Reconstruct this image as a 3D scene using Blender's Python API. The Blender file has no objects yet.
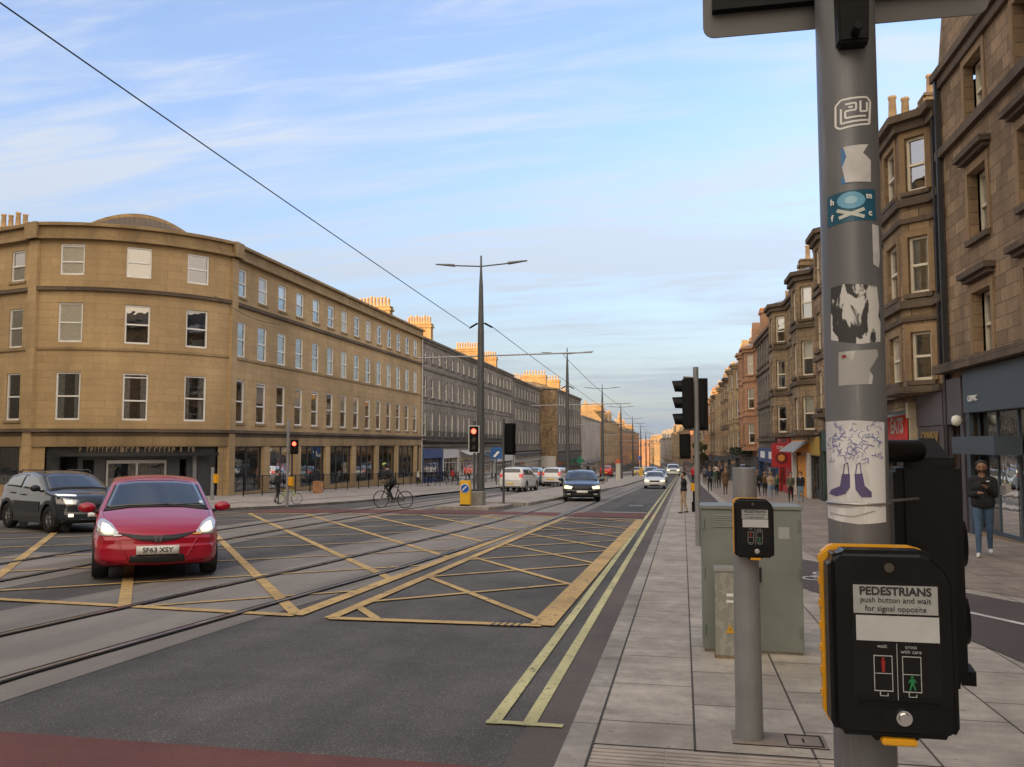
import bpy, bmesh, math, random
import numpy as np
from mathutils import Vector, Matrix, Euler
from mathutils.bvhtree import BVHTree
random.seed(7)
R = math.radians
sc = bpy.context.scene
# ------------------------------------------------------------------ camera, world, sun, exposure
CW, CH, CF, CAMZ = 1024, 767, 860.0, 1.55
YAW, PITCH, SL = R(11.197959607), R(4.024061898), 0.026622428
cd = bpy.data.cameras.new('camera'); cam = bpy.data.objects.new('camera', cd)
sc.collection.objects.link(cam); sc.camera = cam
cam.location = (0, 0, CAMZ)
cam.rotation_euler = (R(90) + PITCH, 0, YAW)
cd.sensor_fit = 'HORIZONTAL'; cd.sensor_width = 36; cd.lens = 36 * CF / CW
cd.clip_start = 0.05; cd.clip_end = 6000
sc.render.resolution_x, sc.render.resolution_y = CW, CH

SUN_EL, SUN_AZ = R(5.5), R(222)      # azimuth clockwise from +Y: the sun stands low behind the camera on the left
w = bpy.data.worlds.new('World'); sc.world = w; w.use_nodes = True
nt = w.node_tree; N = nt.nodes; L = nt.links; N.clear()
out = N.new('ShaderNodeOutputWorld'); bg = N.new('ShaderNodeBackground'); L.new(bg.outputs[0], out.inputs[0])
sky = N.new('ShaderNodeTexSky'); sky.sky_type = 'NISHITA'; sky.sun_disc = False
sky.sun_elevation = SUN_EL; sky.sun_rotation = SUN_AZ
sky.air_density = 1.0; sky.dust_density = 0.6; sky.ozone_density = 1.2
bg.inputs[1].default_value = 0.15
tc = N.new('ShaderNodeTexCoord'); sep = N.new('ShaderNodeSeparateXYZ'); L.new(tc.outputs['Generated'], sep.inputs[0])
def wmath(op, a, b=None, clamp=False):
    n = N.new('ShaderNodeMath'); n.operation = op; n.use_clamp = clamp
    for i, v in enumerate((a, b)):
        if v is None: continue
        if isinstance(v, (int, float)): n.inputs[i].default_value = v
        else: L.new(v, n.inputs[i])
    return n.outputs[0]
dz = wmath('ADD', wmath('MAXIMUM', sep.outputs[2], 0.0), 0.16)
cx = wmath('DIVIDE', sep.outputs[0], dz); cy = wmath('DIVIDE', sep.outputs[1], dz)
cmb = N.new('ShaderNodeCombineXYZ'); L.new(cx, cmb.inputs[0]); L.new(cy, cmb.inputs[1])
def wnoise(rot, scl, scale, det, dist, lo, hi):
    m = N.new('ShaderNodeMapping'); m.inputs['Rotation'].default_value = (0, 0, R(rot)); m.inputs['Scale'].default_value = scl
    L.new(cmb.outputs[0], m.inputs[0])
    t = N.new('ShaderNodeTexNoise'); t.inputs['Scale'].default_value = scale; t.inputs['Detail'].default_value = det
    t.inputs['Roughness'].default_value = 0.6; t.inputs['Distortion'].default_value = dist; L.new(m.outputs[0], t.inputs[0])
    r = N.new('ShaderNodeMapRange'); r.inputs[1].default_value = lo; r.inputs[2].default_value = hi
    r.interpolation_type = 'SMOOTHSTEP'; L.new(t.outputs[0], r.inputs[0]); return r.outputs[0]
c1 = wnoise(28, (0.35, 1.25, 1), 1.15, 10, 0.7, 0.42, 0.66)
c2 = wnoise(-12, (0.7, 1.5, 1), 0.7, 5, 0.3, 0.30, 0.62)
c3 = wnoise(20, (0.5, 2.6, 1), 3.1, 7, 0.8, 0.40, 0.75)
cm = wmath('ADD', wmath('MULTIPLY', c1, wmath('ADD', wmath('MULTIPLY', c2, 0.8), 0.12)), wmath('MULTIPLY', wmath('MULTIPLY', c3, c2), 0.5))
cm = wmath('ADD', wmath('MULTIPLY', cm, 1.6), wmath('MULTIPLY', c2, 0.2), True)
# cloud colour: cool ahead, added warm glow out of view behind lights the street
def wcol(blend, fac, a, b):
    n = N.new('ShaderNodeMixRGB'); n.blend_type = blend
    for i, v in enumerate((fac, a, b)):
        if isinstance(v, (int, float)): n.inputs[i].default_value = v
        elif isinstance(v, tuple): n.inputs[i].default_value = (*v, 1)
        else: L.new(v, n.inputs[i])
    return n.outputs[0]
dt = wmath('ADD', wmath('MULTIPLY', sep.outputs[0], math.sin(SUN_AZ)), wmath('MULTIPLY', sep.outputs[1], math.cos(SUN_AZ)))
rear_glow = wmath('MULTIPLY', wmath('SUBTRACT', 0.5, sep.outputs[1]), 0.8, True)
ccol = wcol('MIX', rear_glow, (1.34, 1.41, 1.52), (3.9, 3.35, 2.65))
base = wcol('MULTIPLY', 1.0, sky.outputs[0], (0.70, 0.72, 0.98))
cm2 = wmath('ADD', wmath('MULTIPLY', cm, wmath('ADD', rear_glow, 0.75)), wmath('MULTIPLY', rear_glow, 0.55), True)
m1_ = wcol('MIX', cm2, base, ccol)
veil = wmath('SUBTRACT', 1.0, wmath('DIVIDE', sep.outputs[2], 0.42), True)
veil = wmath('MULTIPLY', wmath('POWER', veil, 1.5), 0.97, True)
hcol = wcol('MIX', rear_glow, (0.58, 0.69, 0.84), (4.2, 3.2, 2.2))  # horizon veil gets the same added glow behind the camera
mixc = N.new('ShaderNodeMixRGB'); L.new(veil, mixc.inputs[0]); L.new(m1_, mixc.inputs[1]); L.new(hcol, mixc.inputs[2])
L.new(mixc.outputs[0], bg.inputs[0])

sd = bpy.data.lights.new('sun', 'SUN'); sd.energy = 2.0; sd.angle = R(0.5); sd.color = (1.0, 0.60, 0.26)
sun = bpy.data.objects.new('sun', sd); sc.collection.objects.link(sun)
sdir = Vector((math.sin(SUN_AZ) * math.cos(SUN_EL), math.cos(SUN_AZ) * math.cos(SUN_EL), math.sin(SUN_EL)))
sun.rotation_euler = sdir.to_track_quat('Z', 'Y').to_euler(); sun.location = (0, 0, 30)
vs = sc.view_settings; vs.view_transform = 'Standard'; vs.look = 'None'; vs.gamma = 1.0; vs.use_curve_mapping = False
vs.exposure = 2.05

# ------------------------------------------------------------------ measuring helpers
_cy, _sy, _cp, _sp = math.cos(YAW), math.sin(YAW), math.cos(PITCH), math.sin(PITCH)
FW = Vector((-_sy * _cp, _cy * _cp, _sp)); RT = Vector((_cy, _sy, 0)); UP = Vector((_sy * _sp, -_cy * _sp, _cp))
def zg(y): return -SL * min(y, 700.0)          # the street falls gently away from the camera
def ray(x, y): return FW + RT * ((x - 512) / CF) + UP * (-(y - 383.5) / CF)
def gr(x, y, z=0.0):                           # a point of the street surface
    r = ray(x, y); t = (z - CAMZ) / (r.z + SL * r.y); return (r.x * t, r.y * t)
def zat(x, y, Y):                              # height above the street at distance Y
    r = ray(x, y); t = Y / r.y; return CAMZ + r.z * t - zg(Y)

# ------------------------------------------------------------------ materials
MAT = {}
def nodes(name):
    m = bpy.data.materials.new(name); m.use_nodes = True; t = m.node_tree; return m, t, t.nodes, t.links, t.nodes['Principled BSDF']
def mat(name, col, rough=0.6, metal=0.0, var=0.12, scale=6.0, bump=0.0, coat=0.0, emit=None, es=0.0, spec=None, coords='Object', dirt=0.0, streak=0.0):
    if name in MAT: return MAT[name]
    m, t, n, l, b = nodes(name)
    b.inputs['Roughness'].default_value = rough; b.inputs['Metallic'].default_value = metal
    if coat: b.inputs['Coat Weight'].default_value = coat; b.inputs['Coat Roughness'].default_value = 0.04
    if spec is not None: b.inputs['Specular IOR Level'].default_value = spec
    tcn = n.new('ShaderNodeTexCoord'); ns = n.new('ShaderNodeTexNoise'); ns.inputs['Scale'].default_value = scale
    ns.inputs['Detail'].default_value = 5; l.new(tcn.outputs[coords], ns.inputs[0])
    rp = n.new('ShaderNodeMapRange'); rp.inputs[1].default_value = 0.3; rp.inputs[2].default_value = 0.7
    rp.inputs[3].default_value = 1 - var; rp.inputs[4].default_value = 1 + var; l.new(ns.outputs[0], rp.inputs[0])
    mx = n.new('ShaderNodeMixRGB'); mx.blend_type = 'MULTIPLY'; mx.inputs[0].default_value = 1
    mx.inputs[1].default_value = (*col, 1); l.new(rp.outputs[0], mx.inputs[2])
    last = mx.outputs[0]
    if dirt:
        n2 = n.new('ShaderNodeTexNoise'); n2.inputs['Scale'].default_value = scale * 0.35; n2.inputs['Detail'].default_value = 8
        l.new(tcn.outputs[coords], n2.inputs[0]); r2 = n.new('ShaderNodeMapRange'); r2.inputs[1].default_value = 0.5; r2.inputs[2].default_value = 0.72
        r2.inputs[4].default_value = dirt; l.new(n2.outputs[0], r2.inputs[0])
        m2 = n.new('ShaderNodeMixRGB'); l.new(r2.outputs[0], m2.inputs[0]); l.new(last, m2.inputs[1]); m2.inputs[2].default_value = (0.05, 0.045, 0.04, 1)
        last = m2.outputs[0]
    l.new(last, b.inputs['Base Color'])
    rr = n.new('ShaderNodeMapRange'); rr.inputs[3].default_value = max(0.02, rough - 0.08); rr.inputs[4].default_value = min(1, rough + 0.08)
    l.new(ns.outputs[0], rr.inputs[0])
    if rough > 0.12 and not coat: l.new(rr.outputs[0], b.inputs['Roughness'])
    if streak:
        mp = n.new('ShaderNodeMapping'); mp.inputs['Scale'].default_value = (22, 22, 1.6); l.new(tcn.outputs[coords], mp.inputs[0])
        q = n.new('ShaderNodeTexNoise'); q.inputs['Scale'].default_value = 1.6; q.inputs['Detail'].default_value = 9; q.inputs['Roughness'].default_value = 0.75; l.new(mp.outputs[0], q.inputs[0])
        qr = n.new('ShaderNodeMapRange'); qr.inputs[1].default_value = 0.56; qr.inputs[2].default_value = 0.70; qr.inputs[4].default_value = streak; l.new(q.outputs[0], qr.inputs[0])
        qm = n.new('ShaderNodeMixRGB'); l.new(qr.outputs[0], qm.inputs[0]); l.new(last, qm.inputs[1]); qm.inputs[2].default_value = (min(1, col[0] * 1.9 + .04), min(1, col[1] * 1.9 + .04), min(1, col[2] * 1.85 + .038), 1); l.new(qm.outputs[0], b.inputs['Base Color'])
    if bump:
        bp = n.new('ShaderNodeBump'); bp.inputs['Strength'].default_value = bump; bp.inputs['Distance'].default_value = 0.01
        l.new(ns.outputs[0], bp.inputs['Height']); l.new(bp.outputs[0], b.inputs['Normal'])
    if emit: b.inputs['Emission Color'].default_value = (*emit, 1); b.inputs['Emission Strength'].default_value = es
    MAT[name] = m; return m

def stone(name, c1, c2, joint, bw=0.7, bh=0.33, jw=0.012, stain=0.5, staincol=(0.05, 0.04, 0.032), coarse=0.35, rough=0.9, smudge=0.25):
    """coursed ashlar laid out in metres along the wall (UV)"""
    if name in MAT: return MAT[name]
    m, t, n, l, b = nodes(name); b.inputs['Roughness'].default_value = rough; b.inputs['Specular IOR Level'].default_value = 0.25
    uv = n.new('ShaderNodeUVMap')
    br = n.new('ShaderNodeTexBrick'); br.inputs['Scale'].default_value = 1; br.inputs['Brick Width'].default_value = bw; br.inputs['Row Height'].default_value = bh
    br.inputs['Mortar Size'].default_value = jw; br.inputs['Mortar Smooth'].default_value = 0.4
    br.inputs['Color1'].default_value = (*c1, 1); br.inputs['Color2'].default_value = (*c2, 1); br.inputs['Mortar'].default_value = (*joint, 1)
    l.new(uv.outputs[0], br.inputs[0])
    n1 = n.new('ShaderNodeTexNoise'); n1.inputs['Scale'].default_value = 0.45; n1.inputs['Detail'].default_value = 8; n1.inputs['Roughness'].default_value = 0.65
    mp = n.new('ShaderNodeMapping'); mp.inputs['Scale'].default_value = (2.6, 0.4, 1); l.new(uv.outputs[0], mp.inputs[0]); l.new(mp.outputs[0], n1.inputs[0])
    r1 = n.new('ShaderNodeMapRange'); r1.inputs[1].default_value = 0.42; r1.inputs[2].default_value = 0.72; r1.inputs[4].default_value = stain; l.new(n1.outputs[0], r1.inputs[0])
    n2 = n.new('ShaderNodeTexNoise'); n2.inputs['Scale'].default_value = 9; n2.inputs['Detail'].default_value = 6; l.new(uv.outputs[0], n2.inputs[0])
    r2 = n.new('ShaderNodeMapRange'); r2.inputs[3].default_value = 1 - coarse; r2.inputs[4].default_value = 1 + coarse; l.new(n2.outputs[0], r2.inputs[0])
    n3 = n.new('ShaderNodeTexNoise'); n3.inputs['Scale'].default_value = 0.16; n3.inputs['Detail'].default_value = 3; l.new(uv.outputs[0], n3.inputs[0])
    r3 = n.new('ShaderNodeMapRange'); r3.inputs[1].default_value = 0.3; r3.inputs[2].default_value = 0.7; r3.inputs[3].default_value = 1 - smudge; r3.inputs[4].default_value = 1 + smudge; l.new(n3.outputs[0], r3.inputs[0])
    a = n.new('ShaderNodeMixRGB'); a.blend_type = 'MULTIPLY'; a.inputs[0].default_value = 1; l.new(br.outputs[0], a.inputs[1]); l.new(r2.outputs[0], a.inputs[2])
    a2 = n.new('ShaderNodeMixRGB'); a2.blend_type = 'MULTIPLY'; a2.inputs[0].default_value = 1; l.new(a.outputs[0], a2.inputs[1]); l.new(r3.outputs[0], a2.inputs[2])
    c = n.new('ShaderNodeMixRGB'); l.new(r1.outputs[0], c.inputs[0]); l.new(a2.outputs[0], c.inputs[1]); c.inputs[2].default_value = (*staincol, 1)
    l.new(c.outputs[0], b.inputs['Base Color'])
    bp = n.new('ShaderNodeBump'); bp.inputs['Strength'].default_value = 0.5; bp.inputs['Distance'].default_value = 0.02
    ad = n.new('ShaderNodeMath'); ad.operation = 'MULTIPLY_ADD'; l.new(n2.outputs[0], ad.inputs[0]); ad.inputs[1].default_value = 0.5
    inv = n.new('ShaderNodeMath'); inv.operation = 'SUBTRACT'; inv.inputs[0].default_value = 1; l.new(br.outputs['Fac'], inv.inputs[1]); l.new(inv.outputs[0], ad.inputs[2])
    l.new(ad.outputs[0], bp.inputs['Height']); l.new(bp.outputs[0], b.inputs['Normal'])
    MAT[name] = m; return m

def glass(name, tintc=(0.88, 0.9, 0.9), base=0.20, rough=0.015):
    if name in MAT: return MAT[name]
    m = bpy.data.materials.new(name); m.use_nodes = True; t = m.node_tree; n = t.nodes; l = t.links; n.clear()
    o = n.new('ShaderNodeOutputMaterial'); mx = n.new('ShaderNodeMixShader'); tr = n.new('ShaderNodeBsdfTransparent'); gl = n.new('ShaderNodeBsdfGlossy')
    tr.inputs[0].default_value = (*tintc, 1); gl.inputs['Roughness'].default_value = rough; gl.inputs[0].default_value = (1, 1, 1, 1)
    fr = n.new('ShaderNodeFresnel'); fr.inputs[0].default_value = 1.6; ad = n.new('ShaderNodeMath'); ad.operation = 'ADD'; ad.use_clamp = True
    l.new(fr.outputs[0], ad.inputs[0]); ad.inputs[1].default_value = base; l.new(ad.outputs[0], mx.inputs[0])
    tcn = n.new('ShaderNodeTexCoord'); ns = n.new('ShaderNodeTexNoise'); ns.inputs['Scale'].default_value = 1.4; l.new(tcn.outputs['Object'], ns.inputs[0])
    bp = n.new('ShaderNodeBump'); bp.inputs['Strength'].default_value = 0.08; bp.inputs['Distance'].default_value = 0.05; l.new(ns.outputs[0], bp.inputs['Height']); l.new(bp.outputs[0], gl.inputs['Normal'])
    l.new(tr.outputs[0], mx.inputs[1]); l.new(gl.outputs[0], mx.inputs[2]); l.new(mx.outputs[0], o.inputs[0])
    MAT[name] = m; return m

def ground_mat(name, base, speck, rough=0.9, fine=140.0, patch=0.25, pcol=None, streak=0.0, bump=0.35):
    m, t, n, l, b = nodes(name); b.inputs['Roughness'].default_value = rough; b.inputs['Specular IOR Level'].default_value = 0.3
    tcn = n.new('ShaderNodeTexCoord')
    a = n.new('ShaderNodeTexNoise'); a.inputs['Scale'].default_value = fine; a.inputs['Detail'].default_value = 2; a.inputs['Roughness'].default_value = 0.8; l.new(tcn.outputs['Object'], a.inputs[0])
    ra = n.new('ShaderNodeMapRange'); ra.inputs[1].default_value = 0.56; ra.inputs[2].default_value = 0.72; l.new(a.outputs[0], ra.inputs[0])
    m1 = n.new('ShaderNodeMixRGB'); l.new(ra.outputs[0], m1.inputs[0]); m1.inputs[1].default_value = (*base, 1); m1.inputs[2].default_value = (*speck, 1)
    p = n.new('ShaderNodeTexNoise'); p.inputs['Scale'].default_value = 0.6; p.inputs['Detail'].default_value = 8; p.inputs['Roughness'].default_value = 0.7; l.new(tcn.outputs['Object'], p.inputs[0])
    rp = n.new('ShaderNodeMapRange'); rp.inputs[1].default_value = 0.3; rp.inputs[2].default_value = 0.7; rp.inputs[3].default_value = 1 - patch; rp.inputs[4].default_value = 1 + patch; l.new(p.outputs[0], rp.inputs[0])
    m2 = n.new('ShaderNodeMixRGB'); m2.blend_type = 'MULTIPLY'; m2.inputs[0].default_value = 1; l.new(m1.outputs[0], m2.inputs[1]); l.new(rp.outputs[0], m2.inputs[2])
    last = m2.outputs[0]
    if streak:
        mp = n.new('ShaderNodeMapping'); mp.inputs['Scale'].default_value = (1.5, 0.05, 1); l.new(tcn.outputs['Object'], mp.inputs[0])
        s = n.new('ShaderNodeTexNoise'); s.inputs['Scale'].default_value = 1.0; s.inputs['Detail'].default_value = 4; l.new(mp.outputs[0], s.inputs[0])
        rs = n.new('ShaderNodeMapRange'); rs.inputs[1].default_value = 0.35; rs.inputs[2].default_value = 0.65; rs.inputs[3].default_value = 1 - streak; rs.inputs[4].default_value = 1 + streak; l.new(s.outputs[0], rs.inputs[0])
        m3 = n.new('ShaderNodeMixRGB'); m3.blend_type = 'MULTIPLY'; m3.inputs[0].default_value = 1; l.new(last, m3.inputs[1]); l.new(rs.outputs[0], m3.inputs[2]); last = m3.outputs[0]
    l.new(last, b.inputs['Base Color'])
    bp = n.new('ShaderNodeBump'); bp.inputs['Strength'].default_value = bump; bp.inputs['Distance'].default_value = 0.004; l.new(a.outputs[0], bp.inputs['Height']); l.new(bp.outputs[0], b.inputs['Normal'])
    MAT[name] = m; return m

def paint_mat(name, col, under, wear=0.5, scale=14):
    """road paint, worn through to the surface beneath"""
    m, t, n, l, b = nodes(name); b.inputs['Roughness'].default_value = 0.75; b.inputs['Specular IOR Level'].default_value = 0.3
    tcn = n.new('ShaderNodeTexCoord')
    a = n.new('ShaderNodeTexNoise'); a.inputs['Scale'].default_value = scale; a.inputs['Detail'].default_value = 10; a.inputs['Roughness'].default_value = 0.75; l.new(tcn.outputs['Object'], a.inputs[0])
    r = n.new('ShaderNodeMapRange'); r.inputs[1].default_value = wear + 0.04; r.inputs[2].default_value = wear + 0.14; l.new(a.outputs[0], r.inputs[0])
    c = n.new('ShaderNodeTexNoise'); c.inputs['Scale'].default_value = 1.3; c.inputs['Detail'].default_value = 6; l.new(tcn.outputs['Object'], c.inputs[0])
    rc = n.new('ShaderNodeMapRange'); rc.inputs[1].default_value = 0.3; rc.inputs[2].default_value = 0.7; rc.inputs[3].default_value = 0.72; rc.inputs[4].default_value = 1.15; l.new(c.outputs[0], rc.inputs[0])
    ck = n.new('ShaderNodeTexNoise'); ck.inputs['Scale'].default_value = 95; ck.inputs['Detail'].default_value = 4; ck.inputs['Roughness'].default_value = 0.7; l.new(tcn.outputs['Object'], ck.inputs[0])
    kr = n.new('ShaderNodeMapRange'); kr.inputs[1].default_value = 0.62; kr.inputs[2].default_value = 0.70; l.new(ck.outputs[0], kr.inputs[0])
    mxw = n.new('ShaderNodeMath'); mxw.operation = 'MAXIMUM'; l.new(r.outputs[0], mxw.inputs[0]); l.new(kr.outputs[0], mxw.inputs[1])
    pc = n.new('ShaderNodeMixRGB'); pc.blend_type = 'MULTIPLY'; pc.inputs[0].default_value = 1; pc.inputs[1].default_value = (*col, 1); l.new(rc.outputs[0], pc.inputs[2])
    mx = n.new('ShaderNodeMixRGB'); l.new(mxw.outputs[0], mx.inputs[0]); l.new(pc.outputs[0], mx.inputs[1]); mx.inputs[2].default_value = (*under, 1)
    l.new(mx.outputs[0], b.inputs['Base Color']); MAT[name] = m; return m

# ------------------------------------------------------------------ mesh building
col = sc.collection
class MB:
    def __init__(s): s.v = []; s.f = []; s.m = []; s.uv = []; s.sm = []
    def add(s, vs, fs, mi=0, uv=None, smooth=False):
        o = len(s.v); s.v += [tuple(v) for v in vs]
        for k, f in enumerate(fs):
            s.f.append([i + o for i in f]); s.m.append(mi); s.uv.append(uv[k] if uv else None); s.sm.append(smooth)
    def quad(s, a, b, c, d, mi=0, uv=None): s.add([a, b, c, d], [(0, 1, 2, 3)], mi, [uv] if uv else None)
    def box(s, x0, x1, y0, y1, z0, z1, mi=0):
        s.add([(x0, y0, z0), (x1, y0, z0), (x1, y1, z0), (x0, y1, z0), (x0, y0, z1), (x1, y0, z1), (x1, y1, z1), (x0, y1, z1)],
              [(0, 3, 2, 1), (4, 5, 6, 7), (0, 1, 5, 4), (1, 2, 6, 5), (2, 3, 7, 6), (3, 0, 4, 7)], mi)
    def hexa(s, p, mi=0): s.add(p, [(0, 3, 2, 1), (4, 5, 6, 7), (0, 1, 5, 4), (1, 2, 6, 5), (2, 3, 7, 6), (3, 0, 4, 7)], mi)
    def cyl(s, p0, p1, r0, r1=None, n=12, mi=0, caps=True, smooth=True):
        r1 = r0 if r1 is None else r1; p0 = Vector(p0); p1 = Vector(p1); d = (p1 - p0).normalized()
        a = d.orthogonal().normalized(); b = d.cross(a)
        vs = [p0 + (a * math.cos(2 * math.pi * i / n) + b * math.sin(2 * math.pi * i / n)) * r0 for i in range(n)]
        vs += [p1 + (a * math.cos(2 * math.pi * i / n) + b * math.sin(2 * math.pi * i / n)) * r1 for i in range(n)]
        s.add(vs, [(i, (i + 1) % n, n + (i + 1) % n, n + i) for i in range(n)], mi, None, smooth)
        if caps:
            s.add(vs[:n], [list(range(n))[::-1]], mi); s.add(vs[n:], [list(range(n))], mi)
    def tube(s, pts, r, n=8, mi=0):
        for a, b in zip(pts[:-1], pts[1:]): s.cyl(a, b, r, r, n, mi)
    def lathe(s, prof, c=(0, 0, 0), n=24, mi=0, smooth=True):
        vs = [(c[0] + r * math.cos(2 * math.pi * i / n), c[1] + r * math.sin(2 * math.pi * i / n), c[2] + z) for r, z in prof for i in range(n)]
        s.add(vs, [(k * n + i, k * n + (i + 1) % n, (k + 1) * n + (i + 1) % n, (k + 1) * n + i) for k in range(len(prof) - 1) for i in range(n)], mi, None, smooth)
    def prism(s, poly, z0, z1, mi=0):      # poly in xy
        n = len(poly); vs = [(x, y, z0) for x, y in poly] + [(x, y, z1) for x, y in poly]
        s.add(vs, [list(range(n))[::-1], list(range(n, 2 * n))] + [(i, (i + 1) % n, n + (i + 1) % n, n + i) for i in range(n)], mi)
    def prismY(s, poly, y0, y1, mi=0):     # poly in xz
        n = len(poly); vs = [(x, y0, z) for x, z in poly] + [(x, y1, z) for x, z in poly]
        s.add(vs, [list(range(n)), list(range(n, 2 * n))[::-1]] + [(i, n + i, n + (i + 1) % n, (i + 1) % n) for i in range(n)], mi)
    def prismX(s, poly, x0, x1, mi=0):     # poly in yz
        n = len(poly); vs = [(x0, y, z) for y, z in poly] + [(x1, y, z) for y, z in poly]
        s.add(vs, [list(range(n))[::-1], list(range(n, 2 * n))] + [(i, (i + 1) % n, n + (i + 1) % n, n + i) for i in range(n)], mi)
    def xf(s, M): s.v = [tuple(M @ Vector(v)) for v in s.v]; return s
    def mesh(s, name, mats, o=(0, 0, 0), bevel=0.0, recalc=True, bseg=2):
        me = bpy.data.meshes.new(name)
        me.from_pydata([(v[0] - o[0], v[1] - o[1], v[2] - o[2]) for v in s.v], [], s.f)
        mats = mats if isinstance(mats, (list, tuple)) else [mats]
        for m in mats: me.materials.append(m)
        me.polygons.foreach_set('material_index', s.m); me.polygons.foreach_set('use_smooth', s.sm)
        if recalc or bevel:
            bm = bmesh.new(); bm.from_mesh(me)
            if bevel:
                bmesh.ops.remove_doubles(bm, verts=bm.verts, dist=1e-5)
                bmesh.ops.recalc_face_normals(bm, faces=bm.faces)
                es = [e for e in bm.edges if len(e.link_faces) == 2 and e.calc_face_angle(0) > R(35)]
                bmesh.ops.bevel(bm, geom=es, offset=bevel, segments=bseg, affect='EDGES', clamp_overlap=True)
            else: bmesh.ops.recalc_face_normals(bm, faces=bm.faces)
            bm.to_mesh(me); bm.free()
        uvl = me.uv_layers.new(name='UVMap'); me.update()
        own = (not bevel)
        for p in me.polygons:
            u = s.uv[p.index] if own and p.index < len(s.uv) else None
            nn = p.normal
            for k, li in enumerate(p.loop_indices):
                co = me.vertices[me.loops[li].vertex_index].co
                wx, wy, wz = co.x + o[0], co.y + o[1], co.z + o[2]
                if abs(nn.z) > 0.75: q = (wx, wy)
                elif abs(nn.x) > abs(nn.y): q = (wy, wz)
                else: q = (wx, wz)
                uvl.data[li].uv = q
        return me
    def build(s, name, mats, parent=None, o=(0, 0, 0), bevel=0.0, recalc=True, bseg=2):
        ob = bpy.data.objects.new(name, s.mesh(name, mats, o, bevel, recalc, bseg)); col.objects.link(ob)
        if parent: ob.parent = parent
        return ob

def empty(name, loc, label, cat, group=None, rz=0.0, rot=None):
    e = bpy.data.objects.new(name, None); col.objects.link(e); e.location = loc; e.empty_display_size = 0.3
    e.rotation_euler = rot if rot else (0, 0, rz)
    e['label'] = label; e['category'] = cat
    if group: e['group'] = group
    return e
def tag(o, label, cat, group=None):
    o['label'] = label; o['category'] = cat
    if group: o['group'] = group
    return o
def struct(o): o['kind'] = 'structure'; return o
def copy_tree(o, parent=None):
    c = o.copy(); col.objects.link(c)
    if parent: c.parent = parent
    for ch in o.children: copy_tree(ch, c)
    return c
def text(name, s, size, m, parent, loc, rot, extrude=0.002, sx=1.0, align='CENTER', bold=0.0):
    cu = bpy.data.curves.new(name, 'FONT'); cu.body = s; cu.size = size; cu.align_x = align; cu.align_y = 'CENTER'; cu.extrude = extrude; cu.offset = bold
    ob = bpy.data.objects.new('tmp', cu); col.objects.link(ob)
    me = bpy.data.meshes.new_from_object(ob.evaluated_get(bpy.context.evaluated_depsgraph_get())); bpy.data.objects.remove(ob); me.name = name
    me.materials.clear(); me.materials.append(m)
    for v in me.vertices: v.co.x *= sx
    o2 = bpy.data.objects.new(name, me); col.objects.link(o2); o2.location = loc; o2.rotation_euler = rot
    if parent: o2.parent = parent
    return o2
# ------------------------------------------------------------------ ground, roads, pavements
asph = ground_mat('asphalt', (0.082, 0.077, 0.073), (0.30, 0.265, 0.23), 0.88, 85, 0.34, streak=0.16, bump=0.7)
asph2 = ground_mat('asphalt_edge', (0.105, 0.088, 0.08), (0.24, 0.21, 0.18), 0.9, 150, 0.25)
conc = ground_mat('tram_concrete', (0.205, 0.183, 0.162), (0.29, 0.26, 0.23), 0.85, 60, 0.18, streak=0.18, bump=0.15)
redasph = ground_mat('red_surface', (0.135, 0.055, 0.048), (0.22, 0.12, 0.105), 0.9, 120, 0.25)
cycm = ground_mat('cycle_asphalt', (0.085, 0.068, 0.066), (0.16, 0.14, 0.13), 0.9, 140, 0.2)
earth = ground_mat('earth', (0.12, 0.11, 0.09), (0.18, 0.17, 0.14), 0.95, 3, 0.3)
pavL = ground_mat('pavement_far', (0.25, 0.215, 0.185), (0.30, 0.26, 0.23), 0.85, 40, 0.2, bump=0.1)
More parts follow.
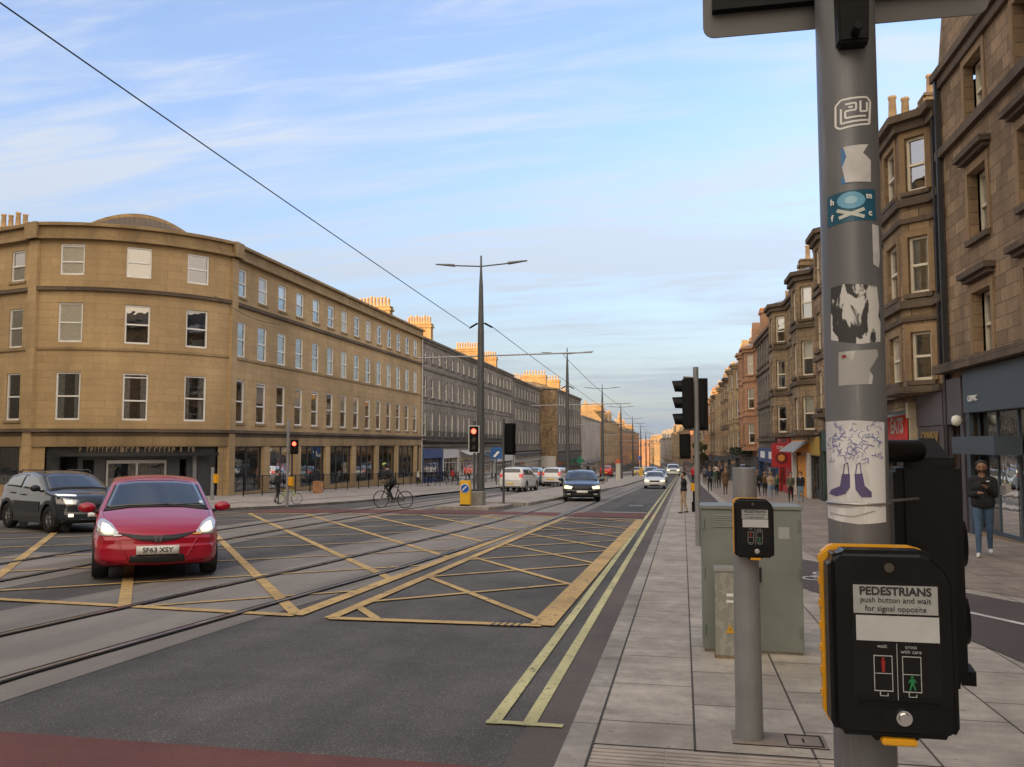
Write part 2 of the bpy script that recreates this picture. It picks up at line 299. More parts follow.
def slabs(name, c1, c2, joint, bw, bh, offx=0.0, offy=0.0, jw=0.01, off=0.5, swap=True):
    m, t, n, l, b = nodes(name); b.inputs['Roughness'].default_value = 0.85; b.inputs['Specular IOR Level'].default_value = 0.3
    tcn = n.new('ShaderNodeTexCoord'); sp = n.new('ShaderNodeSeparateXYZ'); cb = n.new('ShaderNodeCombineXYZ'); l.new(tcn.outputs['Object'], sp.inputs[0])
    def plus(sock, k):
        a = n.new('ShaderNodeMath'); a.operation = 'ADD'; l.new(sock, a.inputs[0]); a.inputs[1].default_value = k; return a.outputs[0]
    l.new(plus(sp.outputs[1], offy), cb.inputs[0]); l.new(plus(sp.outputs[0], offx), cb.inputs[1])
    br = n.new('ShaderNodeTexBrick'); br.offset = off; br.inputs['Scale'].default_value = 1; br.inputs['Brick Width'].default_value = bw; br.inputs['Row Height'].default_value = bh
    br.inputs['Mortar Size'].default_value = jw; br.inputs['Mortar Smooth'].default_value = 0.3; br.inputs['Bias'].default_value = 0
    br.inputs['Color1'].default_value = (*c1, 1); br.inputs['Color2'].default_value = (*c2, 1); br.inputs['Mortar'].default_value = (*joint, 1); l.new(cb.outputs[0], br.inputs[0])
    last = br.outputs[0]
    for s_, lo, hi, v, sc_ in ((1.1, 0.35, 0.65, 0.20, (1, 1, 1)), (4.5, 0.35, 0.7, 0.16, (1, 1, 1)), (70, 0.3, 0.7, 0.10, (1, 1, 1)), (2.0, 0.35, 0.65, 0.12, (0.25, 3, 1))):
        mp = n.new('ShaderNodeMapping'); mp.inputs['Scale'].default_value = sc_; l.new(tcn.outputs['Object'], mp.inputs[0])
        q = n.new('ShaderNodeTexNoise'); q.inputs['Scale'].default_value = s_; q.inputs['Detail'].default_value = 7; q.inputs['Roughness'].default_value = 0.7; l.new(mp.outputs[0], q.inputs[0])
        r = n.new('ShaderNodeMapRange'); r.inputs[1].default_value = lo; r.inputs[2].default_value = hi; r.inputs[3].default_value = 1 - v; r.inputs[4].default_value = 1 + v; l.new(q.outputs[0], r.inputs[0])
        x = n.new('ShaderNodeMixRGB'); x.blend_type = 'MULTIPLY'; x.inputs[0].default_value = 1; l.new(last, x.inputs[1]); l.new(r.outputs[0], x.inputs[2]); last = x.outputs[0]
    # grime blotches
    g_ = n.new('ShaderNodeTexNoise'); g_.inputs['Scale'].default_value = 2.3; g_.inputs['Detail'].default_value = 10; g_.inputs['Roughness'].default_value = 0.8; l.new(tcn.outputs['Object'], g_.inputs[0])
    rg = n.new('ShaderNodeMapRange'); rg.inputs[1].default_value = 0.52; rg.inputs[2].default_value = 0.72; rg.inputs[4].default_value = 0.55; l.new(g_.outputs[0], rg.inputs[0])
    x = n.new('ShaderNodeMixRGB'); l.new(rg.outputs[0], x.inputs[0]); l.new(last, x.inputs[1]); x.inputs[2].default_value = (0.11, 0.09, 0.075, 1)
    vo = n.new('ShaderNodeTexVoronoi'); vo.inputs['Scale'].default_value = 5.5; l.new(tcn.outputs['Object'], vo.inputs[0])
    vr = n.new('ShaderNodeMapRange'); vr.inputs[1].default_value = 0.055; vr.inputs[2].default_value = 0.085; vr.inputs[3].default_value = 0.62; vr.inputs[4].default_value = 1.0; l.new(vo.outputs['Distance'], vr.inputs[0])
    y_ = n.new('ShaderNodeMixRGB'); y_.blend_type = 'MULTIPLY'; y_.inputs[0].default_value = 1; l.new(x.outputs[0], y_.inputs[1]); l.new(vr.outputs[0], y_.inputs[2])
    l.new(y_.outputs[0], b.inputs['Base Color'])
    bp = n.new('ShaderNodeBump'); bp.inputs['Strength'].default_value = 0.6; bp.inputs['Distance'].default_value = 0.008; bp.invert = True
    l.new(br.outputs['Fac'], bp.inputs['Height']); l.new(bp.outputs[0], b.inputs['Normal'])
    MAT[name] = m; return m
slabm = slabs('paving_slabs', (0.395, 0.352, 0.30), (0.32, 0.286, 0.244), (0.075, 0.065, 0.055), 0.94, 0.635, offx=-0.68 + 0.635 * 20, offy=-4.97 + 94, jw=0.008)
kerbm = slabs('kerb_stone', (0.33, 0.30, 0.262), (0.275, 0.25, 0.222), (0.09, 0.08, 0.07), 0.9, 50, offx=20, offy=50, jw=0.006)
farslab = slabs('far_paving', (0.37, 0.325, 0.28), (0.32, 0.28, 0.245), (0.13, 0.11, 0.1), 0.6, 0.6, offx=60, offy=60, jw=0.01)
RD = -0.10
def sheet(name, poly, z, m, thick=0.0):
    b = MB(); top = [(x, y, zg(y) + z) for x, y in poly]; n = len(poly)
    b.add(top, [list(range(n))])
    if thick:
        b.add(top + [(x, y, zg(y) + z - thick) for x, y in poly], [(i, (i + 1) % n, n + (i + 1) % n, n + i) for i in range(n)])
    o = b.build(name, m, recalc=False)
    if o.data.polygons[0].normal.z < 0: o.data.flip_normals()
    return o
# terrain out to the horizon
b = MB(); ys = [-600, 700, 3500]
for a, c in zip(ys[:-1], ys[1:]):
    b.quad((-2500, a, zg(a) - 0.2), (2500, a, zg(a) - 0.2), (2500, c, zg(c) - 0.2), (-2500, c, zg(c) - 0.2))
struct(b.build('ground', earth))
struct(sheet('road', [(-60, -40), (-0.6, -40), (-0.6, 600), (-60, 600)], RD, asph))
# darker gutter strip beside the kerb
struct(sheet('road_gutter', [(-1.0, 2), (-0.66, 2), (-0.66, 260), (-1.0, 260)], RD + 0.004, asph2))
# tram slab
t1 = [(-6, -3.55), (0, -4.25), (5.3, -4.67), (8.5, -4.55), (13.5, -4.15), (18, -3.9), (26, -3.62), (40, -3.5), (90, -3.1), (600, -2.5)]
sl = [(x, y) for y, x in t1] + [(x - 3.0, y) for y, x in reversed(t1)]
struct(sheet('tram_slab', [(x - 0.0, y) for x, y in sl], RD + 0.004, conc))
t2 = [(2, -8.2), (8, -8.7), (13, -9.15), (18, -9.45), (25, -9.65), (32, -9.75), (600, -9.75)]
s2 = [(x, y) for y, x in t2] + [(x - 2.75, y) for y, x in reversed(t2)]
struct(sheet('tram_slab', s2, RD + 0.004, conc))
railm = mat('rail_steel', (0.5, 0.48, 0.45), 0.22, 1.0, 0.2, 3.0)
grv = mat('rail_groove', (0.03, 0.028, 0.027), 0.95, 0, 0.2, spec=0.08)
def rail(pts):
    for wd, zz, mm, nm in ((0.07, 0.0195, grv, 'rail_seal'), (0.028, 0.0215, railm, 'tram_rail')):
        b = MB()
        P = [Vector((x, y, 0)) for y, x in pts]
        for a, c in zip(P[:-1], P[1:]):
            n_ = Vector(((c - a).y, -(c - a).x, 0)).normalized() * wd
            b.quad((a.x - n_.x, a.y, zg(a.y) + RD + zz), (a.x + n_.x, a.y, zg(a.y) + RD + zz), (c.x + n_.x, c.y, zg(c.y) + RD + zz), (c.x - n_.x, c.y, zg(c.y) + RD + zz))
        struct(b.build(nm, mm))
def curve_pts(base, off, ys):
    xs = [q[0] for q in base]; zs = [q[1] for q in base]
    return [(y, float(np.interp(y, xs, zs)) + off) for y in ys]
ysr = [-6, -2, 0, 2, 4, 6, 7.4, 8.4, 10, 11.5, 13.5, 16, 19, 22, 25, 30, 40, 60, 90, 200, 600]
r2 = [(-6, -4.4), (0, -4.9), (4, -5.13), (5.8, -5.11), (8.3, -4.93), (13.5, -4.5), (18, -4.27), (24.5, -4.05), (40, -4.0), (90, -3.6), (600, -3.0)]
r1 = [(y, x - 1.46) for y, x in r2]
rail(curve_pts(r2, 0, ysr)); rail(curve_pts(r1, 0, ysr))
r3 = [(2, -8.7), (8, -9.2), (13, -9.65), (18, -10.0), (24, -10.25), (32, -10.4), (600, -10.4)]
rail(curve_pts(r3, 0, ysr[3:])); rail(curve_pts(r3, -1.46, ysr[3:]))
# red surfacing bands
struct(sheet('crossing_surface', [(-14, 5.3), (-4.3, 4.72), (-1.28, 4.74), (-0.68, 4.72), (-0.68, -3), (-14, -3)], RD + 0.010, redasph))
struct(sheet('crossing_surface', [(-4.0, 28.9), (-0.9, 28.4), (-0.9, 31.3), (-3.7, 31.3)], RD + 0.010, redasph))
struct(sheet('crossing_surface', [(-15.3, 27.9), (-7.6, 29.4), (-4.2, 28.9), (-4.3, 31.0), (-9.8, 31.2), (-15.0, 31.0)], RD + 0.0095, redasph))
# painted lines
yel = paint_mat('yellow_road_paint', (0.54, 0.36, 0.14), (0.10, 0.095, 0.09), 0.50, 9)
crm = paint_mat('cream_road_paint', (0.52, 0.48, 0.24), (0.10, 0.09, 0.085), 0.50, 16)
whp = paint_mat('white_road_paint', (0.62, 0.61, 0.58), (0.10, 0.09, 0.085), 0.50, 16)
class Lines:
    def __init__(s): s.b = MB(); s.k = 0
    def line(s, a, c, wd, z=0.013):
        a = Vector((*a, 0)); c = Vector((*c, 0)); d = (c - a)
        if d.length < 0.02: return
        n_ = Vector((d.y, -d.x, 0)).normalized() * wd / 2; s.k += 1; zz = RD + z
        q = [a - n_, a + n_, c + n_, c - n_]
        s.b.add([(p.x, p.y, zg(p.y) + zz) for p in q], [(0, 1, 2, 3)])
def clip(poly, p, d):
    """the part of the line p+t*d inside a convex polygon"""
    t0, t1 = -1e9, 1e9; n = len(poly); area = sum(poly[i][0] * poly[(i + 1) % n][1] - poly[(i + 1) % n][0] * poly[i][1] for i in range(n))
    for i in range(n):
        a, c = poly[i], poly[(i + 1) % n]; nx, ny = -(c[1] - a[1]), c[0] - a[0]
        if area < 0: nx, ny = -nx, -ny
        den = nx * d[0] + ny * d[1]; num = nx * (a[0] - p[0]) + ny * (a[1] - p[1])
        if abs(den) < 1e-9:
            if num > 0: return None
            continue
        t = num / den
        if den > 0: t0 = max(t0, t)
        else: t1 = min(t1, t)
    return None if t0 >= t1 else ((p[0] + t0 * d[0], p[1] + t0 * d[1]), (p[0] + t1 * d[0], p[1] + t1 * d[1]))
def hatch(name, poly, wids, fams):
    l1 = Lines(); n = len(poly)
    for i in range(n): l1.line(poly[i], poly[(i + 1) % n], wids[i], 0.0175)
    struct(l1.b.build(name, yel))
    for j, (px, ys_, ang, wd) in enumerate(fams):
        l2 = Lines(); d = (math.cos(R(ang)), math.sin(R(ang)))
        for y in ys_:
            c = clip(poly, (px, y), d)
            if c: l2.line(*c, wd, 0.0135 + 0.002 * j)
        struct(l2.b.build(name, yel))
hatch('yellow_box_marking', [(-1.46, 8.95), (-3.76, 8.87), (-3.78, 28.0), (-1.33, 27.5)], [0.15, 0.14, 0.17, 0.26],
      [(-1.55, [9.3 + 2.83 * k for k in range(-1, 9)], 124.5, 0.105), (-3.7, [10.1 + 2.42 * k for k in range(0, 9)], 45, 0.095)])
hatch('yellow_box_marking', [(-4.2, 8.95), (-8.2, 9.2), (-19, 11.2), (-19.4, 19.5), (-15.2, 27.3), (-4.05, 28.5)], [0.15, 0.15, 0.18, 0.18, 0.18, 0.18],
      [(-4.2, [9.0 + 3.13 * k for k in range(-9, 8)], 124.3, 0.145), (-4.2, [10.9 + 3.02 * k for k in range(-1, 12)], 42, 0.09)])
l = Lines(); l.line((-1.22, 5.52), (-1.22, 200), 0.09, 0.0105); l.line((-0.99, 5.52), (-0.99, 200), 0.09, 0.0105); l.line((-1.27, 5.56), (-0.77, 5.56), 0.07, 0.0125)
struct(l.b.build('double_yellow_lines', crm))
l = Lines(); l.line((-2.9, 31.8), (-1.3, 31.8), 0.25)
for k in range(20): l.line((-11.9 - 0.0 * k, 42 + 6 * k), (-11.9, 44 + 6 * k), 0.1)
l.line((-13.7, 44), (-13.75, 140), 0.09); l.line((-6.05, 38), (-4.9, 72), 0.08)
for k in range(3): l.line((-2.3, 37 + k * 0.5), (-1.7, 37.1 + k * 0.5), 0.14)
struct(l.b.build('lane_marking', whp))
# right pavement
struct(sheet('kerb', [(-0.68, -6), (-0.52, -6), (-0.52, 400), (-0.68, 400)], 0.0, kerbm, 0.14))
struct(sheet('pavement', [(-0.52, 4.98), (7.2, 4.98), (7.2, 62), (6.2, 120), (4.5, 240), (-0.52, 400)], -0.001, slabm))
struct(sheet('pavement', [(-0.52, -20), (7.2, -20), (7.2, 4.98), (-0.52, 4.98)], -0.006, slabm))
ribm = mat('tactile_stone', (0.36, 0.31, 0.27), 0.9, 0, 0.22, 5)
b = MB()
for k in range(38):
    y = 4.93 - k * 0.0585
    for x0 in [-0.515 + 0.4 * i for i in range(8)]:
        b.box(x0 + 0.006, x0 + 0.394, y - 0.035, y, zg(y) - 0.03, zg(y) + 0.004)
struct(b.build('tactile_paving', ribm))
# darker dusty slabs near the shops, and the cycle lane
shopslab = slabs('shop_paving', (0.30, 0.245, 0.20), (0.26, 0.215, 0.18), (0.12, 0.10, 0.085), 0.6, 0.6, offx=60, offy=60, jw=0.008)
cyc = [(2.66, 2.0), (2.66, 7.7), (2.55, 8.5), (1.5, 11.8), (0.75, 17), (0.72, 60), (0.75, 260), (1.6, 260), (1.55, 50), (1.6, 22), (1.95, 15.6), (3.5, 11.75), (3.9, 11.0), (4.15, 8.0), (4.15, 2.0)]
struct(sheet('cycle_lane', cyc, 0.005, cycm))
struct(sheet('shop_pavement', [(4.3, 2), (4.3, 8.2), (4.1, 11.4), (3.5, 12.4), (2.25, 15.9), (1.9, 22), (1.9, 240), (7.1, 240), (7.2, 2)], 0.004, shopslab))
for (xa, ya, xb, yb, wd) in [(3.35, 9.5, 2.95, 10.35, 0.09), (3.22, 8.3, 3.55, 9.05, 0.2), (1.35, 22, 1.35, 24, 0.06), (1.35, 28, 1.35, 30, 0.06)]:
    q = Lines(); q.line((xa, ya), (xb, yb), wd, 0.11); struct(q.b.build('cycle_lane_marking', whp))
b = MB()
for cx_, cy_ in ((1.78, 12.85), (2.02, 13.45)):
    b.lathe([(0.13, 0.011), (0.17, 0.011)], (cx_, cy_, zg(cy_)), 20)
b2 = MB(); b2.v, b2.f, b2.m, b2.uv, b2.sm = b.v, b.f, b.m, b.uv, b.sm
for a, c in (((1.78, 12.85), (1.95, 12.95)), ((1.95, 12.95), (2.02, 13.45)), ((1.78, 13.1), (1.99, 13.2)), ((1.95, 12.95), (1.78, 13.1))):
    a = Vector((*a, 0)); c = Vector((*c, 0)); d = (c - a); nn = Vector((d.y, -d.x, 0)).normalized() * 0.02
    b2.add([(p.x, p.y, zg(p.y) + 0.012) for p in (a - nn, a + nn, c + nn, c - nn)], [(0, 1, 2, 3)])
struct(b2.build('cycle_lane_marking', whp))
# islands
struct(sheet('island', [(-9.4, 32.0), (-7.2, 31.9), (-6.9, 33), (-6.9, 35.1), (-9.3, 35.3)], 0.02, farslab, 0.15))
struct(sheet('island', [(-9.2, 36.6), (-6.6, 36.3), (-6.2, 45), (-5.15, 72), (-4.9, 600), (-9.25, 600), (-9.3, 60)], 0.02, farslab, 0.15))
struct(sheet('island_kerb', [(-6.62, 36.3), (-6.22, 45), (-5.17, 72), (-4.95, 300), (-4.8, 300), (-5.0, 72), (-6.05, 45), (-6.45, 36.2)], 0.026, kerbm, 0.15))
# left pavement, wrapping the rounded corner into the side street
struct(sheet('pavement', [(-13.9, 600), (-13.9, 60), (-13.9, 44), (-14.4, 36), (-15.3, 31.2), (-17.2, 26.4), (-19.8, 22.6), (-23.5, 20.8), (-34, 21.6), (-70, 30), (-70, 200), (-30, 200), (-30, 600)], 0.0, farslab, 0.13))
struct(sheet('pavement_kerb', [(-13.9, 300), (-13.9, 60), (-13.9, 44), (-14.4, 36), (-15.3, 31.2), (-17.2, 26.4), (-19.8, 22.6), (-23.5, 20.8), (-23.6, 21.0), (-20.0, 22.85), (-17.4, 26.6), (-15.5, 31.3), (-14.6, 36), (-14.1, 44), (-14.1, 300)], 0.004, kerbm, 0.13))
struct(sheet('footway_band', [(-16.6, 34.8), (-20.6, 26.5), (-27, 24.5), (-27.0, 25.6), (-21.6, 27.6), (-17.4, 35.2), (-15.9, 60), (-15.2, 60)], 0.006, pavL))

# patches, tar joints and covers in the carriageway
patchm = ground_mat('asphalt_patch', (0.066, 0.066, 0.068), (0.17, 0.165, 0.16), 0.9, 90, 0.2, bump=0.6)
for q in ([(-2.6, 33), (-1.5, 33), (-1.5, 39), (-2.6, 39)], [(-12.6, 14.2), (-10.9, 14.4), (-11.2, 16), (-12.8, 15.8)]): struct(sheet('road_patch', q, RD + 0.005, patchm))
seam = mat('slab_seam', (0.05, 0.043, 0.036), 0.9)
l_ = Lines(); l_.line((-0.52, -5), (-0.52, 120), 0.014, 0.1025); struct(l_.b.build('kerb_joint', seam))
grate = mat('cast_iron', (0.05, 0.048, 0.045), 0.6, 0.5, 0.3, 30); l_ = Lines()
for k_ in range(5): l_.line((-1.98 + k_ * .07, 8.80), (-1.92 + k_ * .07, 9.25), 0.018, 0.0215)
struct(l_.b.build('road_groove', grate))
# ------------------------------------------------------------------ buildings
tan = stone('tan_ashlar', (0.45, 0.315, 0.165), (0.395, 0.275, 0.145), (0.30, 0.21, 0.115), 1.0, 0.36, 0.009, 0.45, (0.22, 0.155, 0.088), 0.2, smudge=0.22)
tantrim = stone('tan_trim', (0.33, 0.235, 0.125), (0.29, 0.2, 0.105), (0.2, 0.14, 0.08), 1.4, 0.5, 0.006, 0.6, (0.10, 0.075, 0.05), 0.2)
soot = stone('sooty_trim', (0.15, 0.11, 0.078), (0.11, 0.083, 0.06), (0.06, 0.045, 0.035), 1.1, 0.5, 0.008, 0.6, (0.035, 0.03, 0.026), 0.25)
brown = stone('brown_sandstone', (0.37, 0.255, 0.155), (0.20, 0.135, 0.082), (0.10, 0.075, 0.055), 0.62, 0.31, 0.010, 0.6, (0.06, 0.046, 0.035), 0.3)
brown2 = stone('brown_rubble', (0.34, 0.24, 0.14), (0.19, 0.13, 0.08), (0.10, 0.075, 0.05), 0.45, 0.3, 0.012, 0.65, (0.06, 0.045, 0.034), 0.3)
brown3 = stone('brown_dark', (0.36, 0.26, 0.165), (0.22, 0.158, 0.1), (0.09, 0.065, 0.045), 0.55, 0.3, 0.010, 0.6, (0.05, 0.04, 0.03), 0.3)
surr = stone('window_surround', (0.30, 0.205, 0.115), (0.25, 0.165, 0.095), (0.2, 0.14, 0.09), 0.9, 0.5, 0.005, 0.6, (0.12, 0.08, 0.05), 0.2)
grey = stone('grey_stone', (0.285, 0.25, 0.20), (0.205, 0.178, 0.145), (0.10, 0.09, 0.08), 0.7, 0.3, 0.012, 0.5, (0.09, 0.082, 0.075), 0.25)
greyd = stone('grey_stone_dark', (0.21, 0.18, 0.145), (0.15, 0.128, 0.105), (0.07, 0.065, 0.06), 0.7, 0.3, 0.012, 0.5, (0.05, 0.047, 0.045), 0.25)
gold = stone('blond_stone', (0.40, 0.295, 0.175), (0.30, 0.22, 0.13), (0.2, 0.14, 0.09), 0.7, 0.33, 0.012, 0.35, (0.12, 0.08, 0.05), 0.25)
pink = stone('red_sandstone', (0.43, 0.24, 0.14), (0.36, 0.20, 0.12), (0.2, 0.12, 0.08), 0.7, 0.33, 0.012, 0.35, (0.13, 0.075, 0.05), 0.25)
pale = stone('pale_render', (0.36, 0.32, 0.27), (0.34, 0.30, 0.26), (0.28, 0.25, 0.22), 3.0, 3.0, 0.02, 0.25, (0.2, 0.18, 0.15), 0.1)
chim = stone('chimney_stone', (0.42, 0.29, 0.15), (0.34, 0.23, 0.12), (0.2, 0.14, 0.08), 0.6, 0.3, 0.012, 0.4, (0.13, 0.09, 0.06), 0.2)
potm = mat('chimney_pot', (0.52, 0.35, 0.19), 0.8, 0, 0.25, 3)
slate = stone('slate', (0.085, 0.085, 0.09), (0.06, 0.06, 0.066), (0.03, 0.03, 0.033), 0.3, 0.2, 0.012, 0.3, (0.11, 0.09, 0.06), 0.25)
browntile = stone('brown_roof_tile', (0.16, 0.115, 0.075), (0.12, 0.088, 0.06), (0.05, 0.04, 0.03), 0.3, 0.2, 0.015, 0.3, (0.07, 0.055, 0.04), 0.25)
lead = mat('lead', (0.22, 0.22, 0.23), 0.5, 0.1, 0.15)
white = mat('white_paint', (0.72, 0.71, 0.68), 0.5, 0, 0.06)
cream = mat('cream_paint', (0.66, 0.60, 0.48), 0.5, 0, 0.08)
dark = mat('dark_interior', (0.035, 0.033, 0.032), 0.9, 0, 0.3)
blackm = mat('black_paint', (0.018, 0.018, 0.02), 0.45, 0, 0.2)
anth = mat('anthracite_panel', (0.045, 0.047, 0.052), 0.5, 0, 0.12, 2)
blindm = mat('window_blind', (0.80, 0.76, 0.68), 0.9, 0, 0.06)
curtm = mat('curtain', (0.42, 0.41, 0.40), 0.95, 0, 0.3, 9)
gls = glass('window_glass'); glsc = glass('clear_glass', (0.97, 0.97, 0.96), 0.03)
glsr = glass('shop_glass', (0.75, 0.8, 0.8), 0.2)

class Path:
    def __init__(s, pts, side):
        s.p = [Vector((x, y, 0)) for x, y in pts]; s.side = side; s.u = [0]
        for a, b in zip(s.p[:-1], s.p[1:]): s.u.append(s.u[-1] + (b - a).length)
        s.L = s.u[-1]
    def seg(s, u):
        for i in range(len(s.p) - 1):
            if u <= s.u[i + 1] + 1e-6 or i == len(s.p) - 2: return i
    def nrm(s, i):
        t = (s.p[i + 1] - s.p[i]).normalized(); return Vector((t.y, -t.x, 0)) * s.side
    def at(s, u, w, z, i=None):
        i = s.seg(u) if i is None else i; k = (u - s.u[i]) / (s.u[i + 1] - s.u[i]); q = s.p[i].lerp(s.p[i + 1], k); n = s.nrm(i)
        # mitre at the joints
        off = n * w
        if k < 1e-4 and i > 0: m = (n + s.nrm(i - 1)).normalized(); off = m * (w / max(0.5, m.dot(n)))
        if k > 1 - 1e-4 and i < len(s.p) - 2: m = (n + s.nrm(i + 1)).normalized(); off = m * (w / max(0.5, m.dot(n)))
        q = q + off; return (q.x, q.y, z)
    def ang(s, u):
        i = s.seg(u); n = s.nrm(i); return math.atan2(n.x, -n.y)      # rotation that turns local -Y to the outward normal
    def uy(s, y):                                                    # arclength at a given world Y
        for i in range(len(s.p) - 1):
            a, b = s.p[i].y, s.p[i + 1].y
            if min(a, b) <= y <= max(a, b) and abs(b - a) > 1e-6: return s.u[i] + (s.u[i + 1] - s.u[i]) * (y - a) / (b - a)
        return s.L if y > s.p[-1].y else 0

def wall_mb(P, z0, z1, ops, b=None, mi=0, depth=0.22, u0=0.0, u1=None, w=0.0):
    """a wall along the path with real openings (u0,u1,z0,z1) and reveals"""
    b = b or MB(); u1 = P.L if u1 is None else u1
    us = sorted(set([round(x, 4) for x in [u0, u1] + [x for x in P.u if u0 < x < u1] + [x for o in ops for x in (o[0], o[1])]]))
    zs = sorted(set([round(x, 4) for x in [z0, z1] + [x for o in ops for x in (o[2], o[3])]]))
    for a, c in zip(us[:-1], us[1:]):
        if c - a < 1e-4: continue
        i = P.seg((a + c) / 2)
        for p, q in zip(zs[:-1], zs[1:]):
            if q - p < 1e-4: continue
            m, n = (a + c) / 2, (p + q) / 2
            if any(o[0] < m < o[1] and o[2] < n < o[3] for o in ops): continue
            b.quad(P.at(a, w, p, i), P.at(c, w, p, i), P.at(c, w, q, i), P.at(a, w, q, i), mi, [(a, p), (c, p), (c, q), (a, q)])
    for o in ops:
        a, c, p, q = o[:4]; i = P.seg((a + c) / 2); d = w - depth
        A = lambda u, ww, z: P.at(u, ww, z, i)
        b.quad(A(a, w, p), A(a, w, q), A(a, d, q), A(a, d, p), mi); b.quad(A(c, w, p), A(c, d, p), A(c, d, q), A(c, w, q), mi)
        b.quad(A(a, w, q), A(c, w, q), A(c, d, q), A(a, d, q), mi); b.quad(A(a, w, p), A(a, d, p), A(c, d, p), A(c, w, p), mi)
    return b
def band_mb(P, u0, u1, z0, z1, pr, b=None, mi=0, w0=0.0, cap=True):
    b = b or MB(); us = [u0] + [x for x in P.u if u0 + 1e-3 < x < u1 - 1e-3] + [u1]
    for k, (a, c) in enumerate(zip(us[:-1], us[1:])):
        i = P.seg((a + c) / 2); A = lambda u, w, z: P.at(u, w, z, i)
        b.quad(A(a, w0 + pr, z0), A(c, w0 + pr, z0), A(c, w0 + pr, z1), A(a, w0 + pr, z1), mi, [(a, z0), (c, z0), (c, z1), (a, z1)])
        b.quad(A(a, w0, z0), A(c, w0, z0), A(c, w0 + pr, z0), A(a, w0 + pr, z0), mi); b.quad(A(a, w0, z1), A(a, w0 + pr, z1), A(c, w0 + pr, z1), A(c, w0, z1), mi)
        if k == 0: b.quad(A(a, w0, z0), A(a, w0 + pr, z0), A(a, w0 + pr, z1), A(a, w0, z1), mi)
        if k == len(us) - 2: b.quad(A(c, w0, z0), A(c, w0, z1), A(c, w0 + pr, z1), A(c, w0 + pr, z0), mi)
    return b
_wm = {}
def win_meshes(wd, ht, st, fm):
    """frame in local coords: x across, z up from the sill, -y outwards"""
    k = (round(wd, 2), round(ht, 2), st, fm.name)
    if k in _wm: return _wm[k]
    f = MB(); x = wd / 2; t = 0.075 if st != 'shop' else 0.07; d = 0.05
    f.box(-x, -x + t, -d, d, 0, ht); f.box(x - t, x, -d, d, 0, ht); f.box(-x + t, x - t, -d, d, 0, t * 1.2); f.box(-x + t, x - t, -d, d, ht - t, ht)
    if st == 'sash': f.box(-x + t, x - t, -d - 0.012, d, ht * 0.5 - 0.035, ht * 0.5 + 0.035)
    if st == 'open': f.box(-x + t, x - t, -d - 0.012, d, ht * 0.42 - 0.035, ht * 0.42 + 0.035); f.box(-x + t, x - t, -d - 0.01, d - .02, ht * 0.9, ht * 0.9 + 0.05)
    if st == 'sash3': f.box(-x + t, x - t, -d - 0.012, d, ht * 0.5 - 0.04, ht * 0.5 + 0.04); f.box(-0.02, 0.02, -d + 0.01, d - 0.01, ht * 0.5, ht - t)
    if st == 'shop':
        n = max(1, int(round(wd / 1.5)))
        for i in range(1, n): f.box(-x + wd * i / n - 0.03, -x + wd * i / n + 0.03, -d + 0.008, d - 0.008, t, ht - t)
    p = MB(); p.quad((-x + t * 0.6, 0.004, t * 0.6), (x - t * 0.6, 0.004, t * 0.6), (x - t * 0.6, 0.004, ht - t * 0.6), (-x + t * 0.6, 0.004, ht - t * 0.6))
    bl = MB(); bl.box(-x + t, x - t, 0.07, 0.08, ht * 0.5, ht - t)
    bf = MB(); bf.box(-x + t, x - t, 0.02, 0.025, t, ht - t)
    cu = MB()
    for sx in (-1, 1):
        for j in range(4):
            a = sx * (x - t - 0.01 - j * wd * 0.055); cu.box(min(a, a - sx * wd * 0.05), max(a, a - sx * wd * 0.05), 0.085 + 0.02 * (j % 2), 0.10 + 0.02 * (j % 2), t, ht - t)
    _wm[k] = (f.mesh('window', fm), p.mesh('pane', gls if st != 'shop' else glsr), bl.mesh('blind', blindm), bf.mesh('blind', blindm), cu.mesh('curtain', curtm), p.mesh('pane', glsc))
    return _wm[k]
def put_window(root, o, P, u, zb, wd, ht, st='sash', fm=None, recess=0.17, dress=None):
    if st == 'sash' and random.random() < .14: st = 'open'
    ms = win_meshes(wd, ht, st, fm or white); q = P.at(u, -recess, zb)
    wv = bpy.data.objects.new('window', ms[0]); col.objects.link(wv); wv.parent = root; wv.location = (q[0] - o[0], q[1] - o[1], q[2] - o[2]); wv.rotation_euler = (0, 0, P.ang(u))
    pn = bpy.data.objects.new('pane', ms[1]); col.objects.link(pn); pn.parent = wv
    r = random.random() if dress is None else dress
    if st != 'shop':
        k = 2 if r < 0.28 else 3 if r < 0.40 else 4 if r < 0.75 else None
        if k == 3: pn.data = ms[5]
        if k: q_ = bpy.data.objects.new(ms[k].name.split('.')[0], ms[k]); col.objects.link(q_); q_.parent = wv
    return wv
_pot = {}
